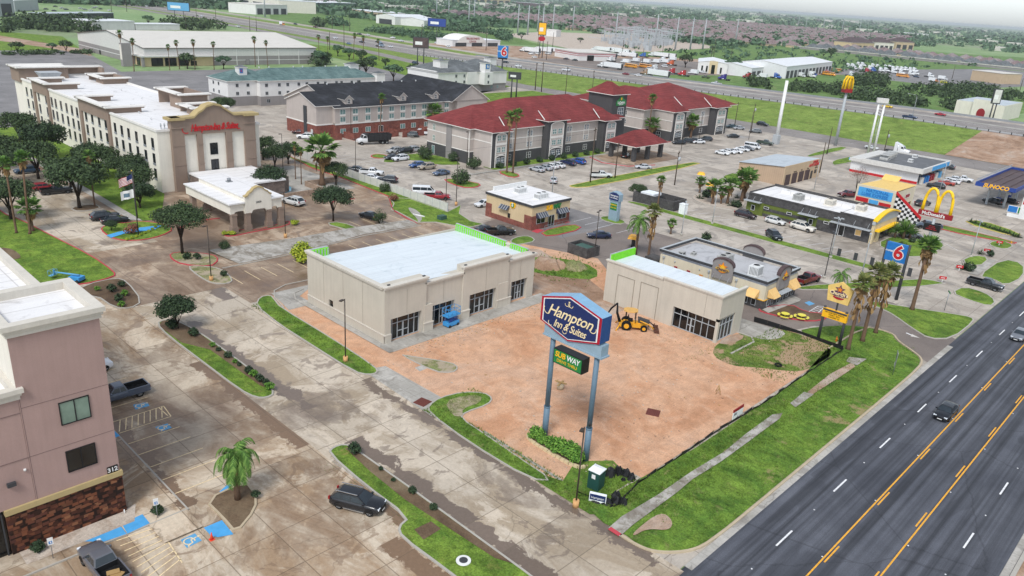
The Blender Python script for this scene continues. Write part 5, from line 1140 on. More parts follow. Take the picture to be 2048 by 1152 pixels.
for nm,(y0,y1)in dict(a=(49.5,51.5)).items():w=MB(T);w.add([(109.7,y0,3.1),(109.7,y1,3.1),(108.5,y1-.1,1.95),(108.5,y0+.1,1.95)],[(0,1,2,3)]);w.add([(109.7,y0,3.1),(108.5,y0+.1,1.95),(109.7,y0,1.95)],[(0,1,2)]);w.build('awning','awning_tan',T)
for x0,x1 in((110.6,113.0),(117.4,120.2)):w=MB(T);w.add([(x0,48.5,3.2),(x1,48.5,3.2),(x1-.1,47.3,2.0),(x0+.1,47.3,2.0)],[(0,1,2,3)]);w.add([(x0,48.5,3.2),(x0+.1,47.3,2.0),(x0,48.5,2.0)],[(0,1,2)]);w.build('awning','awning_tan',T)
w=MB(T);[w.cyl(109.75,y,3.2,3.45,.12,n=8)for y in(65.2,60.4)];w.build('wall_lamp','light_grey',T)
hvac((112.0,65.4),4.0,'small grey box unit at the far end of the chicken restaurant roof',1.0,.9,.7,fans=0);hvac((115.2,59.0),4.0,'long pale rooftop unit behind the arched sign of the chicken restaurant',3.2,1.5,1.2);hvac((113.3,52.4),4.0,'tall white and black rooftop unit on the near end of the chicken restaurant',2.0,1.7,1.6,fans=1,mat='hvac_white')
hvac((113.8,64.2),4.0,'low grey exhaust box in the middle of the chicken restaurant roof',.9,.7,.5,fans=1)
# ------------------------------------------------------------------ sandwich shop
T=thing('restaurant','small tan sandwich shop with red brick base, striped awnings and white roof','restaurant',(110.5,99,0))
w=MB(T);w.box(110.5,99,1.1,122,112,4.7,0);w.build('wall','stucco_tan',T)
w=MB(T);w.box(110.43,98.93,0,122.07,112.05,1.1);w.box(110.44,98.94,1.1,112.2-.2,99.5,2.9);w.box(110.44,99.5,1.1,110.6,101.0,2.9);w.box(121.2,98.94,1.1,122.06,99.6,3.0);w.box(110.44,110.3,1.1,110.6,112.04,2.9);w.build('brick_base','brick_red',T)
w=MB(T);
for a in((110.3,98.8,122.2,99.2),(110.3,111.8,122.2,112.2),(110.3,99.2,110.7,111.8),(121.8,99.2,122.2,111.8)):w.box(*a[:2],4.7,*a[2:],5.15)
w.build('parapet','dark_grey',T);w=MB(T);w.box(110.45,98.95,5.15,122.05,112.05,5.2);w.build('roof','roof_white',T)
w=MB(T);w.box(112,111.4,5.2,121.9,111.8,6.1);w.build('rear_parapet','white',T)
for x0,x1 in((111.7,114.9),(117.8,121.2)):
 w=MB(T);n_=10
 for i in range(n_):a0,a1=x0+(x1-x0)*i/n_,x0+(x1-x0)*(i+1)/n_;w.add([(a0,99,3.4),(a1,99,3.4),(a1,98.1,2.5),(a0,98.1,2.5)],[(0,1,2,3)],i%2)
 for s_,xx in((0,x0),(1,x1)):w.add([(xx,99,3.4),(xx,98.1,2.5),(xx,99,2.5)],[(0,1,2)],0)
 w.build('awning',['awning_navy','grey'],T)
w=MB(T);n_=8
for i in range(n_):a0,a1=105.2+2.6*i/n_,105.2+2.6*(i+1)/n_;w.add([(110.5,a0,3.6),(110.5,a1,3.6),(109.7,a1,2.8),(109.7,a0,2.8)],[(0,1,2,3)],i%2)
w.build('awning',['awning_navy','grey'],T)
windows(T,'-y',98.93,[113.1,119.6],[1.9],2.5,1.5,'light_grey','glass_black',2);windows(T,'-y',98.9,[116.3],[1.25],1.8,2.3,'light_grey','glass_black',2,name='door');windows(T,'-x',110.42,[105.2],[1.7],.6,.9,'black','glass_black',1)
text('SUB',1.35,'sub_yellow',T,(115.5,98.9,4.0),0,.06,bold=.035,shear=.1,sx=.85,spacing=.88);text('WAY',1.35,'sub_green',T,(117.85,98.9,4.0),0,.06,bold=.035,shear=.1,sx=.78,spacing=.85)
w=MB(T);w.extr([(110.38,104.3+.8*math.cos(R(a)),4.1+.75*math.sin(R(a)))for a in range(0,360,24)],(.1,0,0),0);w.extr([(110.34,104.3+.45*math.cos(R(a)),4.0+.5*math.sin(R(a)))for a in range(0,360,24)],(.1,0,0),1);w.build('logo',['sub_yellow','sub_green'],T)
text('S',1.0,'white',T,(110.3,104.3,4.1),-90,.01,bold=.05)
for x,y,l in((115.9,107.6,'pale twin fan unit at the back of the sandwich shop roof'),(116.2,102.0,'wide pale triple unit near the front of the sandwich shop roof')):hvac((x,y),5.2,l,2.4 if y>105 else 3.0,1.6,1.1,fans=2,mat='hvac_white')
island(GP((2,1,215,705),(2,1,480,640),(2,1,580,680),(2,1,290,750)),'grass_lawn','curb_red',.2,.15)
w=MB();w.poly(GP((2,1,155,700),(2,1,205,715),(2,1,260,690),(2,1,205,680)),.05);w.poly(GP((2,1,420,640),(2,1,470,625),(2,1,440,620)),.05);struct(w.build('red_ramp_paint','curb_red'))
T=thing('handrail','thin grey ramp handrail in front of the sandwich shop door','railing',(113,97.6,0));w=MB(T)
for x in(113,114.8,116.6,118.4,120.2):w.cyl(x,97.6,0,1.0,.03,n=5)
w.tube([(113,97.6,1.0),(120.2,97.6,1.0)],.03,5);w.tube([(113,97.6,.5),(120.2,97.6,.5)],.025,5);w.build('rail','grey',T)
island(GP((2,1,-20,770),(2,1,60,740),(2,1,150,740),(2,1,195,780),(2,1,90,805),(2,1,0,812)),'grass_weedy','curb_grey',.2,.15)
island(GP((1,1,1060,430),(1,1,1230,440),(1,1,1530,545),(1,1,1600,510),(1,1,1640,490),(1,1,1630,560),(1,1,1720,620),(1,1,1830,645),(1,1,1690,675),(1,1,1550,650),(1,1,1440,630),(1,1,1290,630),(1,1,1120,540),(1,1,1080,530),(1,1,1100,480)),'grass_lawn','curb_grey',.2,.15,0)
sheet('puddle',chaikin(GP((1,1,1215,505),(1,1,1300,540),(1,1,1335,600),(1,1,1300,640),(1,1,1290,600),(1,1,1230,545)),1),.14,'concrete_walk')
T=thing('downpipe_piece','white pipe lying across the wet gully in the lawn','pipe',(*G((1,1,1310,580)),.2));w=MB();w.tube([(-.5,1.5,0),(.3,-1.2,0)],.15,8);w.build('pipe','white',T)
T=thing('utility_box','dark green utility cabinet standing on the lawn by the white fence end','utility box',G((1,1,1487,605)));w=MB();w.box(-.8,-.6,0,.8,.6,.9);w.box(-.9,-.7,0,.9,.7,.1);w.build('casing','metal_green',T)
# ------------------------------------------------------------------ long white and taupe hotel, upper left
T=thing('hotel','long white and taupe stucco hotel with stepped parapets and red script sign','hotel',(64.4,162,0))
w=MB(T);w.box(64.4,162,0,87,258,12.7,0);w.build('wall','stucco_cream',T)
w=MB(T)
for a in((64.2,161.8,87.2,162.3),(64.2,162.3,64.7,258),(86.7,162.3,87.2,258),(64.7,257.5,86.7,258)):w.box(a[0],a[1],12.7,a[2],a[3],13.15)
w.build('parapet','trim_white',T)
w=MB(T);w.box(64.7,162.3,12.7,86.7,257.5,12.78);w.build('roof','roof_white',T)
def ucap(mb,x0,y0,x1,y1,z,k,o=.5,t=.8):
 for a in((x0-o,y0-o,x1+o,y0+t),(x0-o,y1-t,x1+o,y1+o),(x0-o,y0+t,x0+t,y1-t)):mb.box(a[0],a[1],z-.45,a[2],a[3],z-.18,k+1);mb.box(a[0]-.25,a[1]-.25,z-.18,a[2]+.25,a[3]+.25,z+.12,k)
def tower(y0,y1,z,depth,legs=True):
 w=MB(T);w.box(64.0,y0,11.0,64.4,y1,z);w.box(64.4,y0,12.78,64.4+depth,y0+.5,z);w.box(64.4,y1-.5,12.78,64.4+depth,y1,z);w.box(64.4,y0+.5,12.78,64.8,y1-.5,z)
 if legs:w.box(64.0,y0,0,64.4,y0+1.5,11.0);w.box(64.0,y1-1.5,0,64.4,y1,11.0)
 w.build('tower','stucco_taupe',T);c=MB(T);ucap(c,64.0,y0,64.4+depth,y1,z,0);c.build('tower_cap',['trim_white','stucco_taupe'],T)
tower(187,206,14.2,7.0);tower(228.4,241,14.3,7.0)
w=MB(T);w.box(63.9,251,12.0,76.5,251.6,15.9);w.box(63.9,251.6,12,64.5,258.5,15.9);w.box(76,251.6,12.8,76.5,258.5,15.9);w.box(76.5,257.9,12.8,87,258.5,15.2);w.box(86.4,253,12.8,87,257.9,15.2);w.build('tower','stucco_taupe',T)
w=MB(T);ucap(w,63.9,251,76.5,258.5,16,0);ucap(w,77.5,256.9,87,258.5,15.3,0);w.box(64,250.6,15.95,76.6,258.4,16.05,0);w.build('tower_cap',['trim_white','stucco_taupe'],T)
for x0,x1,y0,y1,z in((80.5,87.3,236,247,14.4),(80.8,87.3,187,200,16.3),(79.5,87.3,178,185,14.5)):
 w=MB(T);w.box(x0,y0,12.78,x1,y0+.5,z);w.box(x0,y1-.5,12.78,x1,y1,z);w.box(x1-.4,y0+.5,0,x1,y1-.5,z);w.box(x0,y0+.5,12.78,x0+.5,y0+(y1-y0)*.5,z);w.build('tower','stucco_taupe',T)
 c=MB(T);ucap(c,x0,y0,x1,y1,z,0);c.build('tower_cap',['trim_white','stucco_taupe'],T)
gp=[(67.0,15.2),(69.0,15.2),(71.8,15.3),(72.8,16.2),(73.8,16.7),(74.6,17.4),(76.2,17.8),(77.8,17.4),(78.7,16.7),(79.6,16.1),(80.6,15.4),(83.2,15.3),(85.6,15.3)]
w=MB(T);pl=[(67.0,11.8),(85.6,11.8)]+gp[::-1];w.extr([(x,161.0,z)for x,z in pl],(0,1.6,0))
for x0,x1 in((67.0,69.6),(72.3,73.5),(78.7,80.1),(83.0,85.6)):w.box(x0,161.0,0,x1,162,11.8);w.box(x0-.06,160.93,9.6,x1+.06,161.0,9.75);w.box(x0-.06,160.93,5.5,x1+.06,161,5.65)
w.box(66.9,160.8,13.3,69.7,161,13.5);w.box(82.9,160.8,13.3,85.7,161,13.5);w.build('facade','stucco_taupe',T)
w=MB(T)
for(x0,z0),(x1,z1)in zip(gp,gp[1:]):w.extr([(x0,160.6,z0-.05),(x1,160.6,z1-.05),(x1,160.6,z1+.35),(x0,160.6,z0+.35)],(0,2.4,0))
w.box(66.4,160.4,15.0,69.8,163.4,15.55);w.box(82.8,160.4,15.05,86.3,163.4,15.6);w.build('coping','cream' if False else 'stucco_band',T)
w=MB(T)
for x0,x1,z in((69.6,72.3,11.5),(73.5,78.7,11.6),(80.1,83.0,11.5)):w.box(x0,161.5,0,x1,162,z+.3)
w.build('white_panel','stucco_cream',T)
windows(T,'-y',161.49,[76.0],[8.4,4.85],1.7,2.5,'black','glass_dark',2)
text('Hampton Inn & Suites',2.0,'red',T,(76.2,160.9,13.15),0,.06,shear=.4,sx=.66,bold=.022,spacing=.9)
w=MB(T)
for cx_,r_ in((70.0,.8),(77.2,.55),(76.2,.45),(81.6,.6)):
 for i in range(7):a0,a1=R(150+i*22),R(172+i*22);w.add([(cx_+(r_-.1)*math.cos(a0),160.88,13.0+(r_-.1)*math.sin(a0)),(cx_+(r_+.1)*math.cos(a0),160.88,13.0+(r_+.1)*math.sin(a0)),(cx_+(r_+.1)*math.cos(a1),160.88,13.0+(r_+.1)*math.sin(a1)),(cx_+(r_-.1)*math.cos(a1),160.88,13.0+(r_-.1)*math.sin(a1))],[(0,1,2,3)])
w.build('sign_swash','red',T)
ysl=[164.5,168.6,172.8,177.0,180.8,184.6];ys2=[190.2,194.2,198.6,202.6];ys3=[208.6,212.2,216,220,224,227];ys4=[231.5,237.5];ys5=[243.5,247.6]
for z in(10.1,6.9,3.7):windows(T,'-x',64.38,ysl+ys2+ys3+ys4+ys5,[z],1.15,2.0,'dark_grey','glass_dark',1,sill='grey')
w=MB(T);w.box(70,146.5,0,84,161.0,3.6);w.box(84,150,0,87,161.5,3.4);w.build('lobby','brick_taupe',T);w=MB(T);w.box(69.8,146.3,3.6,84.2,161.0,3.9);w.build('lobby_roof','roof_white',T)
for i in range(3):w=MB(T);w.extr([(66.2+i*.75,164.2+.42*math.cos(R(a)),13.6+.42*math.sin(R(a)))for a in range(0,360,30)],(.08,.04,.1));w.box(66.2+i*.75,164.1,12.8,66.3+i*.75,164.3,13.6);w.build('satellite_dish','light_grey',T)
for x,y in((70,185),(72.5,196),(76,178),(74,168.5),(79,206),(72,214),(80,222),(69,176)):vent(T,x,y,12.78)
T=thing('rooftop_unit','grey louvred cooling box by the far corner tower of the white hotel','air conditioner',(70,246.5,12.78));w=MB();w.box(-2,-2,0,2,2,1.1);w.add([(-2,-2,1.1),(2,-2,1.1),(2,2,1.1),(-2,2,1.1),(-2.8,-2.4,2.4),(2.8,-2.4,2.4),(2.8,2.4,2.4),(-2.8,2.4,2.4)],[(0,1,5,4),(1,2,6,5),(2,3,7,6),(3,0,4,7),(4,5,6,7)]);w.build('casing','light_grey',T)
T=thing('portico','white drive-through entrance portico with curved gable on tan pillars','portico',(68,128.6,0))
PY=128.6
w=MB(T)
def arch_wall(mb,x0,x1,y,zb,zt,r,d,k=0,top=None):
 q=[(x0,zb)]+[(x0+r*(1-math.cos(math.pi/2*i/5)),zb+r*math.sin(math.pi/2*i/5))for i in range(6)]+[(x1-r*(1-math.cos(math.pi/2*i/5)),zb+r*math.sin(math.pi/2*i/5))for i in range(5,-1,-1)]
 for a,b in zip(q,q[1:]):
  if b[0]-a[0]>1e-4:mb.add([(a[0],y,a[1]),(b[0],y,b[1]),(b[0],y,zt),(a[0],y,zt),(a[0],y+d,a[1]),(b[0],y+d,b[1]),(b[0],y+d,zt),(a[0],y+d,zt)],[(0,1,2,3),(0,4,5,1),(5,4,7,6)],k)
arch_wall(w,63.4,65.4,PY,3.4,5.3,.5,.4);w.box(62.7,PY,3.5,63.4,PY+.6,5.3);w.box(65.4,PY-.3,3.3,66.7,PY+.4,6.4);arch_wall(w,66.7,69.6,PY-.3,3.3,6.4,.6,.4);w.box(69.6,PY-.3,3.5,70.7,PY+.4,6.4)
arch_wall(w,70.7,72.0,PY,3.4,5.4,.5,.4);w.box(72.0,PY,3.5,72.9,PY+.6,5.4)
cp=[(65.4,6.4),(65.9,6.5),(66.3,7.0),(66.8,7.25),(67.2,7.7),(68.1,8.0),(69.0,7.7),(69.4,7.25),(69.9,7.0),(70.3,6.5),(70.7,6.4)]
w.extr([(x,PY-.3,z)for x,z in cp]+[],(0,.5,0))
w.box(62.7,PY+.6,3.5,63.0,146.5,5.3);w.box(72.6,PY+.6,3.5,72.9,146.5,5.4);w.box(65.4,PY+.4,5.3,65.7,146.5,6.3);w.box(70.4,PY+.4,5.4,70.7,146.5,6.3);w.build('fascia_wall','stucco_cream',T)
w=MB(T);w.box(62.3,PY-.4,5.3,65.35,146.5,5.55);w.box(65.2,PY+.2,6.3,70.9,147,6.5);w.box(70.75,PY-.4,5.4,73.3,146.5,5.65);w.build('roof','roof_white',T)
w=MB(T)
for(x0,z0),(x1,z1)in zip(cp,cp[1:]):w.extr([(x0,PY-.5,z0),(x1,PY-.5,z1),(x1,PY-.5,z1+.22),(x0,PY-.5,z0+.22)],(0,.9,0))
w.build('coping','stucco_band',T)
for x in(62.75,65.45,69.65,72.15):
 for y in(PY-.25,144.5):w=MB(T);w.box(x-.05,y-.1,0,x+1.15,y+1.1,1.15);w.box(x+.1,y,1.15,x+1.0,y+.95,3.55);w.box(x,y-.08,3.2,x+1.1,y+1.05,3.4);w.build('pillar','stucco_taupe',T)
text('2009',.55,'dark_grey',T,(68.1,PY-.33,5.2),0,.02)
T=thing('roof_vent','dark turbine vent in the middle of the portico roof','vent',(68.4,140,6.5));w=MB();w.box(-.5,-.5,0,.5,.5,.15);w.cyl(0,0,.15,.7,.35,n=10);w.build('hood','grey',T)
# ------------------------------------------------------------------ grey hotels with red roofs
def bay(T,x0,x1,y,z1=9.8,wide=1.1,arch=1.0):
 "dark corner piers with one tall white arched frame holding three storeys of paired windows"
 w=MB(T);w.box(x0,y,0,x1,y+2.5,z1);w.build('bay_wall','stucco_dark',T)
 a,b=x0+wide,x1-wide;c=(a+b)/2;hw=(b-a)/2;f=MB(T);zt=z1-1.3
 f.box(a,y-.14,0,a+.28,y,zt);f.box(b-.28,y-.14,0,b,y,zt);f.box(a+.28,y-.06,3.5,b-.28,y,zt,1);f.box(a+.28,y-.1,2.9+.5,b-.28,y-.06,3.6,0);f.box(a+.28,y-.12,5.9,b-.28,y,6.6,0)
 n_=8
 for i in range(n_):
  t0,t1=math.pi*i/n_,math.pi*(i+1)/n_
  for zz,rr in((zt,.95),(2.55,.85)):
   p=[(c-hw*math.cos(t0),zz+rr*math.sin(t0)),(c-hw*math.cos(t1),zz+rr*math.sin(t1)),(c-(hw-.26)*math.cos(t1),zz+(rr-.24)*math.sin(t1)),(c-(hw-.26)*math.cos(t0),zz+(rr-.24)*math.sin(t0))];f.extr([(u,y-.16,v)for u,v in p],(0,.15,0),0)
   if zz==zt:f.extr([(c-(hw-.2)*math.cos(t0),y-.05,zz),(c-(hw-.2)*math.cos(t1),y-.05,zz),(c-(hw-.2)*math.cos(t1),y-.05,zz+(rr-.2)*math.sin(t1)),(c-(hw-.2)*math.cos(t0),y-.05,zz+(rr-.2)*math.sin(t0))],(0,.05,0),1)
 f.build('arched_frame',['trim_white','stucco_grey'],T)
 windows(T,'-y',y-.06,[c-hw*.42,c+hw*.42],[7.9,4.8],hw*.62,1.45,'white','glass_teal',2,2);windows(T,'-y',y-.06,[c-hw*.42,c+hw*.42],[1.9],hw*.62,1.5,'white','glass_blue',2,2)
def seg(T,x0,x1,y,ws,t=9.6,pairs=True):
 windows(T,'-y',y,[c+d for c in ws for d in((-.62,.62)if pairs else(0,))],[7.7,4.7],.8,1.45,'white','glass_blue',2,2);windows(T,'-y',y-.02,[c for c in ws],[1.7],1.8,1.6,'white','glass_blue',2,2)
 f=MB(T)
 for c in ws:
  f.box(c-1.2,y-.1,3.9,c-1.08,y,8.4);f.box(c+1.08,y-.1,3.9,c+1.2,y,8.4)
  for i in range(5):t0,t1=math.pi*i/5,math.pi*(i+1)/5;f.extr([(c-1.2*math.cos(t0),y-.1,8.4+.5*math.sin(t0)),(c-1.2*math.cos(t1),y-.1,8.4+.5*math.sin(t1)),(c-1.06*math.cos(t1),y-.1,8.4+.38*math.sin(t1)),(c-1.06*math.cos(t0),y-.1,8.4+.38*math.sin(t0))],(0,.1,0))
 f.build('window_surround','trim_white',T)
def belt(T,x0,y0,x1,y1):
 w=MB(T);
 for z in(3.25,6.6):w.box(x0-.07,y0-.07,z,x1+.07,y1+.07,z+.24)
 w.build('belt_course','trim_white',T)
T=thing('hotel','grey three storey hotel with a long red hip roof and white arched window frames','hotel',(142,144,0))
w=MB(T);w.box(142,151.5,3.3,150,169,9.5,0);w.box(150,147,3.3,198,169,9.5,0);w.box(143.5,144.6,0,150,151.5,9.5,0);w.box(141.94,151.44,0,150,169,3.28,1);w.box(150,146.94,0,198,169,3.28,1);w.build('wall',['stucco_grey','stucco_dark'],T)
belt(T,142,151.5,150,169);belt(T,150,147,197,152);w=MB(T)
for z in(6.6,):w.box(143.42,144.7,z,143.5,151.5,z+.24)
w.box(141.85,151.4,0,142.0,151.6,9.4);w.box(143.4,144.5,0,143.55,144.7,9.4);w.build('trim','trim_white',T)
bay(T,143.6,150.0,144.4,9.6);bay(T,165.8,173.9,145.0,11.0,1.2);bay(T,191,197.8,144.4,9.6)
seg(T,150,166,147,[152.6,160.6]);seg(T,174,191,147,[177.6,185.6])
w=MB(T);w.box(141.8,158.6,0,141.95,160.8,9.2);w.build('stair_recess','stucco_mid',T)
windows(T,'-x',141.99,[166.1],[7.7,4.7],1.0,1.6,'white','glass_green',2,2);windows(T,'-x',141.93,[166.2],[1.4],1.2,2.4,'white','glass_teal',1,name='door')
w=MB(T)
w.hip(150,147,203,172,9.6,6.0,0,.8);w.hip(142,151.5,165,169,9.6,4.6,0,.8);w.hip(143.6,144.4,150.0,168,9.6,2.4,0,.7);w.hip(165.8,145,173.9,164,11.0,2.6,0,.7);w.hip(191,144.4,197.8,166,9.6,2.6,0,.7);w.build('roof',['roof_red','trim_white'],T)
w=MB(T)
for p,q in(((150.2,143.9+2.5,9.9),(152.6,151.5,12.0)),((165.3,146.0,11.2),(167.3,150.5,13.0)),((190.5,146.2,10.1),(192.4,150.5,12.2))):w.tube([p,q],.14,5)
w.build('valley_flashing','trim_white',T);w=MB(T);w.box(148.5,158,11.6,149.3,158.8,12.6);w.build('roof_vent','hvac_white',T)
w=MB(T);w.box(198.5,148,0,206,157.5,16.4);w.build('tower','stucco_dark',T);w=MB(T);w.hip(198.5,148,206,157.5,16.5,3.4,0,.7);w.build('tower_roof',['roof_red','trim_white'],T)
windows(T,'-y',147.98,[203.2],[11.2],3.0,2.4,'white','glass_blue',3,2)
w=MB(T);w.extr([(x,147.85,z)for x,z in((200.6,13.0),(205.2,13.0),(205.4,13.6),(205.1,14.6),(204,15.1),(203.6,15.8),(202.2,15.8),(201.8,15.1),(200.7,14.6),(200.4,13.6))],(0,.15,0));lg=w.build('hotel_sign','sub_green',T);text('LaQuinta',1.15,'white',lg,(202.9,147.82,13.95),0,.02,sx=.85,bold=.02);text('INN & SUITES',.4,'white',lg,(202.9,147.82,13.3),0,.02,sx=.9)
w=MB(T);w.extr([(202.9+.35*math.cos(R(a)),147.8,15.1+.45*math.sin(R(a)))for a in range(0,360,30)],(0,.04,0));w.build('sun_emblem','sub_yellow',lg)
T=thing('entrance_canopy','red hip roofed drive-in canopy on dark square posts before the red-roofed hotel','canopy',(195,133,0))
w=MB(T);w.hip(187.2,129.5,203,139.8,4.6,3.6,0,.6);w.build('roof',['roof_red','trim_white'],T)
for x,y in((188.2,130.5),(188.2,138.8),(201.8,130.5),(201.8,138.8),(195,130.5),(195,138.8)):w=MB(T);w.box(x-.55,y-.55,0,x+.55,y+.55,4.4);w.build('post','stucco_dark',T)
w=MB(T);w.box(187.6,130,4.2,202.6,139.4,4.58);w.build('soffit','trim_white',T)
T=thing('hotel','second grey hotel wing with red hip roof nearer the highway','hotel',(229.4,145,0))
w=MB(T);w.box(223.5,153,3.3,229.5,185,9.7,0);w.box(229.4,147.5,3.3,266,185,9.7,0);w.box(223.44,152.94,0,229.4,185,3.28,1);w.box(229.36,147.44,0,266,185,3.28,1);w.box(229.46,145.2,3.3,237,147.48,9.7,0);w.box(229.42,145.15,0,237,147.42,3.28,1);w.build('wall',['stucco_grey','stucco_dark'],T)
belt(T,229.4,147.5,258,150);w=MB(T)
for z in(3.25,6.6):w.box(229.3,145.2,z,229.4,153,z+.22);w.box(223.4,153,z,223.5,185,z+.22);w.box(223.5,152.9,z,229.4,153,z+.22)
w.build('belt_course','trim_white',T)
bay(T,230.0,237.5,145.0,9.8,1.2);bay(T,257.0,265.8,145.0,9.8,1.4);seg(T,238,257,147.5,[240.5,252.5]);windows(T,'-y',147.5,[246],[7.7,4.7],.9,1.6,'white','glass_blue',2,2)
windows(T,'-x',223.49,[167,160.5],[7.9,4.9],1.1,1.5,'white','glass_dark',2,2);windows(T,'-x',229.3,[150.0],[1.6],1.8,2.0,'white','glass_dark',2,2);windows(T,'-x',223.4,[168],[1.6],1.6,2.2,'white','glass_green',2,2)
w=MB(T);w.hip(238,147.5,275,185,9.9,6.4,0,.8);w.hip(223.5,153,250,185,9.9,5.4,0,.8);w.hip(229.8,145,237.6,175,9.9,3.4,0,.8);w.hip(257,145,266,172,9.9,3.0,0,.8);w.build('roof',['roof_red','trim_white'],T)
w=MB(T)
for p,q in(((238.6,146.6,10.2),(240.8,153,13.4)),((256.2,146.6,10.2),(257.8,151,12.6))):w.tube([p,q],.15,5)
w.build('valley_flashing','trim_white',T)
# ------------------------------------------------------------------ dark roofed inn
T=thing('inn','grey clapboard inn with brick ground floor, dark shingle roof and dormers','inn',(125.5,198.3,0))
w=MB(T);w.box(125.5,199.6,4.0,131,216,9.5,0);w.box(131,198.3,4.0,178,212+12,8.9,0);w.box(178,196.8,4.0,192,224,9.0,0);w.box(125.44,199.54,0,131,216,3.9,1);w.box(131,198.24,0,178,224,3.9,1);w.box(177.9,196.74,0,192,224,3.9,1)
w.build('wall',['stucco_grey','brick_red'],T)
w=MB(T);w.box(125.35,199.45,3.85,131.1,216.1,4.2);w.box(131,198.15,3.85,178,224,4.2);w.box(177.8,196.65,3.85,192.1,224,4.2);w.build('belt_course','trim_white',T)
w=MB(T);w.box(125.3,204.6,0,125.46,206.3,8.9);w.build('stair_recess','dark_grey',T)
w=MB(T);w.gable(125.5,199.6,133,216,9.5,2.9,'x',0,.5,.2,1,2);w.gable(131,198.3,178,226,8.9,5.0,'x',0,.5,.2,1,2);w.gable(175.5,196.6,192,230,9.0,4.8,'y',0,.5,.2,1,2);w.build('roof',['roof_black','trim_white','stucco_grey'],T)
for x in(135.5,156.0,169.5):
 w=MB(T);w.box(x,199.6,9.3,x+2.6,204.5,11.0,2);w.gable(x-.1,199.6,x+2.7,207,11.0,1.1,'y',0,.3,.12,1,2);w.build('dormer',['roof_black','trim_white','stucco_grey'],T)
windows(T,'-y',199.58,[136.8,157.3,170.8],[10.4],1.0,1.3,'white','glass_dark',2,2)
wx=[133.7,138.2,142.8,147.4,151.8,156.2,160.6,165.0];windows(T,'-y',198.28,wx+[169.8,174.6],[7.6,4.9+.5],1.9,1.5,'white','glass_teal',2,sill='trim_white');windows(T,'-y',198.22,[133.7,138.2,142.8,156.2,160.6,166,170],[1.9],1.9,1.5,'white','glass_teal',2)
windows(T,'-y',198.2,[147.6],[1.5],1.7,2.4,'white','glass_dark',2,name='door');windows(T,'-x',125.44,[202.0],[1.4],1.1,2.2,'white','offwhite',1,name='door')
for x in(137,147,158,166,172):vent(T,x,211.5,13.6,s=.5)
T=thing('brick_enclosure','low red brick patio wall in front of the dark roofed inn','wall',(129,194,0));w=MB(T)
for a in((134,192.6,150,192.9),(150,192.6,150.3,197.6),(133.7,192.6,134,198.0),(150.3,190.5,162,190.8),(162,190.5,162.3,197),(127,195.5,127.3,199),(127,195.5,131.5,195.8)):w.box(a[0],a[1],0,a[2],a[3],1.9)
w.build('wall','brick_red',T)
# ------------------------------------------------------------------ white motels with green and slate roofs
T=thing('motel','long white motel with teal green hip roof and small square windows','motel',(131,262,0))
w=MB(T);w.box(131,264.4,3.3,142,279,8.7,0);w.box(142,262,3.3,193,277,8.7,0);w.box(130.94,264.34,0,142,279,3.28,1);w.box(142,261.94,0,193.05,277,3.28,1);w.build('wall',['stucco_white','stucco_mid'],T)
w=MB(T);w.hip(131,264.4,150,279,8.8,3.2,0,.5);w.hip(142,262,193,277,8.8,3.6,0,.5);w.build('roof',['roof_teal','trim_white'],T)
for a in((137,267.5,9.5,140.2,270,13.0),(184.5,268,10,188.5,272,13.2),(192,260.5,0,196,264,10.4)):w=MB(T);w.box(*a);w.build('turret','stucco_white',T)
w=MB(T);w.hip(137,267.5,140.2,270,13.0,.7,0,.25);w.hip(184.5,268,188.5,272,13.2,.8,0,.3);w.hip(192,260.5,196,264,10.4,.8,0,.3);w.build('turret_roof',['roof_slate','trim_white'],T)
w=MB(T);w.box(137.4,267.42,11.0,138.6,267.5,12.6);w.build('sign_panel','m6_blue',T);text('6',1.5,'red',T,(138.0,267.4,11.8),0,.02)
windows(T,'-y',261.98,[144.5,149.6,153,157.6,161,165.8,169,174,176.3,181],[7.2,4.4],1.1,1.2,'light_grey','glass_dark',2);windows(T,'-y',261.93,[145,153,161,169,176],[1.7],1.3,1.3,'light_grey','glass_dark',2)
windows(T,'-y',264.38,[134.5,138.6],[7.2,4.4],1.1,1.2,'light_grey','glass_dark',2);windows(T,'-x',130.98,[271,275],[7.2,4.4],1.0,1.2,'light_grey','glass_dark',1);windows(T,'-y',261.9,[184.3],[6.9],1.6,2.0,'light_grey','glass_dark',2)
for x in(146,150,160,164,174,179):vent(T,x,269.5,12.2,s=.5)
T=thing('motel','white motel with slate grey roofs, gables and a small blue 6 sign','motel',(232,266,0))
w=MB(T);w.box(231,268.5,3.4,248,290,8.8,0);w.box(248,268,3.4,256,290,8.8,0);w.box(260,268,3.4,273.5,290,8.8,0);w.box(230.95,268.4,0,273.55,290,3.38,1);w.box(255.5,264.5,3.4,261,290,9.0,0);w.box(231,270,8.8,233,288,9.4,0);w.build('wall',['stucco_white','stucco_mid'],T)
w=MB(T);w.hip(231,268.5,262,290,8.9,4.4,0,.4);w.hip(254,268,273.5,290,8.9,4.6,0,.4);w.build('roof',['roof_slate','trim_white'],T)
for a in((235,272,9.5,239.5,277,13.6),(256.5,265.5,9,260,269,13.0),(267.5,273.5,11,271.5,278,14.2)):w=MB(T);w.box(*a);w.build('turret','stucco_white',T)
w=MB(T);w.hip(235,272,239.5,277,13.6,.8,0,.3);w.hip(267.5,273.5,271.5,278,14.2,.8,0,.3);w.hip(256.5,265.5,260,269,13,.7,0,.3);w.build('turret_roof',['roof_slate','trim_white'],T)
w=MB(T);w.box(257.0,265.4,10.4,259.2,265.5,12.6);w.build('sign_panel','m6_blue',T);text('6',2.2,'white',T,(258.1,265.36,11.5),0,.02,bold=.03)
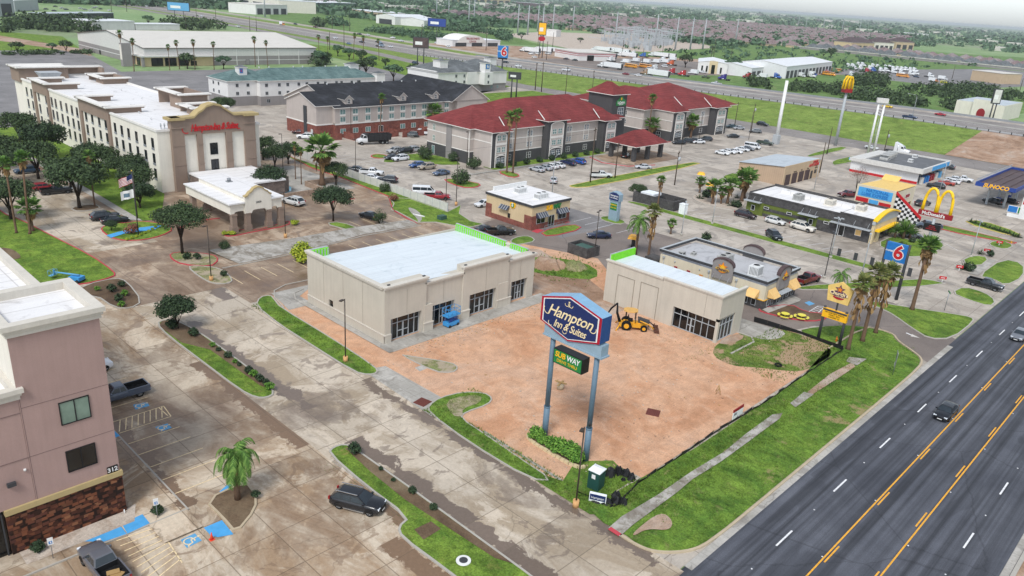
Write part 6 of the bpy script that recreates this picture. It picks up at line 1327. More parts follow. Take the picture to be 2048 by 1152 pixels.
windows(T,'-y',268.38,[241.5,246.5,251.5,263.5,267.6],[7.3,4.6],1.1,1.3,'light_grey','glass_dark',2);windows(T,'-y',264.48,[258],[7.3,4.6],1.1,1.3,'light_grey','glass_dark',2);windows(T,'-y',268.3,[264,268],[1.8],1.2,1.3,'light_grey','glass_teal',2)
# ------------------------------------------------------------------ barn sized hall
T=thing('event_hall','huge beige metal hall with shallow gable roof behind the white hotel','hall',(152.8,390,0))
w=MB(T);w.box(152.8,390,0,246,478,4.5,1);w.box(152.8,390,4.5,246,478,8.4,0);w.add([(152.8,390,8.4),(152.8,478,8.4),(152.8,434,13)],[(0,2,1)],0);w.add([(246,390,8.4),(246,478,8.4),(246,434,13)],[(0,1,2)],0);w.build('wall',['offwhite','stucco_mid'],T)
w=MB(T);w.gable(152.8,390,246,478,8.4,4.6,'x',0,.6,.25,1);w.build('roof',['roof_barn','roof_brown'],T)
w=MB(T);w.box(152.4,389.4,0,186,390,4.4,0);w.box(152.2,390,0,152.8,412,4.4,0);w.box(155.5,389.2,.2,161,389.4,3.9,1);w.box(162,389.2,.2,167.5,389.4,3.9,1);w.box(168.5,389.2,.2,173.5,389.4,3.9,1);w.box(152.0,394,.2,152.2,397.5,3.6,1);w.box(174.5,389.2,.2,177.5,389.4,2.4,1);w.build('entrance_front',['stucco_tan','glass_black'],T)
w=MB(T);w.box(150.8,388.2,0,152,389.4,4.5,0);w.box(150.8,400,0,152,401,4.5,0);w.box(150.8,410,0,152,411,4.5,0);w.box(150.4,387.6,4.4,187,390,5.0,1);w.box(150.4,390,4.4,152.8,412,5.0,1);w.build('porch',['stucco_mid','offwhite'],T)
w=MB(T);w.box(187,389.9,2.3,246.1,390,2.55);w.box(152.7,412,2.3,152.8,478,2.55)
for x in(199,211,223,235):w.box(x,389.85,0,x+.3,390,8.3)
w.build('belt_course','stucco_white',T);windows(T,'-y',389.88,[205],[1.3],2.2,2.5,'dark_grey','stucco_mid',1,name='door');windows(T,'-x',152.75,[447],[1.4],1.8,2.6,'dark_grey','glass_black',1,name='door')
T=thing('pylon_sign','tall grey concrete slab sign beside the hall entrance','sign',(144.2,393,0));w=MB(T);w.box(143.4,391.6,0,147.6,394.4,10.4);w.build('slab','stucco_mid',T);w=MB(T);w.box(143.3,392,3.0,143.4,394,9.8);w.build('panel','stucco_pale',T)
# ------------------------------------------------------------------ burger restaurant
T=thing('restaurant','dark grey burger restaurant with olive bands, white flat roof and yellow arched front','restaurant',(164.3,52.7,0))
w=MB(T);w.box(164.3,52.9,0,177.2,59.8,4.9,0);w.box(164.6,59.8,0,177.0,81,2.9,1);w.box(164.5,59.8,2.9,177.1,81.1,4.6,0);w.box(164.45,59.8,0,164.6,66.6,2.3,0);w.box(164.52,66.6,0,164.6,77,.7,0);w.box(164.52,66.6,1.35,164.6,77,2.0,0)
w.box(164.2,77,0,164.6,81.1,2.9,1);w.box(164.2,66.6-2.2,0,164.45,66.6,2.3,1);w.build('wall',['block_dark','olive'],T)
w=MB(T);w.box(164.5,53.1,4.9,177.0,59.6,4.95);w.box(164.7,60.0,4.6,176.9,80.9,4.64);w.box(171.5,60.0,4.6,171.8,77,5.3);w.build('roof','roof_white',T)
w=MB(T);w.box(164.2,52.8,4.85,164.5,59.8,5.15);w.box(177,52.9,4.8,177.3,60,5.4);w.box(176.8,60,4.5,177.1,81,5.2);w.box(164.4,59.8,4.5,164.7,81,4.8);w.box(164.7,80.8,4.5,177,81.1,4.9);w.build('parapet','block_dark',T)
w=MB(T);w.box(164.3,52.3,0,165.2,52.9,3.2,0);w.box(175.4,52.3,0,177.3,52.9,3.2,0);w.box(164.4,52.35,2.9,177.2,52.9,4.0,0);w.box(166.4,52.2,0,168.0,52.9,3.4,0);w.build('front_tiles','stone_pale',T)
w=MB(T);w.box(165.2,52.7,0,175.4,52.89,2.6);w.build('front_glazing','glass_black',T)
w=MB(T);n_=14
for i in range(n_):
 t0,t1=i/n_,(i+1)/n_;f_=lambda t:(164.2+13.2*t,4.5+1.5*math.sin(math.pi*min(1,t*.86+.05)))
 (x0,z0),(x1,z1)=f_(t0),f_(t1);w.extr([(x0,51.9,z0),(x1,51.9,z1),(x1,51.9,z1+.32),(x0,51.9,z0+.32)],(0,1.0,0),0);w.extr([(x0,52.3,4.0),(x1,52.3,4.0),(x1,52.3,z1),(x0,52.3,z0)],(0,.6,0),1)
w.box(164.9,51.4,2.55,176.4,52.35,2.9,0);w.build('arched_fascia',['mcd_yellow','light_grey'],T)
w=MB(T);w.box(163.0,52.7,2.75,164.2,61.2,2.9);w.box(163.0,64.2,2.85,164.4,68.4,3.0);w.box(163.0,77.4,3.0,164.2,81.4,3.15)
for y in(53.4,56.3,59.2,64.7,66.2,67.8,77.8,79.4,81):w.tube([(163.2,y,3.0),(164.3,y,4.1)],.035,5)
w.build('metal_canopy','light_grey',T)
windows(T,'-x',164.29,[55.3],[1.65],1.3,1.3,'white','awning_tan',1);windows(T,'-x',164.27,[58.8],[1.25],1.2,2.3,'white','glass_black',1,name='door');windows(T,'-x',164.4,[62.3,70.8,76.3],[2.1],1.2,.55,'white','glass_dark',1);windows(T,'-x',164.15,[65.6,79.4],[1.5],.9,1.2,'white','glass_dark',1,name='drive_through_window')
for i,(x,y,l)in enumerate(((168.2,71,'double grey fan unit at the far end of the burger restaurant roof'),(170.2,64.6,'boxy beige rooftop unit in the middle of the burger restaurant roof'),(170.2,57.8,'boxy beige rooftop unit nearest the yellow arched front'))):hvac((x,y),4.64 if y>60 else 4.95,l,2.4,1.8,1.3,fans=2 if i==0 else 1,mat='hvac' if i==0 else 'stucco_pale')
# ------------------------------------------------------------------ garage, lube shop, convenience store, fuel canopy
T=thing('auto_repair_garage','tan ribbed metal garage with brown roller doors and red sign lettering','garage',(199.5,89.3,0))
w=MB(T);w.box(199.5,89.5,0,222,102.8,4.0,0);w.add([(199.5,89.5,4),(199.5,102.8,4),(199.5,89.5,5.2)],[(0,2,1)],0);w.add([(222,89.5,4),(222,102.8,4),(222,89.5,5.2)],[(0,1,2)],0);w.box(199.4,89.3,0,222.1,89.55,5.3,1);w.build('wall',['metal_tan','stucco_sand'],T)
w=MB(T);w.add([(199.3,89.5,5.25),(222.2,89.5,5.25),(222.2,103.1,4.05),(199.3,103.1,4.05)],[(0,1,2,3)]);w.add([(199.3,89.5,5.1),(222.2,89.5,5.1),(222.2,103.1,3.9),(199.3,103.1,3.9)],[(3,2,1,0)]);w.build('roof','roof_metal',T)
for x in(200.4,204.5,208.6,212.4):w=MB(T);w.box(x,89.2,0,x+2.9,89.3,2.9);[w.box(x,89.17,.1+i*.4,x+2.9,89.2,.13+i*.4)for i in range(7)];w.build('roller_door','roof_brown',T)
windows(T,'-y',89.28,[216.8],[1.2],1.1,2.2,'dark_grey','glass_black',1,name='door');windows(T,'-y',89.28,[219.2],[1.9],1.3,1.0,'dark_grey','glass_black',1)
text('XPRESS',.95,'red',T,(218.2,89.25,4.75),0,.03,bold=.03,sx=1.1);text('AUTO REPAIR',1.05,'red',T,(217.6,89.25,3.95),0,.03,bold=.03);text('Tune Up',.5,'black',T,(205.8,89.25,3.25),0,.02,bold=.02);text('A/C',.5,'black',T,(209.9,89.25,3.3),0,.02,bold=.02);text('Tires',.5,'black',T,(213.8,89.25,3.3),0,.02,bold=.02);text('State\nInspection',.42,'black',T,(219.3,89.25,3.2),0,.02)
T=thing('lube_shop','cream oil change building with blue and red sign wall and checkered wing','oil change shop',(188,57,0))
w=MB(T);w.box(188,56.9,0,188.4,65.9,7.0,0);w.box(188.4,57,0,201.5,65.6,6.6,0);w.build('wall','stucco_church',T)
w=MB(T);w.add([(188.4,57,6.95),(202,57,6.75),(202,64.5,6.75),(188.4,65.6,6.95)],[(0,1,2,3)]);w.add([(200.6,61.0,6.8),(202.6,61.0,7.9),(202.6,65.0,7.9),(200.6,65.0,6.8)],[(0,1,2,3)]);w.build('roof','church_tan',T)
w=MB(T);w.box(187.93,57.6,4.4,188,65.4,6.5,0);w.box(187.93,62.7,3.1,188,65.6,4.1,1);w.box(187.93,60.4,2.95,188,62.5,4.0,0);w.box(187.93,57.5,2.6,188,60.2,3.8,1);w.box(187.93,57.3,1.7,188,64.6,2.35,1);w.build('sign_band',['paint_blue','red'],T)
text('NATIONAL',1.05,'m6_blue',T,(187.9,61.0,5.95),-90,.02,bold=.03);text('LUBE EXPRESS',1.05,'m6_blue',T,(187.9,61.5,5.0),-90,.02,bold=.03,sx=.92)
windows(T,'-y',56.98,[191,195,199],[1.7],2.6,3.0,'cream','glass_black',1,name='bay_door');windows(T,'-y',56.95,[191.5,196.5],[4.9],3.2,1.0,'white','mcd_red',1,name='sign_panel')
wg=MB(T);rows=9;sq=.62
def top(y):return 6.8-(56.8-y)*(6.8-2.2)/6.0
for i in range(10):
 for j in range(9):
  y1_,z0=56.8-i*sq,.7+j*sq;z1=min(z0+sq,top(y1_-sq/2)-.2)
  if z1>z0+.1:wg.box(187.9,y1_-sq,z0,188.1,y1_,z1,(i+j)%2)
wg.extr([(187.85,56.9,6.4),(187.85,56.9,7.1),(187.85,50.5,2.5),(187.85,50.5,1.8)],(.3,0,0),2);wg.build('checkered_wing',['black','white','red'],T)
T=thing('convenience_store','white convenience store with red stripe, dark flat roof and blue front fascia','convenience store',(240,68,0))
w=MB(T);w.box(240,68,0,262,87.5,3.3,0);w.box(239.94,67.96,.0,240,87.5,.7,1);w.build('wall',['metal_white','red'],T)
w=MB(T);
for a in((238.6,66.6,264,67.2),(238.6,67.2,239.2,84),(263.4,67.2,264,84),(239.2,83.4,263.4,84)):w.box(a[0],a[1],3.3,a[2],a[3],4.7)
w.box(239.3,84.0,3.3,263,88,4.2);w.build('fascia','offwhite',T)
w=MB(T);w.box(239.2,67.2,4.2,263.4,83.4,4.3);w.build('roof','roof_tardark',T);w=MB(T);w.box(246.5,66.52,3.4,262,66.6,4.6);w.box(239.2,87.9,3.5,243,88.05,4.15);w.build('blue_fascia','paint_blue',T)
w=MB(T);w.box(240.5,67.85,.3,261.5,67.98,3.0);w.build('shop_front','glass_dark',T)
for x,c_ in((241.3,'offwhite'),(243.5,'m6_blue'),(246.2,'m6_blue'),(248.5,'mcd_red'),(251,'mcd_red'),(254,'offwhite'),(257.5,'sky_blue')):w=MB(T);w.box(x,67.0,0,x+1.3,67.8,1.9);w.build('vending_machine',c_,T)
for i,(x,y,l)in enumerate(((246,80,'finned grey condenser at the back left of the store roof'),(250,80.5,'middle finned condenser on the store roof'),(254,81,'finned condenser at the right of the row on the store roof'))):
 T2=thing('rooftop_unit',l,'air conditioner',(x,y,4.3),0,'store roof condensers');w=MB();w.box(-1.4,-1.2,0,1.4,1.2,.4);[w.add([(-1.3+k*.9,-1.2,.4),(-1.3+k*.9,1.2,.4),(-.7+k*.9,1.5,1.5),(-.7+k*.9,-1.5,1.5)],[(0,1,2,3)])for k in range(3)];w.box(-1.6,-1.3,1.4,1.6,1.3,1.5);w.build('casing','hvac',T2)
hvac((250,74),4.3,'small white box beside a dome on the store roof',1.4,1.2,.9,fans=0,mat='hvac_white');hvac((260,76),4.3,'white box unit near the right edge of the store roof',1.6,1.2,.9,fans=0,mat='hvac_white')
T=thing('fuel_canopy','blue edged petrol station canopy over the pumps with yellow lettering','fuel canopy',(238,45,0))
w=MB(T)
for a in((226,40.9,226.25,50.2),(226.25,40.9,262,41.15),(226.25,49.95,262,50.2),(261.75,41.15,262,49.95)):w.box(a[0],a[1],5.2,a[2],a[3],6.2)
w.build('fascia','royal',T);w=MB(T);w.box(226.25,41.15,5.5,261.75,49.95,5.6)
for k in range(3):w.box(226.3,43.3+k*2.2,5.6,261.7,43.45+k*2.2,5.75)
w.build('deck','roof_brown',T);w=MB(T)
for k in range(34):w.box(226.5+k*1.03,50.1,6.2,226.58+k*1.03,50.2,6.9)
w.box(226.3,50.1,6.85,262,50.2,6.95)
w.build('edge_rail','light_grey',T)
for x in(231.5,243.5,255):
 for y in(43.6,47.7):w=MB(T);w.box(x-.25,y-.25,0,x+.25,y+.25,5.2);w.build('column','pole_grey',T)
text('SUNOCO',1.35,'sub_yellow',T,(225.95,45.4,5.7),-90,.03,bold=.04,shear=.2)
for i,(x,y)in enumerate(((233.5,45.6),(245,45.6))):
 T=thing('fuel_pump',['blue and white fuel pump nearest the canopy front','fuel pump farther under the blue canopy'][i],'fuel pump',(x,y,0),0,'fuel pumps');w=MB();w.box(-.9,-2,0,.9,2,.18,1);w.box(-.35,-.55,.18,.35,.55,2.0,0);w.box(-.37,-.5,1.2,.37,.5,1.8,2);w.build('cabinet',['royal','curb_grey','white'],T)
 # ------------------------------------------------------------------ vehicles where the photo shows them
def hG(t):
 z=0
 for _ in range(12):x,y=G(t,z+.7);z=hz(y)
 return x,y,z+.06
def V(kind,t,rz,col,label,group=None,z=.75,rim='rim',hw=False,sc=None,cat=None):
 if hw:x,y,zz=hG(t)
 elif z is None:x,y,zz=t[0],t[1],.02
 else:(x,y),zz=G(t,z),.03
 return place(kind,(x,y),rz,col,label,group,rim,None,cat,sc,zz)
V('suv',(33.75,48.45),-62,'14171d','black SUV with silver roof rails parked against the kerb of the median',z=None)
V('pickup',(14.4,54.4),92,'5f6168','grey crew cab pickup with cardboard scraps in its bed beside the hatched bay',z=None)
V('pickup',(25.4,80.6),180,'4c5564','slate grey pickup nosed in beside the rose building',z=None)
V('suv',(25.0,88.8),0,'d8d9dc','white SUV mostly hidden behind the rose building',z=None)
V('sedan',(3,2,1425,985),180,'101319','black sedan driving on the main road beside the double yellow line',z=.6)
V('sedan',(3,2,2015,372),180,'6d7178','silver grey sedan on the main road at the right edge',z=.6)
V('pickup',(3,1,1740,1115),-90,'1c1f24','black pickup leaving the burger restaurant towards the main road',z=.8)
V('pickup',(3,1,320,1075),-8,'6e1a21','dark red pickup parked beside the chicken restaurant')
V('suv',(2,1,1870,562),-90,'2e1a20','maroon SUV at the tail of the burger drive-through queue')
V('suv',(3,1,60,612),-90,'cfcfcd','white compact SUV in the drive-through queue between maroon and pearl SUVs',sc=.92)
V('suv',(3,1,280,662),-92,'d3cec5','large pearl white SUV with dark roof rack at the drive-through window',sc=1.1)
V('suv',(3,1,50,728),-128,'20262e','dark SUV turning in the burger car park away from the queue')
V('sedan',(3,1,1140,727),-62,'54585e','grey sedan behind the palms at the burger restaurant front',z=.6)
V('suv',(3,1,1060,580),-75,'181b22','black SUV under the checkered wing')
V('pickup',(3,1,1280,650),125,'3d4a58','slate blue pickup with an orange cooler behind the burger sign post')
V('suv',(3,1,1240,470),-15,'4a4142','brown SUV standing by the oil change bays')
V('pickup',(3,1,645,402),150,'641820','dark red pickup behind the burger restaurant roof')
for t,k,c,l,r in(((1345,335),'suv','15181c','black crossover parked nearest in front of the convenience store',100),((1425,310),'coupe','a3382c','orange red muscle car in front of the convenience store',97),((1470,300),'sedan','d5d6d8','white sedan beside the orange muscle car',97),((1490,280),'sedan','c5c8cb','silver white sedan beside the white pickup at the store',97),((1555,285),'pickup','cfd1d3','white crew cab pickup at the end of the store row',-80)):V(k,(3,1)+t,r,c,l,'cars in front of the convenience store',.6)
V('suv',(3,1,1430,180),95,'2b2e33','dark SUV parked beside the far corner of the convenience store')
V('suv',(3,1,1800,455),80,'16181b','black SUV refuelling under the blue canopy');V('sedan',(3,1,1930,450),80,'1a1c20','black car at the farther pump under the blue canopy')
V('tractor',(3,1,935,25),-88,'d9dadb','white truck tractor without trailer on the frontage road',z=1.6);V('coupe',(3,1,830,28),-88,'d5d6d6','white car following the truck tractor on the frontage road',z=.6)
wl=['leftmost white sedan of the row behind the round shrub','second white sedan from the left of the row by the frontage lawn','third white car of the row by the frontage lawn','fourth white car of the row, before the dark one','dark grey car between white car and white van','white van closing the row by the frontage lawn']
for i,(x,y,c,k)in enumerate(((1682,68,'d8dadb','sedan'),(1735,58,'d6d8da','sedan'),(1790,55,'d9dadc','sedan'),(1845,40,'d4d6d8','sedan'),(1885,33,'5b5f66','sedan'),(1925,22,'d9dadc','van'))):V(k,(2,1,x,y),-80,c,wl[i],'white car row by the frontage lawn',.7)
for i,(x,y,c,k,l)in enumerate(((200,198,'a9adb2','sedan','silver sedan at the left end of the row before the red-roofed hotel'),(262,186,'9ea2a8','sedan','silver sedan second in the row before the red-roofed hotel'),(313,174,'d6d7d9','sedan','white sedan third in the row before the red-roofed hotel'),(368,166,'cfd1d4','sedan','pale sedan fourth in the row before the red-roofed hotel'),(450,147,'16204a','suv','navy blue SUV before the red-roofed hotel'),(528,136,'1d4fa0','suv','bright blue crossover at the right end of the hotel row'))):V(k,(2,1,x,y),92,c,l,'cars before the red-roofed hotel',.7)
V('sedan',(2,1,333,288),40,'b9bcc0','silver white sedan driving through the hotel car park',z=.6);V('pickup',(2,1,712,246),-38,'d2d4d5','white pickup parked beside the utility poles');V('sedan',(2,1,1050,182),135,'b5b8bd','silver sedan parked near the entrance canopy',z=.6)
V('sedan',(2,1,910,92),20,'1a1c20','black car waiting under the red entrance canopy',z=.6)
for x,y,k,c,l in((1110,52,'suv','a9abad','silver SUV at the back left of the hotel side row'),(1190,55,'suv','1d2026','black SUV between two silver SUVs'),(1248,44,'suv','a4a7ab','silver SUV at the back right of the hotel side row'),(1090,102,'sedan','262a30','black sedan beside the white crossover and blue ramp'),(1155,112,'suv','d5d7d9','white crossover beside the black sedan'),(1290,164,'hatch','2c4f86','blue hatchback next to the tan SUV'),(1365,180,'suv','9b907f','tan SUV with dark glass next to the blue hatchback'),(1482,226,'sedan','4d5d76','grey blue sedan alone beside the kerbed palm island')):V(k,(1,1,x,y),178,c,l,'cars beside the red-roofed hotel',.7)
for x,y,k,c,l,r in((810,196,'sedan','2a2e35','dark sedan behind the upper end of the white fence',-50),(925,222,'pickup','d3d5d7','white pickup parked beside the white fence',-50),(930,262,'sedan','d0d2d6','white sedan tucked against the white fence',-50),(1050,280,'suv','17202a','black SUV parked against the white fence',128),(1345,378,'van','d9dbdc','white van standing behind the lower end of the fence',-40),(1450,415,'pickup','94202a','bright red and white pickup at the lower end of the fence',-40)):V(k,(1,1,x,y),r,c,l,'vehicles along the white fence',.8)
V('hatch',(1,1,1828,478),172,'d2d4d6','white compact car coming round the sandwich shop',z=.6);V('pickup',(1,1,1955,690),-28,'121417','black lifted pickup with white wheels behind the large shell building',z=.9);V('sedan',(1,1,1845,682),-20,'191c22','black sedan beside the black lifted pickup',z=.6)
V('sedan',(2,1,695,728),143,'1a2440','navy sedan driving on the wet asphalt by the sandwich shop',z=.6)
V('dump',(1,0,940,1108),165,'d6d7d8','dump truck with white cab and black bed by the inn patio',z=1.6);V('suv',(1,0,400,1090),140,'d9dadb','white SUV beside the corner of the dark roofed inn',sc=1.1);V('pickup',(1,0,1315,1058),135,'d6d8da','white crew cab pickup between dark vehicles near the inn');V('suv',(1,0,1240,1075),135,'31373a','dark green SUV left of the white pickup near the inn');V('suv',(1,0,1395,1052),135,'1c2742','navy SUV right of the white pickup near the inn');V('sedan',(1,0,350,1050),140,'4a1a1f','dark red car half hidden by the white SUV')
V('suv',(1,1,298,456),102,'c9cac9','white SUV parked beside the entrance portico',sc=1.08);V('suv',(0,1,840,572),-6,'23272e','dark grey SUV beside a black sedan in the hotel car park');V('sedan',(0,1,920,606),-6,'14171c','black sedan nearest the flagpole island',z=.6)
V('hatch',(0,1,345,338),-5,'8f2029','red car under the big oak');V('pickup',(0,1,450,368),-5,'17191c','black pickup shaded by the big oak');V('suv',(0,1,212,207),178,'31465c','steel blue SUV at the far end of the hotel drive');V('sedan',(1,1,905,572),98,'15181d','black sedan behind the crepe myrtle',z=.6)
for i,(x,y,k,c,l,r)in enumerate(((1335,1137,'sedan','1d2128','black sedan at the left of the far hotel row',150),(1395,1128,'suv','23262b','black SUV second in the far hotel row',150),(1445,1126,'suv','191c21','black SUV third in the far hotel row',150),(1492,1132,'sedan','d4d6d8','white sedan among black cars in the far hotel row',150),(1548,1112,'suv','33363b','large charcoal SUV at the right of the far hotel row',150),(1768,1086,'sedan','1f2226','black sedan alone beyond the far hotel row',150),(1755,1008,'sedan','38545c','teal sedan at the far edge of the hotel parking',150),(1815,1022,'sedan','9da1a6','silver sedan beside the teal one',150),(1948,1047,'hatch','5f6468','grey hatchback at the exit of the hotel parking',120),(2005,992,'suv','171a20','black SUV on the frontage road near the hotel',-92),(2025,1142,'pickup','2c3d33','dark green pickup by the frontage lawn',-75))):V(k,(2,0,x,y),r,c,l,'cars round the far hotel wing',.7)
HW='vehicles on the highway'
for x,y,k,c,l,r in((1775,212.5,'coupe','d8b31c','bright yellow car on the far side of the highway',90),(1820,234.5,'pickup','1f3350','navy pickup on the near side of the highway',-90),(1880.5,228,'coupe','a32430','red car on the far side of the highway',90),(1037,132,'suv','d9dbdc','white SUV on the highway above the motel',-90),(1133,140,'pickup','d6d8da','white utility pickup on the highway before the guard rail',-90),(1251.5,147.5,'sedan','7c2430','dark red sedan ahead of the white trailer lorry',90),(1276,150,'sedan','d4d6d8','white sedan right behind the dark red one on the highway',90),(1433,167,'pickup','c9cccf','white pickup on the highway above the second red roof',90),(631,54,'pickup','5a2328','dark red pickup towing a white box',-90),(591,48,'suv','2c3238','dark SUV behind the yellow truck',-90),(719,68.5,'pickup','22262a','black pickup on the far frontage lanes',-90),(736,69.4,'sedan','d5d7d9','white car behind the black pickup on the far lanes',-90),(671,76,'suv','d9dadc','white SUV passing the palms by the highway',-90),(698,87,'sedan','5a7390','blue sedan in the near highway lane',-90),(724,84,'pickup','272c33','black pickup in the middle highway lane',-90),(755,83,'sedan','33383f','dark sedan in the far highway lane',90),(766,90,'sedan','d2d4d7','white sedan behind the tanker',-90),(786,75.6,'pickup','d6d8da','white pickup on the far frontage lanes',-90),(802,82,'pickup','d3d5d7','white pickup with a black bed',-90),(781,93,'sedan','d7d9db','white sedan nearest the black billboard',-90),(831,126,'suv','2b3a52','dark blue SUV on the near frontage road',-90),(897,92.5,'sedan','d6d7d9','white sedan before the arched parts store',-90),(874,86,'suv','cfd2d4','white SUV at the corner of the arched parts store',-90),(1012,124,'sedan','2a2e34','dark sedan beside the tall blue 6 sign',-90),(293,12.5,'suv','dadbdc','white SUV far off at the top left of the highway',-90),(311,12,'sedan','d2d4d6','white sedan ahead of the far off white SUV',90),(403.5,32,'suv','d7d9da','white SUV above the hall palms',-90),(476.6,53,'pickup','d9dadc','white pickup on the frontage road behind the hall',-90),(1069,114,'sedan','d4d6d7','white sedan on the service road by the red striped shop',90),(1132,117.5,'sedan','2b1f24','black car before the red striped shop',90),(1149.6,120,'sedan','22302f','dark green car at the corner of the red striped shop',90)):V(k,(x,y),r,c,l,HW,hw=True)
V('boxtruck',(564.5,49),-90,'d98a22','yellow truck on the highway at the upper left',HW,hw=True);V('tractor',(753,91),-90,'6f7f8f','blue grey truck tractor among the highway cars',HW,hw=True)
V('semi',(1216,131),92,'cfd1d2','white lorry and long white trailer parked by the exit lane',None,z=1.8);V('semi',(1305,150),90,'9b7f68','tan lorry pulling a long white trailer on the highway',HW,hw=True)
TR='white truck tractors parked in the far yard'
for i,(x,y)in enumerate(((602,522),(638,524),(685,512),(718,514),(700,538),(800,524),(838,530),(902,534),(935,536),(900,556),(962,545),(995,545),(958,568),(1030,548),(1062,550),(1020,575),(1098,554),(1130,556),(1095,582),(1132,580),(1250,598),(775,540),(860,555),(650,540))):V('tractor',(3,0,x,y),-95,'dcdedf','white truck tractor in the rows of the far asphalt yard',TR,1.6)
for x,y,k,c,l in((752,562,'tractor','a81f2b','red tractor in front of the white rows'),(800,556,'tractor','1f4f9a','blue tractor in front of the white rows'),(1080,604,'bus','d08a34','orange bus at the edge of the far yard'),(1325,640,'boxtruck','c77a4c','orange white truck right of the far yard'),(1412,652,'van','d8cf1c','bright yellow van right of the far yard'),(1400,625,'boxtruck','d7d9da','white flatbed cab by the far yard pole'),(1190,605,'suv','2d3b52','dark blue car beside the orange bus'),(545,560,'bus','d68f36','orange school bus behind the long garage'),(490,590,'bus','dc9430','orange bus before the long garage'),(430,580,'tractor','8f2630','dark red tractor before the long garage'),(358,590,'boxtruck','1f448c','blue truck before the long garage'),(262,600,'boxtruck','d7d8da','white truck with orange door before the long garage'),(300,598,'tractor','d5d7d8','white tractor beside the blue truck'),(620,590,'tractor','c9ccce','silver tractor at the end of the long garage'),(30,575,'bus','d68a2c','orange bus left of the long garage'),(20,605,'tractor','2456a6','blue tractor left of the long garage')):V(k,(3,0,x,y),-95,c,l,None,1.5)
V('boxtruck',(3,0,100,598),-95,'d8dadb','white parcel lorry beside the dark trailer',None,1.5)
YD='white trailers and tractors in the repair yard'
for i,(x,y,k,r,c)in enumerate(((2,0,0,0,0),)):pass
yard=[(130,402,'s',95),(230,400,'s',95),(310,402,'s',95),(700,395,'s',95),(790,400,'s',95),(850,412,'s',95),(905,440,'s',92),(740,445,'s',92),(960,425,'t',100),(1010,430,'t',100),(1160,440,'s',95),(1215,445,'s',95),(905,490,'b',95),(985,480,'b',90),(1070,490,'b',95),(1150,490,'b',95),(1220,490,'b',95),(1250,480,'t',95),(1100,540,'v',80),(1140,530,'v',80),(1180,548,'t',80),(1220,520,'v',80),(1030,520,'v',80),(1280,470,'b',95),(830,480,'t',95),(155,420,'v',95),(205,418,'v',95),(290,420,'v',95)]
for x,y,k,r in yard:V({'s':'semi','t':'tractor','b':'boxtruck','v':'van'}[k],(2,0,x,y),r,'d9dbdc',{'s':'white trailer lorry parked in the repair yard beyond the highway','t':'white tractor parked in the repair yard beyond the highway','b':'white box truck parked in the repair yard beyond the highway','v':'white van parked in the repair yard beyond the highway'}[k],YD+' '+k if False else{'s':'trailer lorries in the repair yard','t':'tractors in the repair yard','b':'box trucks in the repair yard','v':'vans in the repair yard'}[k],1.6)
for x,y,k,c,l in((1090,450,'tractor','2f6fc0','bright blue tractor among the white trailers'),(950,528,'bus','d9942c','orange school bus at the front of the repair yard'),(1063,530,'bus','d98f28','second orange bus at the front of the repair yard'),(1330,582,'tractor','b01f2e','red tractor by the stone arch building'),(1418,600,'tractor','b8202f','red tractor before the white box truck'),(1450,580,'boxtruck','d8dadb','white box truck before the stone arch building'),(1318,515,'tractor','d0602c','orange tractor beside the yard tree'),(1745,632,'tractor','3c2f8a','purple tractor below the stone arch building'),(1940,620,'tractor','a8242e','red tractor right of the purple one'),(2000,610,'boxtruck','d7d9da','white truck right of the red tractor'),(1550,610,'pickup','47503c','olive off-road truck beside the stone arch building'),(1525,570,'pickup','d9dbdc','white pickup at the arch entrance'),(1620,668,'pickup','ccd0d3','silver pickup by the kerb below the purple tractor')):V(k,(2,0,x,y),90,c,l,None,1.3)
PKL='cars in the far left car park'
for i,(x,y,c)in enumerate(((735,142,'22262c'),(885,100,'1d2126'),(990,125,'b9bdc2'),(1060,148,'23324a'),(865,168,'202020'),(1290,130,'c4c7ca'),(1360,150,'8a8d92'),(1450,165,'d5d7d9'),(1540,110,'cdd0d2'),(1610,140,'2a3a38'),(1755,165,'d8dadb'),(770,30,'b0b4b8'),(1500,125,'9a9da1'))):V('sedan',(x/8,y/8),20,c,['dark car','pale car'][srgb(c)[0]>.3]+' parked in the lot at the far upper left',['dark ','pale '][srgb(c)[0]>.3]+PKL,.7)
# ------------------------------------------------------------------ kerbed islands of the hotel and restaurants
I=island
I([(45.2,142.8),(46.6,144.6),(48.6,145.4),(50.4,144.2),(52.4,144.6),(55.2,141),(55.8,136.4),(52.4,133.6),(48.9,132.9),(46.2,134.2),(44.9,137.2)],'grass_lawn','curb_red')
sheet('blue_ramp_paint',GP((0,1,850,738),(0,1,940,712),(0,1,1080,680),(0,1,1300,655),(0,1,1240,690),(0,1,1000,722),(0,1,890,757)),.17,'paint_blue')
I([(49.3,123.8),(48.4,121),(48.6,117.6),(51.7,114.0),(54.4,116.4),(54.8,119.5),(51.6,123.4)],'grass_bare','curb_red',h=.16);I([(48.8,116.2),(48.3,111),(48.5,106.9),(50.4,105.6),(51.8,106.6),(52.9,112.3),(50.3,115.9)],'grass_bare','curb_grey')
I([(45.4,159.2),(46.0,156.0),(49.9,155.8),(50.6,158.6),(49.4,160.4)],'mulch','curb_grey');sheet('grass',[(53.4,172.5),(53.2,144.2),(56.4,143.8),(64.3,160.9),(64.3,250),(53.4,250)],.1,'grass_lawn');sheet('pavement',[(51.8,172),(51.6,146),(53.2,144.2),(53.4,250),(51.8,250)],.11,'concrete_walk')
I(GP((0,1,1780,735),(0,1,1840,690),(0,1,2048,690),(1,1,110,665),(1,1,270,610),(1,1,270,655),(1,1,0,702),(0,1,1850,745)),'mulch','curb_red');kerbline(GP((0,1,1420,680),(0,1,1500,650),(0,1,1620,612),(0,1,1760,596)),'curb_red')
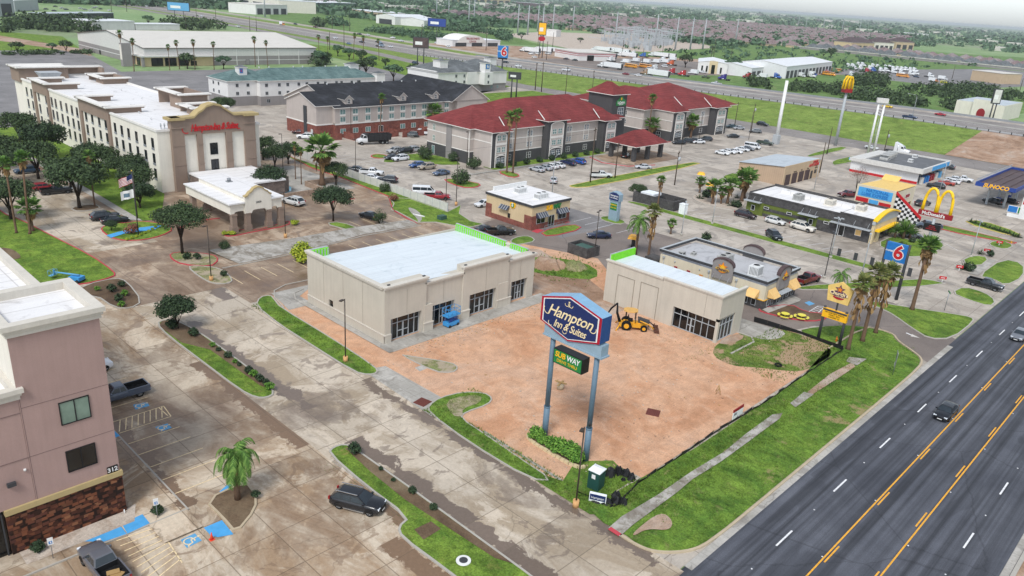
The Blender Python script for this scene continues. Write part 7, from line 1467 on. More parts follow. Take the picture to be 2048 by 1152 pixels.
I([(79.6,124.9),(83,124.2),(83.4,116.4),(81.9,116.2),(80.8,119)],'grass_lawn','curb_grey');kerbline([(107,187),(103.6,168),(103.9,153.8),(102.8,135.1),(96.8,125.7),(95.2,118.8),(94.6,115)],'curb_red');sheet('grass',[(106,187),(103.7,168),(104,153.8),(102.9,135.1),(96.9,125.7),(97,119.5),(99,121),(102,121),(105.8,119.5)],.09,'grass_lawn')
kerbline([(88.8,136.4),(91,138.2),(95.3,137.2)],'curb_red')
mb=MB();ch=[(54.9,119.9),(64.8,118.6),(70,117.8),(81.8,117.5),(94.4,115.9)];cb=[(56.0,113.0),(64.8,113.1),(72,113.6),(81.3,115.0),(94.4,114.2)]
for(a,b),(c,d)in zip(zip(ch,ch[1:]),zip(cb,cb[1:])):mb.add([(*a,.32),(*b,.32),(*d,.06),(*c,.06)],[(0,1,2,3)]);mb.add([(a[0],a[1]+1.6,.3),(b[0],b[1]+1.6,.3),(*b,.32),(*a,.32)],[(0,1,2,3)])
struct(mb.build('drainage_channel','concrete_path'));kerbline([(52.8,112.4),(64.8,112.4),(81.3,114.2),(94.4,113.6)],'curb_grey')
rollup([((52.2+i*2.9,104.6),(52.2+i*2.9,109.6),.1)for i in range(5)]+[((76+i*3,105.2),(76+i*3,111.5),.1)for i in range(6)]+[((84.5+i*3.1,117.8),(84.5+i*3.1,123.5),.1)for i in range(4)]+[((45.2,146.6+i*2.9),(50.6,146.6+i*2.9),.1)for i in range(4)],'line_faded')
rollup([(G((2,1,x,205-i*0)),G((2,1,x+110,255)),.1)for i,x in enumerate((30,95,150))]+[((x,133),(x,138),.1)for x in(130,133,136)]+[((132+i*2.9,139.5),(132+i*2.9,144.3),.1)for i in range(4)]+[((153+i*3,138.4),(153+i*3,143.6),.1)for i in range(9)]+[((116,152+i*3),(121.5,152+i*3),.1)for i in range(9)],'line_white')
rollup([((151.2,54+i*3.0),(155.8,52.6+i*3.0),.12)for i in range(13)]+[((176,40-i*.1),(183,46),.1),((125.5+0,70+0),(131,70),.1),((125.5,74),(131,74),.1),((124,88),(131,88),.1),((123.2,92.5),(129,92.5),.1),((123.2,95.5),(129,95.5),.1),((123.2,98.5),(129,98.5),.1)],'line_white')
for q in(((1,1,1490,290),(1,1,1560,278),(1,1,1700,300),(1,1,1810,325),(1,1,1760,352),(1,1,1640,350)),((1,1,905,98),(1,1,960,80),(1,1,1040,90),(1,1,1060,112),(1,1,960,118)),((1,1,1925,225),(1,1,2010,215),(2,1,80,255),(2,1,0,275)),((2,0,1300,1130),(2,0,1180,1152),(2,1,60,40),(2,1,240,75),(2,1,290,85),(2,1,160,20))):I(GP(*q),'grass_lawn','curb_red',.25)
I([(122,163),(133.5,163.5),(133,155),(141.9,151),(141.9,169),(128,170)],'grass_lawn',None);sheet('grass',[(143,144),(143.5,142.4),(191,142.4),(191,147),(143,147)],.1,'grass_lawn');sheet('pavement',[(130,141.3),(191,141.3),(191,142.4),(130,142.4)],.12,'concrete_walk')
sheet('brick_apron',[(183,126),(206,126),(210,134),(206,142),(184,142),(180,134)],.04,'concrete_brown');kerbline([(181,141),(178,134),(181,127),(190,124)],'curb_red',.3)
for q,c in((((3,1,860,800),(3,1,990,740),(3,1,1060,745),(3,1,1160,780),(3,1,1340,765),(3,1,1425,815),(3,1,1330,875),(3,1,1180,915),(3,1,1000,880)),'curb_grey'),(((3,1,1760,790),(3,1,1860,770),(3,1,1975,815),(3,1,1905,850),(3,1,1780,820)),'curb_grey'),(((3,1,1530,940),(3,1,1640,890),(3,1,1780,915),(3,1,1690,990)),'curb_grey'),(((3,1,1670,1060),(3,1,1870,920),(3,1,2048,960),(3,1,2048,1070),(3,1,1900,1140),(3,1,1790,1080)),'curb_grey'),(((3,1,1090,1090),(3,1,1260,1080),(3,1,1480,1135),(3,2,320,28),(3,2,150,-10)),'curb_grey'),(((3,2,1460,40),(3,2,1560,-10),(3,2,1740,40),(3,2,1830,110),(3,2,1780,155),(3,2,1600,100)),'curb_grey'),(((3,1,1370,655),(3,1,1400,650),(3,1,2000,790),(3,1,1960,800),(3,1,1380,690)),'curb_red'),(((3,1,1540,625),(3,1,1700,610),(3,1,2030,720),(3,1,1990,750)),'curb_yellow'),(((3,1,500,150),(3,1,560,120),(3,1,870,65),(3,1,910,80),(3,1,540,180)),'curb_grey'),(((3,1,290,95),(3,1,560,20),(3,1,660,35),(3,1,350,108)),'curb_grey'),(((2,1,1665,265),(2,1,1790,225),(2,1,1830,300),(2,1,1740,300)),'curb_grey')):I(GP(*q),'grass_lawn',c,.22)
I(GP((2,1,1430,430),(2,1,1470,400),(2,1,1700,375),(2,1,1870,440),(2,1,1860,500),(2,1,1790,530),(2,1,1640,510),(2,1,1490,470)),'gravel_pale','curb_grey',.2,.15,1,'planting_bed')
sheet('pavement',GP((3,1,1600,1040),(3,1,1760,920),(3,1,1830,930),(3,1,1680,1050)),.06,'concrete_walk')
# ------------------------------------------------------------------ trees and shrubs
for k,at,l,sc in(('oakBig',(51,122.6),'broad oak with forked trunk leaning over the red kerb before the portico',1.0),('oakTall',(82.2,125.6),'round crowned oak standing alone in the brown lot right of the portico',.95),('oakSmall',(37.8,94.3),'dense small dark tree at the head of the left median',1.0),('oakA',(35.2,157),'oak at the left edge beyond the curved lawn',1.19),('oakB',(47.1,158.5),'large spreading oak over the parked cars before the white hotel',1.45),('oakC',(63,170.8),'dark oak against the white hotel wall',1.1),('oakC',(56.2,152.9),'low dark oak behind the flagpole',.85),('oakB',(59,161),'oak close to the near corner of the white hotel',1.0),('oakA',(48,186),'oak beside the hotel drive, second from the big one',1.3),('oakC',(55,205),'dark oak along the long hotel wall',1.45),('oakA',(42,215),'oak at the upper left beside the hotel drive',1.35),('oakB',(33,196),'oak at the far left edge of the picture',1.2),('oakC',(46,240),'oak behind the upper left oaks',1.3),('oakA',(56,228),'oak halfway along the hotel wall',1.2),('oakC',(30,172),'small oak low at the left edge',.9),('oakA',(98.8,149.6),'oak behind the round crowned one by the ring drive',.85),('oakC',(82.6,149.9),'dark oak overhanging the swimming pool',1.0),('oakA',(98,181),'oak at the top of the pool garden',.95),('oakC',(101,174),'oak right of the pool garden top',.9),('oakB',(95,170),'oak left of the thin palms by the pool garden',.9),('oakC',(104,232),'oak behind the right towers of the white hotel',1.1),('oakA',(120,246),'oak at the corner of the white motel',1.0),('oakC',(108,256),'small oak left of the white motel',.85),('oakA',(152,103),'leafy tree behind the shaggy palm at the dark enclosure',.55)):P(k,at,l,'oaks round the hotels',sc)
for i,(x,y,s)in enumerate(((60.5,172,1.0),(58.5,180,1.15),(59.5,190,1.0),(50,172,1.15),(40,183,1.2),(31,163,1.05),(44,200,1.2))):P('oak'+'ABC'[i%3],(x,y),'dark oak in the dense row between the hotel drive and the long white wall' if x>49 else 'oak in the crowded group at the left edge beyond the curved lawn','hotel wall oaks' if x>49 else 'left edge oaks',s)
FP='tall fan palms'
for k,at,l,sc in(('washA',(33.6,148),'tall thin fan palm at the left edge of the lawn',1.2),('washB',(35.1,146.2),'tallest fan palm on the left lawn, bending slightly',1.3),('sabal',(36,147.8),'short fan palm at the foot of the tall left pair',1.4),('washA',(49.8,158.4),'fan palm rising through the big oak',1.0),('washA',(143.8,138.8),'tall fan palm, left of the pair before the red-roofed hotel',1.44),('washB',(144.8,137.6),'tall fan palm, right of the pair before the red-roofed hotel',1.53),('washA',(224,150.5),'tall fan palm beside the second red-roofed wing',1.4),('sabal',(225.6,150.2),'short palm under the tall one by the second wing',1.8),('washB',(143.8,193.6),'fan palm before the dark roofed inn',1.2),('sabal',(168.2,207.2-10),'short palm close to the inn wall',2.0),('sabal',(244,146),'small palm between the arched bays of the second wing',1.9),('sabal',(96.1,151.1),'thick fan palm clump in the pool garden',2.7),('washA',(92.5,154),'slim palm left of the thick pool palm',.78),('washA',(94,159),'slim palm behind the thick pool palm',.8)):P(k,at,l,FP,sc)
for i,(x,y,hh)in enumerate(((140.5,372,13),(157.5,374,10.5),(163.5,377,12),(170,375,12.5),(178,372,12),(205,382,13.5),(211,380,12),(147,402,14),(262,412,11),(270,415,10),(286,412,12),(292,410,11),(298,402,10))):P('washA' if i%2 else 'washB',(x,y),['fan palm before the hall, %s from the left','fan palm behind the right end of the hall, %s from the left'][i>7]%['first','second','third','fourth','fifth','sixth','seventh','farthest','first','second','third','fourth','fifth'][i],'fan palms round the hall',hh/10*(1.15 if i>7 else 1))
for k,at,l,sc in(('washShag',(106.2,33.5),'shaggy fan palm with brown skirt beside the tan roadside sign',1.22),('washShag',(110.9,33.3),'middle shaggy palm of the roadside trio',1.3),('washShag',(115.7,33.2),'right shaggy palm of the roadside trio',1.2),('washSkirt',(130.8,33),'lone palm with brown skirt on the rounded lawn by the main road',1.45),('washSkirt',(147.9,94.4),'palm with hanging brown fronds before the dark block enclosure',.9),('washShag',(115.1,74),'thick shaggy brown palm behind the chicken restaurant',1.15),('queenTall',(115.5,77.1),'green feathery palm left of the shaggy brown one',1.2),('sabal',(133.4,81.2),'short fan palm at the verge behind the chicken restaurant',.75),('queenTall',(124.5,43),'bent feather palm behind the tan roadside sign',.8)):P(k,at,l,'palms round the restaurants',sc)
P('queen',(26.3,56.2),'feather palm with arching fronds in the kerbed bed of the near lot',None,1.12)
for i,(x,y,hh)in enumerate(((171.5,97.8,2.9),(164,89.7,4.3),(167.3,87.6,4.6),(172.9,86.9,5.6),(177,88.5,5.4),(165.9,88.5,2.8))):P('sabal',(x,y),['thin fan palm at the back of the pebble bed','dark fan palm at the left of the pebble bed','fan palm in the middle of the pebble bed','tallest fan palm of the pebble bed','rightmost fan palm of the pebble bed','lowest fan palm of the pebble bed'][i],'palms of the pebble bed',hh/3)
for at,l,sc in(((174.5,49.4),'multi headed yucca, largest before the burger restaurant',2.2),((175.5,50.2),'yucca right of the largest one',1.9),((173.6,50.8),'yucca left of the largest one',1.8),((176.3,48.6),'yucca nearest the yellow arches post',1.7)):P('yucca',at,l,'yuccas before the burger restaurant',sc)
for i,(t,s)in enumerate((((3,1,980,830),.9),((3,1,1060,825),1),((3,1,1100,822),.9),((3,1,1150,790),1),((3,1,1570,1005),1.7),((3,1,1610,1015),1.5),((3,1,1700,880),1),((3,1,1775,900),1.2),((2,1,1500,440),1.4),((2,1,1560,430),2),((2,1,1760,500),1.8),((2,1,1800,510),1.6),((2,1,1800,435),1),((2,1,1550,775),1.6))):P('bushA' if i%2 else 'agave',G(t),'low dark plant in the beds of the burger restaurant' if i<13 else 'small spiky shrub behind the chicken restaurant','low plants of the burger beds' if i<13 else None,s*1.6)
for k,t,l,s in(('palmetto',(64.8,108.4),'big yellow green palmetto clump at the lot corner behind the shell building',1.15),('crepe',(88.4,119.1),'round crepe myrtle partly hiding a black car',1.05),('bushBig',(57.5,121),'rounded shrub between portico and lamp post',.75),('bushBig',(124.8,135.7),'bushy palm thicket in the red kerbed island',1.75),('bushBig',(139.3,146.6),'leafy bush at the corner of the red-roofed hotel',1.5),('bushBig',(135.8,162.4),'palm thicket at the left end of the red-roofed hotel',1.7),('bushBig',(140.8,156.5),'shrub beside the stair recess of the red-roofed hotel',1.2),('redshrub',(48.6,137.5),'reddish small tree on the flagpole island',1.9),('redshrub',(101.2,131.2),'bronze leaved small tree at the upper end of the ditch lawn',1.6),('bushBig',(104.6,139),'dark shrub against the white fence',1.0),('oakSmall',(46.4,140.6),'tiny tree on the flagpole island',.45),('barekind',(209.4,73.4),'thin rust brown conifer behind the oil change shop',1.2)):P(k,t,l,None,s)
nl=['first','second','third','fourth','fifth','sixth','seventh','eighth','ninth','tenth','eleventh','twelfth']
for i,(x,y,s)in enumerate(((38.7,86.6,.9),(38.7,85,.8),(38.75,82.6,1.2),(38.7,80.8,.8),(38.75,79.8,.7),(38.7,77.4,1.3),(38.75,76.4,1.2),(38.7,74.8,1.25),(38.75,73.4,1.2),(38.6,72.4,1.3),(38.3,91,1.6),(37.2,94.8,1.9))):P('bushA' if i%3 else 'bushB',(x,y,.15),'small round shrub in the left median bed, %s towards the tree'%nl[i],'shrubs of the left median bed',s)
for i,(x,y,s)in enumerate(((38.4,55.6,1.7),(38.6,51.6,.6),(38.4,49.4,.55),(38.6,46.8,1.0),(38.5,43.7,.9))):P('bushA',(x,y,.15),'small round shrub in the near median bed, %s from its rounded end'%nl[i],'shrubs of the near median bed',s)
for i,(x,y,s)in enumerate(((35.5,108,1.5),(36.8,109.5,1.3),(36,112,1.6),(34.6,113.5,1),(37.8,113.2,1.3),(35,105.8,1.2))):P('bushB' if i%2 else 'bushA',(x,y,.15),'shrub in the bed by the blue boom lift, %s from the drive'%nl[i],'shrubs of the bed by the boom lift',s)
for i in range(9):P('ylw',(46.6+i*.95,134.2+.28*i+.05*i*i,.15),'small golden ball shrub along the red kerb, %s from the left'%nl[i],'golden shrubs along the red kerb',1.0)
for i,(x,y)in enumerate(((61.2,128.2),(61.9,127.8),(62.4,127.5),(74.5,127),(75.2,127.4),(74.8,128))):P('ylw',(x,y,.15),['golden shrub left of the portico pillars','golden shrub right of the portico pillars'][i>2],['golden shrubs left of the portico','golden shrubs right of the portico'][i>2],1.7)
for i in range(11):P('agave',G((3,1,1620+i*38,628+i*12)),'spiky plant in the yellow kerbed strip, %s from the left'%nl[i],'spiky plants of the yellow kerbed strip',1.7)
for i in range(9):P('bushA',(146+i*5.2,143.6),'clipped foundation shrub before the red-roofed hotel, %s from the left'%nl[i],'foundation shrubs of the red-roofed hotel',2.3)
for at,l,s in(((51.6,118.5),'green shrub on the island of the broad oak',1.5),((50.4,119.5),'dark shrub beside the oak trunk',1.6),((51.4,109),'shrub beside the lamp base on the small island',1.3),((20.2,58.6),'round dark shrub beside the wheelchair sign at the stone wall',1.25),((11.4,60),'green shrub at the left end of the gravel bed',1.3),((27.6,55.4),'small shrub in the palm bed',1.0),((30.8,24.2),'dark tree top at the bottom edge of the picture',3.6)):P('bushA',(*at,.15),l,None,s)
# ------------------------------------------------------------------ lamps and poles
for at,h_,l,hd,b in(((49.3,73.2),8.4,'brown lamp post on the grass median beside the large shell building',1,1),((49.1,108.4),8.8,'brown lamp post on the small island by the wide oak',1,1),((48.8,35.6),8.5,'brown lamp post by the portable toilet',1,1),((69.2,121.2),8.4,'brown lamp post on the ditch edge right of the portico',2,1),((110.7,121.5),10.4,'tall lamp post at the end of the white fence',2,1),((110.2,124.3),7.0,'shorter lamp post behind the fence end',1,0),((106.2,152.4),9.6,'lamp post along the white fence',1,0),((53,146),9,'lamp post left of the flagpole',1,0),((96,168),9,'lamp post in the pool garden',1,0),((108.5,81.2),8.5,'lamp post at the small dark dumpster enclosure',2,0),((138.5,148.5),9.5,'grey lamp post at the corner of the red-roofed hotel',1,0),((156,143),10,'grey lamp post before the middle of the red-roofed hotel',1,0),((135,196),10,'lamp post before the left bay of the inn',1,0),((160,190),9,'lamp post by the inn patio',1,0),((172,196.5),9,'lamp post near the right end of the inn',1,0),((238,139),10,'lamp post beside the far hotel row',1,0),((262,133),10,'lamp post right of the far hotel row',1,0),((216,132),9,'blue based lamp post by the entrance canopy',1,0)):lamp(at,h_,l,heads=hd,base='tan_base' if b else None,rz=200)
for at,h_,l,hd,m_ in(((147,53.5),7.9,'pale lamp post with four heads beside the burger restaurant',4,'pole_grey'),((173.3,35.7),7.6,'pale lamp post with yellow base collar by the arches',2,'pole_grey'),((148,80.2),7.5,'pale lamp post at the far end of the street verge',2,'pole_grey'),((134.1,49.1),8.4,'dark leaning lamp post beside the red pickup',2,'dark_grey'),((134.6,79.4),6.9,'grey lamp post beside the chicken restaurant street',1,'pole_grey'),((203,82),8.5,'pale lamp post in the garage forecourt',2,'pole_grey'),((182,46),6,'small grey pole beside the arches sign',1,'pole_grey'),((234,60),8,'thin pole at the corner of the convenience store',1,'pole_grey')):lamp(at,h_,l,'lamp posts round the restaurants',base='curb_grey',mat=m_,heads=hd,bh=.4,rz=30)
arm_lamp((139.2,44.6),7.6,2.2,20,'street light arm over the street by the chicken restaurant');arm_lamp((137.1,117),8.9,2.2,20,'street light arm at the crossing by the sandwich shop');arm_lamp((356,109),9.5,3,95,'curved arm light on the highway above the tall flat sign',z=5.4);arm_lamp((303,104),10,4,20,'street light by the row of utility poles')
for x,y,h_,l,tr in((154.8,119.7,14,'tall utility pole with brackets by the hotel verge',0),(164.9,119.5,9.5,'leaning utility pole on the hotel verge',0),(172.8,106.1,9,'utility pole with twin transformers across the street',2),(276.5,140,11,'utility pole by the white tube post, nearest',1),(282,150,10,'utility pole by the white tube post, middle',0),(286,158,10,'utility pole by the white tube post, farthest',0),(262,104,9,'utility pole left of the arches pole',0),(228,91.5,9,'utility pole behind the convenience store',0),(268,88,10.5,'utility pole with transformer beside the truck tractor',1),(292,230,13,'utility pole before the embankment',0),(292,246,13,'second utility pole before the embankment',0)):power_pole((x,y),h_,l,20,True,tr)
for t,h_ in(((1,0,590,400),12),((1,0,705,380),16),((0,0,2000,250),12),((0,0,1730,190),14),((0,0,1575,180),12),((0,0,1490,240),12),((0,0,1015,95),13),((0,0,895,100),12),((1,0,5,250),12),((2,0,185,720),13),((2,0,235,735),14),((1,0,1325,320),13),((1,0,1840,405),17),((1,0,1605,350),13),((1,0,610,230),12),((1,0,750,250),12),((2,0,275,480),13),((2,0,325,380),13),((2,0,205,400),13),((3,0,870,540),9),((3,0,1470,635),11),((3,0,2010,740),10),((2,0,1200,460),13),((2,0,880,450),13),((2,0,1040,520),12),((2,0,1590,470),12),((2,0,1610,470),12),((2,0,1750,470),9)):power_pole(G(t),h_,'dark utility pole in the country beyond the hotels and highway',15,h_>12,0,'far utility poles',.22)
# ------------------------------------------------------------------ building site and kerbside things
def T_(name,label,cat,at,rz=0,group=None):return thing(name,label,cat,at if len(at)==3 else(*at,0),rz,group)
T=T_('portable_toilet','green portable toilet with white roof on the grass corner','portable toilet',(52.6,36.3),8);w=MB();w.box(-.6,-.6,0,.6,.6,2.0);w.build('cabin','porta_green',T);w=MB();w.box(-.64,-.64,2.0,.64,.64,2.1);w.add([(-.6,-.6,2.1),(.6,-.6,2.1),(.6,.6,2.1),(-.6,.6,2.1),(0,-.45,2.3),(0,.45,2.3)],[(0,1,4),(1,2,5,4),(2,3,5),(3,0,4,5)]);w.build('roof','porta_white',T);w=MB();w.box(-.62,-.45,.1,-.6,.45,1.9,0);w.box(-.64,-.2,1.3,-.62,.2,1.75,1);w.build('door',['porta_green','white'],T)
T=T_('portable_toilet','plain white portable cabin beside the dark block enclosure','portable toilet',(149.4,88.6));w=MB();w.box(-.7,-.7,0,.7,.7,2.3);w.box(-.76,-.76,2.3,.76,.76,2.4);w.build('cabin','porta_white',T)
def heap(name,label,cat,at,pts,mat,seed,grp=None):
 rg=random.Random(seed);T=T_(name,label,cat,at,0,grp);w=MB()
 for x,y,r,h in pts:
  n=12;vs=[(x+r*math.cos(2*math.pi*i/n)*rg.uniform(.75,1.15),y+r*math.sin(2*math.pi*i/n)*rg.uniform(.75,1.15),0)for i in range(n)]+[(x+r*.55*math.cos(2*math.pi*i/n+.2)*rg.uniform(.6,1.2),y+r*.55*math.sin(2*math.pi*i/n+.2)*rg.uniform(.6,1.2),h*rg.uniform(.55,1.0))for i in range(n)]+[(x,y,h*.8)]
  w.add(vs,[(i,(i+1)%n,n+(i+1)%n,n+i)for i in range(n)]+[(n+i,n+(i+1)%n,2*n)for i in range(n)])
 w.build('heap' if cat!='tarpaulin' else 'folds',mat,T)
heap('tarpaulin','crumpled black silt fabric heaped by the site corner','tarpaulin',(56.2,35.3),[(-.9,1.3,.6,.9),(0,.9,.6,1.0),(.4,.3,.6,.8),(.2,-.5,.5,.7),(-.6,-.1,.3,.4)],'tarp_black',3);heap('tarpaulin','black plastic sheeting piled beside the fallen small hotel sign','tarpaulin',(51.9,33.9),[(-.9,1,.7,.35),(-.4,.2,.8,.4),(.3,-.3,.6,.9),(.7,-.9,.5,.8),(1.1,.2,.5,.6)],'tarp_black',4)
heap('dirt_mound','grassy brown dirt mound between the two shell buildings','dirt mound',(97,82.5),[(0,0,2.8,1.9),(1.5,-1,1.8,1.2)],'dirt_brown',5);heap('dirt_mound','second weedy dirt mound behind the first','dirt mound',(100.5,79),[(0,0,2.2,1.4)],'grass_bare',6)
sheet('weeds',chaikin([(92,87),(97,88.5),(103,84),(104,77),(99,73),(95.5,76.5),(93,81)],1),.055,'grass_weedy')
T=T_('sign_board','small navy and white hotel sign lying against black sheeting','sign',(50.9,34.7),-62);w=MB();w.box(-.8,-.15,0,.8,.15,.95,0);w.box(-.74,-.17,.3,.74,-.15,.9,1);w.build('panel',['porta_white','navy'],T)
text('Hampton',.33,'white',T,(50.9,34.7,.55),0,.01).location=(0,-.18,.55)
for nm,pts,l,h in(('a',[(50.6,36.9),(51.4,33.2),(53.1,32.9)],'sagging black silt fence round the toilet corner',.45),('b',[(53.1,33.3),(56.4,33.9),(64,33.85),(72,33.95),(82.4,33.6),(92,33.8),(105.1,33.8)],'long black silt fence along the road side of the dirt site',.42),('c',[(105.1,33.8),(105.8,40.2),(104.9,43.2),(104.3,47)],'black silt fence turning towards the chicken restaurant',.8)):
 T=T_('silt_fence',l,'fence',pts[0],0,'silt fences');w=MB(T);p=MB(T)
 for(x0,y0),(x1,y1)in zip(pts,pts[1:]):
  n=max(1,int(math.dist((x0,y0),(x1,y1))/1.5))
  for i in range(n):
   a,b=i/n,(i+1)/n;xa,ya,xb,yb=x0+(x1-x0)*a,y0+(y1-y0)*a,x0+(x1-x0)*b,y0+(y1-y0)*b;ha,hb=h*(.75+.3*math.sin(xa*1.7)),h*(.75+.3*math.sin(xb*1.7));s_=.1*math.sin(xa*2.3)
   w.add([(xa,ya,0),(xb,yb,0),(xb+.0,yb+s_,hb),(xa,ya+s_,ha),(xa,ya+.05,0),(xb,yb+.05,0),(xb,yb+s_+.04,hb),(xa,ya+s_+.04,ha)],[(0,1,2,3),(7,6,5,4),(3,2,6,7)]);p.cyl(xa,ya,0,ha+.15,.025,n=4)
 w.build('fabric','tarp_black',T);p.build('stakes','wood_pole',T)
T=T_('backhoe_loader','yellow backhoe loader with tan canopy and rusty front bucket','backhoe',(87.2,56.9),-52)
w=MB();w.box(-1.6,-.45,.55,1.7,.45,1.15);w.box(-.3,-.75,.5,.9,-.45,1.0);w.box(-.3,.45,.5,.9,.75,1.0);w.box(-2.2,-.9,.5,-1.6,.9,.9);w.build('body','jd_yellow',T)
w=MB();w.add([(.5,-.42,1.15),(2.0,-.4,1.1),(2.0,.4,1.1),(.5,.42,1.15),(.4,-.38,1.85),(1.95,-.35,1.5),(1.95,.35,1.5),(.4,.38,1.85)],[(0,1,5,4),(1,2,6,5),(2,3,7,6),(3,0,4,7),(4,5,6,7)]);w.box(1.95,-.36,.7,2.1,.36,1.5);w.build('bonnet','dark_grey',T)
w=MB();w.prism(chaikin([(-1.7,-.85),(.3,-.85),(.3,.85),(-1.7,.85)],1),2.75,2.9);w.build('canopy','jd_tan',T);w=MB()
for x in(-1.3,.05):
 for y in(-.68,.68):w.tube([(x,y,1.2),(x,y,2.78)],.05,6)
w.box(-.9,-.35,1.2,-.3,.35,1.5);w.box(-1.0,-.35,1.4,-.88,.35,2.0);w.build('cab_frame','black_matte',T)
for s in(-1,1):w=MB();w.tube([(.7,s*.75,1.6),(2.0,s*.75,1.15),(2.9,s*.7,.45)],.09,6);w.build('loader_arm','jd_yellow' if s<0 else 'dark_grey',T)
w=MB();w.extr([(2.9,-1.05,.75),(2.75,-1.05,.4),(2.95,-1.05,.08),(3.6,-1.05,.02),(3.6,-1.05,.08),(3.05,-1.05,.16),(2.9,-1.05,.42),(3.0,-1.05,.72)],(0,2.1,0));w.box(2.9,-1.07,.05,3.5,-1.03,.5);w.box(2.9,1.03,.05,3.5,1.07,.5);w.build('bucket','rust',T)
w=MB();w.tube([(-2.1,0,.9),(-2.6,0,2.2),(-2.7,0,3.7)],[.22,.17,.1],6);w.tube([(-2.7,0,3.7),(-3.5,0,2.8),(-4.1,0,1.6)],[.12,.14,.08],6);w.build('boom','black_matte',T);w=MB();w.extr([(-4.3,-.35,1.7),(-4.4,-.35,1.1),(-3.9,-.35,.9),(-3.8,-.35,1.5)],(0,.7,0));w.build('digging_bucket','rust',T)
for s in(-1,1):w=MB();w.tube([(-2.1,s*.8,.8),(-2.6,s*1.5,.05)],.1,6);w.build('stabiliser','jd_yellow',T)
def wheels(T,L):
 for x,y,r,wd,c in L:w=MB();w.tube([(x,y-wd/2,r),(x,y+wd/2,r)],r,18,0);w.tube([(x,y-wd/2-.015,r),(x,y+wd/2+.015,r)],r*.52,14,1);w.build('wheel',['tyre',c],T)
wheels(T,[(-1.15,-.85,.72,.42,'jd_yellow'),(-1.15,.85,.72,.42,'jd_yellow'),(1.35,-.8,.48,.3,'jd_yellow'),(1.35,.8,.48,.3,'jd_yellow')])
T=T_('scissor_lift','blue scissor lift parked before the second storefront','scissor lift',(66.9,73.5,.12),5);w=MB();w.box(-1.1,-.55,.2,1.1,.55,.75);w.build('chassis','lift_blue',T);w=MB()
for y in(-.45,.45):
 for k in range(3):w.tube([(-.95,y,.8+k*.24),(.95,y,1.04+k*.24)],.05,4);w.tube([(.95,y,.8+k*.24),(-.95,y,1.04+k*.24)],.05,4)
w.build('scissor_arms','royal',T);w=MB();w.box(-1.2,-.6,1.55,1.2,.6,1.75)
for z in(2.2,2.75):
 for a in(((-1.2,-.6),(1.2,-.6)),((-1.2,.6),(1.2,.6)),((-1.2,-.6),(-1.2,.6)),((1.2,-.6),(1.2,.6))):w.tube([(*a[0],z),(*a[1],z)],.035,4)
for x in(-1.2,-.4,.4,1.2):
 for y in(-.6,.6):w.tube([(x,y,1.7),(x,y,2.75)],.03,4)
w.build('platform','lift_blue',T);wheels(T,[(x,y,.2,.15,'dark_grey')for x in(-.8,.8)for y in(-.55,.55)])
T=T_('boom_lift','pale blue boom lift behind the rose building roof','boom lift',(33.6,118.9,.1),122);T.scale=(.66,)*3;w=MB();w.box(-1.4,-1,.5,1.2,1,1.3);w.build('chassis','lift_blue',T);w=MB();w.tube([(-.8,0,1.6),(5.6,0,1.5)],[.24,.16],6);w.build('boom','sky_blue',T);w=MB();w.box(5.6,-.9,.7,6.5,.9,.8);[w.tube([(x,y,.8),(x,y,1.9)],.04,4)for x in(5.6,6.5)for y in(-.9,.9)];w.tube([(5.6,-.9,1.9),(6.5,-.9,1.9),(6.5,.9,1.9),(5.6,.9,1.9)],.04,4);w.box(5.5,-.3,.8,5.7,.3,2.0);w.build('basket','sky_blue',T);wheels(T,[(x,y,.4,.3,'dark_grey')for x in(-1,.9)for y in(-.95,.95)])
T=T_('cardboard_scraps','cardboard and paper scraps lying in the grey pickup bed','cardboard',(14.5,52.4,.74),15);w=MB();w.obox((0,0),1.3,.8,0,.1,20);w.obox((.2,.5),.9,.5,.1,.18,-30);w.obox((-.2,-.4),.5,.35,.1,.2,60,1);w.build('scraps',['straw','white'],T)
for at,l,rz in(((50.2,59.4,.05),'rusty square drain cover at the apron by the grass island',12),((69.1,41.0,.036),'rusty square drain cover in the middle of the dirt',25)):T=T_('drain_cover',l,'drain cover',at,rz);w=MB();w.box(-.75,-.75,0,.75,.75,.06,0);[w.box(-.7,-.65+k*.2,.06,.7,-.6+k*.2,.07,1)for k in range(7)];w.build('plate',['manhole','rust'],T)
T=T_('manhole_cover','round grey manhole cover with white collar on the near median','manhole',(36.0,36.9,.14));w=MB();w.cyl(0,0,0,.1,.62,n=24,k=0);w.cyl(0,0,.1,.13,.36,n=20,k=1);w.build('lid',['white','dark_grey'],T)
T=T_('traffic_cone','red orange traffic cone on the wet bay by the blue ramp','traffic cone',(*G((0,3,1695,862)),.02));w=MB();w.box(-.2,-.2,0,.2,.2,.04);w.cyl(0,0,.04,.72,.14,.03,12);w.build('cone','cone_orange',T)
T=T_('concrete_riser','round concrete riser topped with boards standing in the dirt','concrete riser',(65,51.6));w=MB();w.cyl(0,0,0,.75,.42,n=16);w.build('ring','curb_tan',T);w=MB();w.obox((0,0),1.5,.2,.75,.85,15);w.obox((0,0),1.5,.2,.86,.96,105);w.build('boards','straw',T)
T=T_('barricade','small wooden barricade standing in the dirt','barricade',(79.4,38.6),30);w=MB();[w.tube([(x,y,0),(x,0,.95)],.04,4)for x in(-.4,.4)for y in(-.3,.3)];w.box(-.5,-.04,.75,.5,.04,.95);w.build('frame','straw',T)
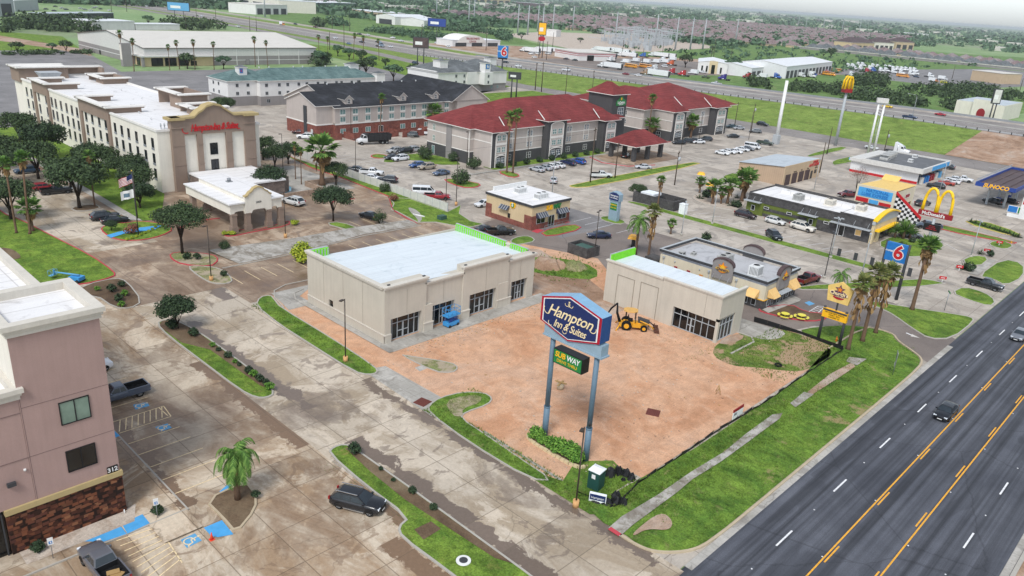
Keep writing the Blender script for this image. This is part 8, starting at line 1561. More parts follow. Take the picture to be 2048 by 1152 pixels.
T=T_('site_sign','white and dark red building site sign at the silt fence','sign',(75.5,33.9),0);w=MB();w.box(-1.15,-.04,.35,1.15,.04,1.25,0);w.box(-1.15,-.05,1.25,1.15,.04,1.6,1);w.box(-1.0,-.06,.8,-.3,-.04,1.1,2);w.box(-1.05,0,0,-.95,.08,.4,3);w.box(.95,0,0,1.05,.08,.4,3);w.build('board',['white','mcd_red','grey','straw'],T)
T=T_('tyre','old black tyre lying in the weeds','tyre',(*G((3,2,80,625)),.1));w=MB();w.tube([(.4*math.cos(R(a)),.4*math.sin(R(a)),.1)for a in range(0,361,30)],.13,6);w.build('ring','tyre',T)
hydrant(G((3,2,545,425)),'orange fire hydrant at the gravel bed by the shaggy palms');hydrant(G((3,1,1942,800)),'yellow fire hydrant on the small lawn at the right','jd_yellow',1)
picnic((109.8,44.8),'left yellow round picnic table before the chicken restaurant');picnic((111.4,42.9),'right yellow round picnic table nearer the striped bay')
accessible_sign((20.0,58.1),'wheelchair parking sign at the round shrub by the stone wall',-10);accessible_sign((12.0,58.4),'wheelchair parking sign over the gravel bed, left one',-10)
for i,(x,y)in enumerate(((102.4,150.8),)):pass
rg=random.Random(5);w=MB()
for _ in range(900):
 x,y=(rg.uniform(51.5,100),rg.uniform(36,73))if rg.random()<.5 else(rg.uniform(57,92),rg.gauss(70.8,1.2));
 if x>91 and y>44:x,y=rg.uniform(88,92),rg.uniform(46,74)
 s=rg.uniform(.03,.11);w.obox((x,y),s*rg.uniform(1,3),s,.03,.04+s*.6,rg.uniform(0,180),rg.choice((0,0,1,1,2)))
struct(w.build('rubble',['gravel_pale','dirt_brown','straw']),'stuff')
w=MB()
def tufts(n,fn,h0,h1):
 for _ in range(n):
  x,y=fn();h=rg.uniform(h0,h1);a=rg.uniform(0,6.28);k=rg.choice((0,0,1,1,2))
  for q in range(3):
   a+=2.1;dx,dy=math.cos(a)*h*.75,math.sin(a)*h*.75;w.add([(x-dy*.22,y+dx*.22,.06),(x+dy*.22,y-dx*.22,.06),(x+dx*.8,y+dy*.8,.06+h)],[(0,1,2)],k)
tufts(6500,lambda:(rg.uniform(53,105),rg.choice((rg.gauss(33.0,.45),rg.gauss(29.9,.7),rg.gauss(31.9,.3),rg.uniform(24.9,33)))),.08,.24);tufts(900,lambda:(rg.uniform(104,115),rg.uniform(27,39)),.08,.2);tufts(1500,lambda:(rg.uniform(49.0,51.3),rg.uniform(34.5,58)),.08,.28);tufts(1100,lambda:(rg.uniform(48.9,51.3),rg.uniform(70,96)),.08,.28);tufts(1400,lambda:(rg.uniform(88,105),rg.uniform(34.6,44)),.08,.3);tufts(700,lambda:(rg.uniform(50.8,57),rg.uniform(32.6,36.5)),.1,.25);tufts(160,lambda:(rg.uniform(51.5,57),rg.uniform(56,58.4)),.1,.3);tufts(900,lambda:(rg.gauss(98.5,3),rg.gauss(80.5,3)),.1,.4);tufts(200,lambda:(rg.uniform(84,92),rg.gauss(46,.5)if rg.random()<.5 else rg.uniform(46,60)),.05,.15);tufts(1200,lambda:(rg.uniform(34.2,37.9),rg.uniform(26,56)),.03,.1)
struct(w.build('grass_tufts',['grass_weedy','grass_lawn','grass_slope']),'stuff')
# ------------------------------------------------------------------ fences and enclosures
T=T_('panel_fence','long white panel fence between the two hotel grounds','fence',(106,118.7));w=MB(T)
for(x0,y0),(x1,y1)in(((105.8,118.7),(106,151)),((106,151),(108.4,188)),((108.4,188),(106,206))):
 n=int(math.dist((x0,y0),(x1,y1))/2.44)
 for i in range(n):
  a,b=i/n,(i+1)/n;p=(x0+(x1-x0)*a,y0+(y1-y0)*a);q=(x0+(x1-x0)*b,y0+(y1-y0)*b);c_=((p[0]+q[0])/2,(p[1]+q[1])/2);an=math.degrees(math.atan2(q[1]-p[1],q[0]-p[0]));w.obox(c_,2.38,.06,.05,1.85,an,0);w.obox(p,.12,.12,0,1.95,an,1)
w.build('panels',['offwhite','light_grey'],T)
T=T_('block_enclosure','long dark block dumpster enclosure beside the street lawn','enclosure',(149.5,90.5));w=MB(T)
for a in((149.0,91.0,149.3,102.2),(149.3,101.9,154,102.2),(149.3,91.0,154,91.3),(154,91,154.3,102.2),(149.3,96,152.5,96.3)):w.box(a[0],a[1],0,a[2],a[3],2.3)
w.build('wall','block_dark',T);T2=T_('storage_tank','white box standing inside the long dark enclosure','storage box',(151.6,99));w=MB();w.box(-1.6,-1.8,0,1.6,1.8,2.5);w.build('casing','porta_white',T2)
T=T_('block_enclosure','small dark walled dumpster enclosure behind the large shell building','enclosure',(106.1,81.2));w=MB(T)
for a in((106,81,106.2,85.6),(106.2,81,109.6,81.2),(106.2,85.4,109.6,85.6),(109.4,81.2,109.6,85.4)):w.box(a[0],a[1],0,a[2],a[3],1.9)
w.build('wall','block_dark',T);T=T_('dumpster','green dumpster inside the small dark enclosure','dumpster',(107.8,83.3),0);w=MB();w.box(-1.2,-1.4,.1,1.2,1.4,1.6);w.build('bin','metal_green',T)
T=T_('dumpster','dark dumpster at the rear corner of the chicken restaurant','dumpster',(113.5,71.5),0);w=MB();w.box(-1.2,-1.4,.1,1.2,1.4,1.7);w.build('bin','block_dark',T)
T=T_('pool_wall','low taupe wall round the hotel swimming pool','wall',(87,146));w=MB(T)
for a in((78,144.6,92.6,144.9),(92.3,144.9,92.6,152),(92.3,152,101,152.3),(78,144.9,78.3,160)):w.box(a[0],a[1],0,a[2],a[3],1.2)
w.build('wall','block_tan',T);sheet('pool_deck',rect(78.3,144.9,101,172),.06,'concrete_walk');sheet('pool_water',chaikin([(80,149),(86.5,148.5),(90,154),(87,161),(80.5,160)],1),.08,'pool_water')
T=T_('guard_rail','galvanised guard rail on dark posts along the near highway edge','guard rail',(347.6,200,4));w=MB(T);p=MB(T);y=42
while y<430:x=hn(y)+.4;w.add([(x,y,hz(y)+.4),(x,y+4,hz(y+4)+.4),(x,y+4,hz(y+4)+.7),(x,y,hz(y)+.7),(x+.08,y,hz(y)+.7),(x+.08,y+4,hz(y+4)+.7)],[(0,1,2,3),(3,2,5,4)]);p.box(x-.25,y-.12,hz(y),x,y+.12,hz(y)+1.0);y+=4
w.build('beam','light_grey',T);p=p.build('posts','black_matte',T);p['kind']='stuff'
T=T_('barrier','low concrete barrier on the far highway edge','barrier',(395,200,4));w=MB(T)
for a,b in zip(range(0,420,20),range(20,440,20)):w.add([(hf(a)-.3,a,hz(a)),(hf(b)-.3,b,hz(b)),(hf(b)-.2,b,hz(b)+.9),(hf(a)-.2,a,hz(a)+.9),(hf(a),a,hz(a)+.9),(hf(b),b,hz(b)+.9)],[(0,1,2,3),(3,2,5,4)])
w.build('wall','grey',T)
# ------------------------------------------------------------------ signs
T=T_('monument_sign','grey blue monument sign with hotel and sandwich panels','sign',(131.2,94.2));w=MB();w.box(-.5,-1.1,0,.5,1.1,4.4);w.build('base','sign_bluegrey',T);w=MB();hx=[(-1.35,4.4),(1.35,4.4),(1.35,5.9),(.5,6.35),(-.5,6.35),(-1.35,5.9)];w.extr([(-.62,a,b)for a,b in hx],(1.24,0,0),0);w.extr([(-.65,a*.88,4.5+(b-4.4)*.86)for a,b in hx],(.05,0,0),1);w.build('cabinet',['sign_bluegrey','navy'],T);w=MB();w.box(-.54,-.85,2.4,-.5,.85,3.9);w.build('green_panel','sub_green',T)
for s_,z,sz,c in(('Hampton',5.5,.55,'white'),('Inn & Suites',5.0,.4,'white'),('SUBWAY',3.5,.42,'sub_yellow'),('DRIVE THRU',2.9,.27,'sub_yellow')):text(s_,sz,c,T,(130.55 if z>4 else 130.65,94.2,z),-90,.01,bold=.02)
I([(129.2,91.4),(132.8,91.4),(133.2,96.8),(131,97.6),(129,96)],'grass_lawn','curb_grey')
def pole_sign(at,label,posts,hp,r=.3,mat='pole_grey',rz=0):
 T=T_('pole_sign',label,'sign',at,rz);w=MB();[w.tube([(0,y,0),(0,y,hp)],[r,r*.8],12)for y in posts];w.build('post',mat,T);return T
T=pole_sign((106.3,36.3),'tan five sided chicken restaurant sign with purple star logo and yellow letter board',(-1.5,1.6),5.2,.22,'dark_grey');w=MB();pg=[(1.75,8.3),(0,9.25),(-1.75,8.35),(-1.45,6.2),(1.5,6.2)];w.extr([(-.25,a,b)for a,b in pg],(.5,0,0),0);w.build('cabinet','church_tan',T);[MB().box(-.1,y-.1,5.0,.1,y+.1,6.3).build('neck','dark_grey',T)for y in(0,)]
w=MB();st=[((.75 if i%2==0 else.33)*math.sin(i*math.pi/5),8.15+(.75 if i%2==0 else.33)*math.cos(i*math.pi/5))for i in range(10)];w.extr([(-.3,a,b)for a,b in st],(.05,0,0),0);w.extr([(-.33,a*.6,8.15+(b-8.15)*.6)for a,b in st],(.05,0,0),1);w.extr([(-.29,1.2*math.cos(R(a)),7.5+.45*math.sin(R(a)))for a in range(0,360,20)],(.05,0,0),0);w.extr([(-.3,.8*math.cos(R(a)),7.05+.35*math.sin(R(a)))for a in range(180,361,20)],(.05,0,0),2);lo=w.build('logo',['church_purple','orange','crimson'],T);t_=text("Church's",.72,'cream',lo,(106.3,36.3,7.5),-90,.02,bold=.03);t_.location=(-.36,0,7.55);t_=text('CHICKEN',.26,'cream',lo,(0,0,0),-90,.02);t_.location=(-.36,-.15,7.12)
w=MB();w.box(-.25,-1.75,3.6,.25,1.75,4.95,0);w.box(-.28,-1.7,4.65,-.25,1.7,4.9,1);bd=w.build('letter_board',['sub_yellow','dark_grey'],T)
for s_,z in(('TRY OUR NEW SPECIAL',4.45),('FAMILY  BOX',4.15),('CHICKEN  $5',3.85)):text(s_,.27,'black',bd,(0,0,0),-90,.01).location=(-.28,0,z)
def six(T,y,z,w_,h_,d=.3):
 w=MB();w.box(-d,y-w_/2,z-h_/2,d,y+w_/2,z+h_/2);w.box(-d-.02,y-w_/2,z-h_/2,-d,y+w_/2,z+h_/2);cb=w.build('cabinet','m6_blue',T)
 for sz,b,m_,dx in((1.0,.075,'white',.04),(1.0,.03,'red',.07)):text('6',h_*sz,m_,cb,(0,0,0),-90,.01,bold=b).location=(-d-dx,y-w_*.12,z)
 text('motel',h_*.17,'white',cb,(0,0,0),-90,.01,bold=.02).location=(-d-.04,y+w_*.32,z+h_*.05)
T=pole_sign((133.6,38.2),'blue square sign with red 6 between two dark posts above the palms',(-1.75,1.75),9.6,.28,'dark_grey');six(T,0,7.9,3.3,3.1)
T=pole_sign((322,319.5),'tall blue sign with big red 6 rising behind the slate roofed motel',(0,),9,.5,'dark_grey',35);w=MB();w.box(-.5,-2.6,8.6,.5,2.6,9.5);w.build('lower_panel','black',T);six(T,0,12.7,5.8,6.4,.6)
T=pole_sign((175.4,44.6),'golden double arch sign over a red nameplate and LED board by the drive',(0,),5.6,.32);w=MB()
def arcp(cy,hw,z0,h):return[(0,cy+hw*math.cos(math.pi*i/16),z0+h*math.sin(math.pi*i/16)**.62)for i in range(17)]
w.tube(arcp(1.42,1.3,6.9,4.8),[.36]+[.3]*15+[.36],8);w.tube(arcp(-1.42,1.3,6.9,4.8),[.36]+[.3]*15+[.36],8);w.build('double_arch','mcd_yellow',T);w=MB();w.box(-.35,-3.3,5.9,.35,3.3,6.95);w.build('nameplate','mcd_red',T);text("McDonald's",.95,'white',T,(0,0,0),-90,.02,bold=.03).location=(-.38,.3,6.42)
w=MB();w.box(-.3,-1.6,2.9,.3,1.6,4.4);led=w.build('led_board','black',T)
for s_,z in(('TRY OUR',4.0),('ICED COFFEE',3.65),('BREAKFAST DAILY',3.3)):text(s_,.26,'red',led,(0,0,0),-90,.01,bold=.02).location=(-.32,0,z)
T=pole_sign((283,110),'very tall thin pole carrying yellow arches seen edge on above the lawn',(0,),19.5,.55,'pole_grey',55);w=MB();w.box(-1.2,-1.4,18.8,1.2,1.4,20.0,0);w.build('base_box','mcd_red',T);w=MB()
for x,lean in((-.9,0),(.9,0)):w.tube([(x*.8,-1.4,19.9),(x*.8,-1.2,22.8),(x*.8,-.7,24.1),(x*.8,-.1,24.2),(x*.8,0,23),(x*.8,0,20)],.36,8);w.tube([(x*.8,1.4,19.9),(x*.8,1.2,22.8),(x*.8,.7,24.1),(x*.8,.1,24.2)],.36,8)
w.build('arches','mcd_yellow',T)
T=pole_sign((263.4,123.3),'thick white tube post without a sign, beside the hotel exit',(0,),21.8,.65,'white');w=MB();w.box(-1,-1,0,1,1,3.2);w.build('base_cabinet','light_grey',T)
T=pole_sign((277,95.2),'twin white lattice posts topped with a pale box behind the convenience store',(-.9,.9),18,.4,'white',30);w=MB();w.box(-.8,-1.8,17.5,.8,1.8,19);[w.tube([(0,-.9,z),(0,.9,z+.8)],.08,5)for z in(13,14,15,16)];w.build('top_box','offwhite',T)
for at,W_,H_,hp,mt,l in(((457.7,535.7),16,7,12.4,'royal','blue advertising billboard on a brown mast beyond the highway'),((341.8,779.4),22,8,7,'sky_blue','pale blue advertising billboard at the upper left'),((295.6,359.5),9,6,11,'roof_brown','brown blank billboard on two posts by the frontage road'),((250,240),5.5,3,9,'dark_grey','dark hotel sign board standing before the frontage road'),((447,404),6,9,16,'sub_yellow','orange and black diesel sign above a red oval'),((436,98),4,7,9,'offwhite','white tilted sign by the arched white club')):
 T=pole_sign(at,l,(-W_*.2,W_*.2)if hp in(11,9,16,7)else(0,),hp,.35,'dark_grey',40);w=MB();w.box(-.5,-W_/2,hp,.5,W_/2,hp+H_,0);w.box(-.56,-W_/2+.4,hp+.5,-.5,W_/2-.4,hp+H_-.4,1);w.box(-.6,-W_*.1,hp+H_*.3,-.56,W_*.35,hp+H_*.6,2);w.build('board',['dark_grey',mt,'white'],T)
 if hp==16:w=MB();w.extr([(-.6,2.6*math.cos(R(a)),13.6+1.7*math.sin(R(a)))for a in range(0,360,20)],(.3,0,0));w.build('oval_sign','crimson',T)
for i,t in enumerate(((3,1,1390,1105),(3,1,1525,1015),(3,1,1745,880),(3,1,1845,815))):T=T_('direction_sign',['red direction sign on the lawn nearest the lone palm','red direction sign beside the spiky plants','red direction sign on the middle small lawn','farthest red direction sign at the right'][i],'sign',G(t),-60,'red direction signs');w=MB();w.box(-.05,-.05,0,.05,.05,.6,1);w.box(-.6,-.08,.6,.6,.08,1.1,0);w.box(-.35,-.09,.8,.35,-.08,.9,1);w.build('panel',['red','white'],T)
for at,l,h_ in(((118.2,79.8),'yellow menu board roof behind the shell buildings',2.2),((167.8,93.2),'yellow order canopy at the dark speaker island, nearer',3.4),((178,101.8),'yellow order canopy at the dark speaker island, farther',3.2)):T=T_('order_canopy',l,'order canopy',at,30,'yellow order canopies');w=MB();w.cyl(0,0,0,h_,.1,n=8);w.build('post','dark_grey',T);w=MB();w.add([(-1.3,-1,h_),(1.3,-1,h_),(1.3,1,h_),(-1.3,1,h_),(-.9,-.6,h_+.45),(.9,-.6,h_+.45),(.9,.6,h_+.45),(-.9,.6,h_+.45)],[(0,1,5,4),(1,2,6,5),(2,3,7,6),(3,0,4,7),(4,5,6,7),(3,2,1,0)]);w.build('roof','jd_yellow' if h_<3 else 'sub_yellow',T);w=MB();w.box(.6,-.3,0,2.6,.3,2.0);w.build('menu_board','black',T)
T=T_('price_sign','red and white fuel price sign at the right edge','sign',(222,36.5));w=MB();w.box(-.4,-1.6,0,.4,1.6,7,0);w.box(-.43,-1.4,3.6,-.4,1.4,4.6,1);w.box(-.43,-1.4,4.8,-.4,1.4,5.8,1);w.build('panel',['white','red'],T)
T=T_('advert_panels','blue and green advert panels over a white board by the petrol station','sign',G((3,1,1980,590)));w=MB();w.box(-.1,-2.2,1.1,.1,2.2,2.8,0);w.box(-.14,.1,1.2,-.1,2.1,2.7,1);w.box(-.14,-2.1,1.2,-.1,-.1,2.7,2);w.box(-.1,-2,0,.1,2,.9,0);w.build('panel',['white','m6_blue','sub_green'],T)
T=T_('warning_sign','back of a metal sign over a white triangle on the verge','sign',(*G((3,2,995,700)),.1),20);w=MB();w.cyl(0,0,0,3.2,.05,n=6,k=0);w.box(-.75,.05,2.2,.75,.1,3.3,0);w.add([(-.7,.1,1.3),(.7,.1,1.3),(0,.1,2.1),(-.7,.04,1.3),(.7,.04,1.3),(0,.04,2.1)],[(0,1,2),(5,4,3)],1);w.build('plates',['steel','white'],T)
T=T_('street_name_sign','green street name sign on a thin post at the driveway mouth','sign',G((3,2,1410,180)),30);w=MB();w.cyl(0,0,0,3.3,.05,n=6,k=0);w.box(-.6,-.03,3.1,.6,.03,3.35,1);w.build('plates',['steel','sub_green'],T)
for i,t in enumerate(((3,1,562,900),(3,1,693,935),(3,1,825,972),(3,1,1125,1058))):T=T_('banner_post','dark narrow advertising banner in the verge, %s from the left'%nl[i],'banner',G(t),0,'dark verge banners');w=MB();w.box(-.05,-.35,0,.05,.35,1.6);w.build('banner','dark_grey',T)
T=T_('flagpole','dark flagpole flying the stars and stripes above a white hotel flag','flagpole',(49.3,136.2));w=MB();w.tube([(0,0,0),(0,0,11.4)],[.1,.05],8);w.build('pole','dark_grey',T);w=MB();w.cyl(0,0,11.4,11.6,.1,n=8);w.build('finial','gold',T)
def flag(z,L,H_,fn,mats,name,drop):
 w=MB();nx,nz=12,13;g=lambda i,j:(-(i/nx)*L*.78,(i/nx)*L*.35+.12*math.sin(i*.9),z-(j/nz)*H_-drop*(i/nx));w.add([g(i,j)for i in range(nx+1)for j in range(nz+1)],[],0)
 for i in range(nx):
  for j in range(nz):w.f.append([i*(nz+1)+j,i*(nz+1)+j+1,(i+1)*(nz+1)+j+1,(i+1)*(nz+1)+j]);w.k.append(fn(i,j));w.sm.append(True)
 w.build(name,mats,T)
flag(10.9,2.6,1.5,lambda i,j:2 if(i<5 and j<7)else j%2,['crimson','white','navy'],'stars_and_stripes',.9);flag(8.3,2.5,1.5,lambda i,j:1 if 3<i<9 and 3<j<10 else 0,['white','post_blue'],'hotel_flag',.5)
for a,b in(((154.8,119.7,13.4),(164.9,119.5,9)),((164.9,119.5,9),(228,91.5,8.5)),((172.8,106.1,8.5),(154.8,119.7,12)),((276.5,140,10.6),(262,104,8.6)),((228,91.5,8.6),(268,88,10)),((276.5,140,10.4),(292,230,12.6)),((172.8,106.1,8.2),(199.8,95,5)),((154.8,119.7,13),(60,125,13))):wire(a,b,'thin black overhead wire strung between the utility poles')
# ------------------------------------------------------------------ land beyond the highway
def far_box(a,b,dep,h,wall,rf,label,cat='warehouse',kind='flat',name='warehouse',doors=0,group=None,dm='dark_grey'):
 A,B=Vector(G(a)),Vector(G(b));L=(B-A).length;an=math.degrees(math.atan2(B.y-A.y,B.x-A.x));T=thing(name,label,cat,(A.x,A.y,0),an,group)
 w=MB();w.box(0,0,0,L,dep,h);w.build('wall',wall,T);w=MB()
 if kind=='gable':w.gable(0,0,L,dep,h,dep*.07,'x',0,.3,.15,1,2);w.build('roof',[rf,'trim_white',wall],T)
 elif kind=='gabley':w.gable(0,0,L,dep,h,L*.08,'y',0,.3,.15,1,2);w.build('roof',[rf,'trim_white',wall],T)
 elif kind=='hip':w.hip(0,0,L,dep,h,min(L,dep)*.25,0,.5);w.build('roof',[rf,'trim_white'],T)
 else:w.box(-.3,-.3,h,L+.3,dep+.3,h+.4);w.build('roof',rf,T)
 for i in range(doors):x=L*(i+.5)/doors;q=MB();q.box(x-L/doors*.33,-.12,0,x+L/doors*.33,0,h*.62);q.build('door',dm,T)
 return T,L
fb=far_box
fb((3,0,135,630),(3,0,500,578),34,8.2,'metal_white','metal_roof_white','long white roofed truck garage with a row of dark doors','garage','gable','truck_garage',13)
fb((3,0,-140,620),(3,0,90,592),30,6.2,'metal_white','metal_roof_white','lower white roofed workshop left of the long truck garage','garage','gable','truck_garage',6)
T,L=fb((2,0,1480,580),(2,0,1715,600),40,7.2,'stucco_white','metal_roof_white','white dealership with central stone arch entrance','dealership','gabley','truck_dealership');w=MB();w.box(L*.38,-1,0,L*.66,0,8.4,0);w.box(L*.46,-1.1,0,L*.58,-1,6,1);w.box(L*.12,-.1,.5,L*.18,0,5,1);w.box(L*.28,-.1,.5,L*.34,0,5,1);w.box(L*.76,-.1,.5,L*.82,0,4.6,1);w.build('stone_entrance',['stone_pale','glass_black'],T)
T,L=fb((2,0,340,450),(2,0,528,485),34,5.6,'stucco_white','roof_barn','pale workshop with red stripes and a dark bay door','workshop','flat','workshop');w=MB();w.box(-.1,-.15,3.4,L+.1,0,3.7);w.box(-.1,-.15,4.6,L+.1,0,5.0);w.box(L,-.1,3.4,L+.15,34,3.7);w.box(L,-.1,4.6,L+.15,34,5.0);w.build('red_stripes','crimson',T);w=MB();w.box(L,8,0,L+.2,14,4);w.build('door','glass_black',T)
T,L=fb((905,93),(1000,93),20,4.8,'metal_white','metal_roof_white','white parts store with a barrel vaulted front and faded lettering','parts store','flat','parts_store',3);w=MB();w.extr([(5+16*(1-math.cos(math.pi*i/12)),-.4,3+6.0*math.sin(math.pi*i/12))for i in range(13)],(0,20,0));w.build('barrel_vault','trim_white',T);t_=text('TRUCKS PARTS',2.2,'mcd_red',T,(0,0,0),0,.05,bold=.02);t_.location=(22,-.5,6.2);t_=text('CENTER',2.2,'mcd_red',T,(0,0,0),0,.05);t_.location=(22,-.5,3.9)
T=thing('club_building','white club building with ornate arched doorway beyond the right highway edge','club',(448,96,0));w=MB(T);w.box(448,96,0,483,118,7.6);w.box(446.5,101,0,448,110,9.2);w.build('wall','stucco_pale',T);w=MB(T);w.box(448.3,96.3,7.6,482.7,117.7,7.7);w.build('roof','roof_metal',T);w=MB(T);w.extr([(446.3,105.5+1.9*math.cos(R(a)),2.8+2.4*max(-1.16,math.sin(R(a))))for a in range(-20,201,20)]+[(446.3,103.6,0),(446.3,107.4,0)],(.3,0,0));w.build('arched_door','mcd_red',T)
fb((1940,160),(2000,168),26,8,'stucco_sand','roof_barn','tan two storey block with small windows at the far right','office building','flat','office_building')
for a,b,d,h,wl,rf,l,k,n_ in(((0,34),(31,33),40,16,'stucco_greyblue','roof_metal','grey metal shed at the top left corner with dark door','flat',1),((31,23),(78,20),60,9,'stucco_greyblue','metal_roof_white','low blue grey shed beside the corner shed','flat',0),((88,40),(228,37),14,4.5,'dark_grey','roof_metal','long open carport with flat pale roof','flat',8),((186,61),(270,60),22,6,'stucco_white','metal_roof_white','white flat building behind the hall on the left','flat',0),((272,60),(360,60),12,4,'stucco_white','metal_roof_white','low white building behind the hall roof','flat',0),((430,4),(560,25),50,15,'stucco_cream','metal_roof_white','cream warehouse above the pale blue billboard','flat',5),((512,29),(575,29),40,11,'stucco_white','roof_barn','white block like warehouse across the highway','flat',4),((590,21),(662,19),50,10,'metal_green','metal_roof_white','dark green shed with white roof, longest of the green sheds','flat',5),((530,12),(610,9),60,11,'metal_green','metal_roof_white','dark green shed at the back left of the green sheds','flat',0),((662,17),(712,18),50,9,'metal_green','metal_roof_white','dark green shed at the right of the green sheds','flat',4),((704,32),(746,39),45,9,'stucco_sand','metal_roof_white','brown shed with white roof right of the green sheds','flat',1),((752,46),(790,50),60,9,'stucco_white','metal_roof_white','white gabled warehouse before the blue billboard','gabley',1),((800,50),(848,54),50,7,'stucco_white','metal_roof_white','white low warehouse beside the gabled one','gabley',0),((768,30),(806,32),30,5,'dark_grey','metal_roof_white','open sided shed with thin white roof','flat',8),((822,30),(852,30),30,5,'dark_grey','metal_roof_white','second open sided shed with thin white roof','flat',6),((902,36),(920,40),24,6,'stucco_tan','roof_brown','lone house with pinkish hip roof beyond the blue billboard','hip',2),((1090,72),(1112,74),14,7,'stucco_white','trim_white','white control building of the substation','flat',0),((855,3),(1020,10),60,22,'stucco_tan','metal_roof_white','long cream building row on the horizon','flat',12),((1024,10),(1075,14),50,12,'roof_brown','metal_roof_white','brown hall with white roof above the pylons','flat',0),((1700,100),(1746,101),26,10,'stucco_tan','roof_brown','cream two storey apartment block, left of the row','hip',4),((1748,100),(1785,102),26,11,'stucco_pale','roof_brown','pale apartment block right of the cream one','hip',4),((1790,98),(1826,100),26,11,'stucco_sand','roof_brown','sandy apartment block at the end of the row','hip',3),((1800,71),(1850,75),40,9,'stucco_white','metal_roof_white','long white building in the far trees at right','flat',3)):fb(a,b,d,h,wl,rf,l,'building',k,'far_building',n_)
for i,(x,y)in enumerate(((1350,99),(1380,99),(1405,99),(1310,92),(1230,84),(1105,65),(1075,62),(1035,66),(1055,70),(948,45),(937,53),(873,36),(897,37),(1084,76),(1470,88),(1145,61),(530,34),(1595,57),(1610,62),(1645,63),(1683,65),(1718,64))):
 g_=G((x,y));T=thing('transmission_pole','tall grey steel transmission pole near the substation' if x<1500 else 'faint transmission pole in the far meadow','transmission pole',(*g_,0),0,'steel transmission poles' if x<1500 else 'faint far transmission poles');h_=32 if x<1500 else 38;w=MB();w.tube([(0,0,0),(0,0,h_)],[1.0,.4],8);w.build('pole','pole_grey',T);w=MB();[w.tube([(0,-2.4,z),(0,2.4,z)],.15,4)for z in(h_-2,h_-6,h_-10)];w.build('crossarms','pole_grey',T)
rg=random.Random(11);w=MB()
for _ in range(330):
 s_,t_=rg.random(),rg.random();x=640+s_*300+t_*60;y=470+s_*150+t_*110-30;h_=rg.choice((4,6,9,12));w.box(x-.2,y-.2,0,x+.2,y+.2,h_)
 if rg.random()<.5:w.box(x-.2,y-.2,h_-.4,x+.2,y+rg.uniform(8,26),h_)
 elif rg.random()<.3:w.box(x-2,y-2,0,x+2,y+2,4)
struct(w.build('substation_gear','light_grey'),'stuff')
def thicket(name,poly,n,r,h,seed,leaf='leaf_far',q=46):
 rg=random.Random(seed);pw=[G(p)for p in poly];xs_=[p[0]for p in pw];ys_=[p[1]for p in pw];w=MB();k=0
 def inside(x,y):
  c=False
  for(a,b),(c_,d)in zip(pw,pw[1:]+pw[:1]):
   if(b>y)!=(d>y)and x<(c_-a)*(y-b)/(d-b)+a:c=not c
  return c
 while k<n:
  x,y=rg.uniform(min(xs_),max(xs_)),rg.uniform(min(ys_),max(ys_))
  if inside(x,y):k+=1;s=rg.uniform(.6,1.3);leaf_cloud(w,[(x,y,h*s*.5,r*s,h*s*.55/(r*s))],q,r*.42,rg)
 struct(w.build(name,leaf),'stuff')
Q=lambda c,*v:[(c,0,v[i],v[i+1])for i in range(0,len(v),2)]
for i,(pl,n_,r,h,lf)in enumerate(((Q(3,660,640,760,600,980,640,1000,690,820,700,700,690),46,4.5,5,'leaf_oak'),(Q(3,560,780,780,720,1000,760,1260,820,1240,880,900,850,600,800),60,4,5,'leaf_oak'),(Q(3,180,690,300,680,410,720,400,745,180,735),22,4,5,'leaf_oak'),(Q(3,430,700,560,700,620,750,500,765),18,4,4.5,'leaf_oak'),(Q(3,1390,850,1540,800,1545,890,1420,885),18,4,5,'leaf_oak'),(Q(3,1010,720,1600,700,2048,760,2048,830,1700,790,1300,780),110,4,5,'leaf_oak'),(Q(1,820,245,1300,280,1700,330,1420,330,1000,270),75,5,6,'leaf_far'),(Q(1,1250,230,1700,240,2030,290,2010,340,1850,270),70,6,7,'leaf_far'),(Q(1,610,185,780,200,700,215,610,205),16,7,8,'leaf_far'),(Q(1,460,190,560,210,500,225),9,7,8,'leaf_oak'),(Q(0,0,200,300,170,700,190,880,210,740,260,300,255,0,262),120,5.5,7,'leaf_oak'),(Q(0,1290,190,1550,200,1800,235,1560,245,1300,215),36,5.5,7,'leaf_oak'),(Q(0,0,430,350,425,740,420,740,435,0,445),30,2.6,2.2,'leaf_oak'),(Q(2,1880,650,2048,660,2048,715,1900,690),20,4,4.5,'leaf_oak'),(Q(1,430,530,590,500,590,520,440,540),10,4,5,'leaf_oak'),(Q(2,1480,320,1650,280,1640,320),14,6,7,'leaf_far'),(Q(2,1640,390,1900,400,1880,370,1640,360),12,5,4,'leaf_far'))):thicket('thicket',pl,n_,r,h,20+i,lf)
for i,(c,x,y,s)in enumerate(((1,510,520,1.35),(1,560,515,1.2),(1,745,480,1.2),(1,838,505,1.35),(1,932,522,.95),(1,1036,540,.9),(1,655,450,1.2),(1,1098,575,.55),(1,1100,648,1.4),(1,880,600,1.5),(1,820,590,1.1),(1,1262,622,1.2),(0,1190,205,1.4),(0,1500,550,1.3),(0,1790,552,1.1),(0,140,425,1.0),(0,420,415,.8),(0,530,420,1.1),(2,75,318,1.3),(2,1385,540,1.7),(2,1760,590,1.8),(3,500,465,1.9),(3,440,460,1.3),(2,545,345,1.0),(2,1600,420,1.2))):P('farB' if i%2 else 'farA',G((c,0,x,y)),['single dark tree standing in the grass beyond the hotels','dark tree standing in the yards or meadow beyond the highway'][c>1],['trees in the grass beyond the hotels','trees beyond the highway'][c>1],s)
def house(rf,wl,L,D,h):
 T=thing('house','','house');w=MB();w.box(0,0,0,L,D,h);w.build('wall',wl,T);w=MB();w.hip(0,0,L,D,h,D*.34,0,.6);w.hip(L*.2,-3,L*.55,D*.6,h,D*.2,0,.5);w.build('roof',[rf,'trim_white'],T);return T
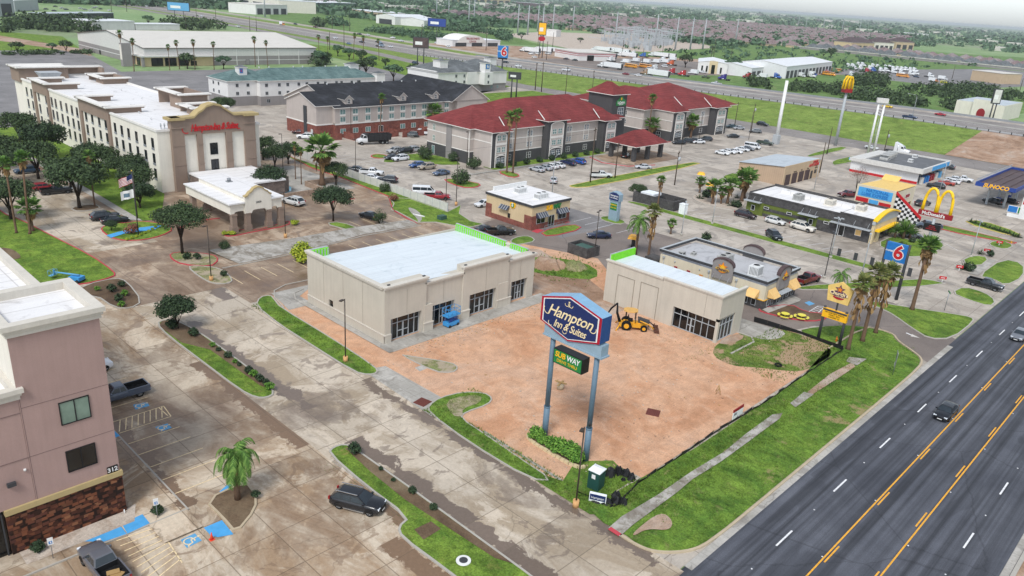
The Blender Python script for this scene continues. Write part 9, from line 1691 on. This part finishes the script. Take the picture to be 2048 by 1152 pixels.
HP=[house('roof_slate','stucco_tan',17,13,3),house('roof_house','stucco_sand',16,14,3),house('roof_housegrey','stucco_pale',18,13,3.4)];hu=[0,0,0];hn_=0;W2=MB()
def put_house(x,y,k,a,l,g_):
 global hn_
 if hn_<285:
  if hu[k]==0:hu[k]=1;o=HP[k];o.location=(x,y,0);o.rotation_euler=(0,0,R(a));o['label']=l;o['group']=g_
  else:dup(HP[k],(x,y),a,l,g_)
  hn_+=1
 else:W2.hip(x-9,y-8,x+9,y+8,3,4.6,k,.3,kf=3)
for i in range(4):
 for j in range(17):put_house(1030+i*36+rg.uniform(-3,3),180+j*17,0 if i<2 else rg.choice((1,2)),rg.choice((0,90,3)),'slate roofed house in the rows behind the long pale wall' if i<2 else 'tan walled house in the back rows of the walled estate','slate roofed houses of the walled estate' if i<2 else 'tan houses of the walled estate')
sub=[]
for i in range(62):
 for j in range(34):
  x=900+i*23;y=470+j*21+max(0,(x-1250)*.28)-max(0,(1000-x)*-.0);
  if y<1250 and y>490+max(0,(1010-x)*1.3)and rg.random()<.74:sub.append((math.hypot(x,y),x+rg.uniform(-3,3),y+rg.uniform(-3,3)))
for _,x,y in sorted(sub):put_house(x,y,rg.choice((1,1,2)),rg.choice((0,90,180,270)),'brown roofed house in the dense suburb beyond the substation','brown roofed suburb houses')
struct(W2.build('distant_houses',['roof_slate','roof_house','roof_housegrey','stucco_sand']),'stuff')
T=thing('estate_wall','long pale wall in front of the slate roofed estate','wall',(1018,170,0));w=MB(T);w.box(1016,150,0,1017,470,2.6,0);w.box(1015.6,150,2.6,1017.4,470,3.0,1);w.build('wall',['stucco_mid','trim_white'],T)
def scatter(name,n,r0,r1,size,hgt,q,mat,seed,ok=lambda x,y:True,box=None):
 rg=random.Random(seed);w=MB();k=0
 while k<n:
  r=1/rg.uniform(1/r1,1/r0);a=YAW+rg.uniform(-.68,.66);x,y=r*math.cos(a),r*math.sin(a)
  if not ok(x,y):continue
  k+=1;s=rg.uniform(.6,1.5)*size*(1+r/4500)
  if box:w.box(x-s*1.5,y-s,0,x+s*1.5,y+s,hgt*(1+r/6000),rg.choice((0,0,1)))
  else:leaf_cloud(w,[(x,y,hgt*.5,s,hgt*.5*(1+r/5000)/s)],q,s*.75,rg)
 struct(w.build(name,mat),'stuff')
far_ok=lambda x,y:not(880<x<2250 and 430<y<1240)and(x*x+y*y>1700**2 or(y>760 and x>620)or y>1000)
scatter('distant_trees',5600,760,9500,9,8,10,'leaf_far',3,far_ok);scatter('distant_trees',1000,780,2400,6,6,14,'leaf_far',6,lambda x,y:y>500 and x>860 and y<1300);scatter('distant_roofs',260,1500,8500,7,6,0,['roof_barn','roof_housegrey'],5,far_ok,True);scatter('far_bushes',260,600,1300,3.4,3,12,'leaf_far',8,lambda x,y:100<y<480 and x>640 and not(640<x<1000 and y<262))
m_=bpy.data.materials.new('haze');m_.use_nodes=True;q=m_.node_tree;q.nodes.clear();pv=q.nodes.new('ShaderNodeVolumePrincipled');pv.inputs['Color'].default_value=(.9,.97,1,1);pv.inputs['Density'].default_value=.85e-4;pv.inputs['Anisotropy'].default_value=.2;o_=q.nodes.new('ShaderNodeOutputMaterial');q.links.new(pv.outputs[0],o_.inputs['Volume'])
MATS['haze']=m_;hz_=MB().box(-9100,-9100,-1.1,22100,22100,48.5).build('haze','haze');struct(hz_,'stuff')
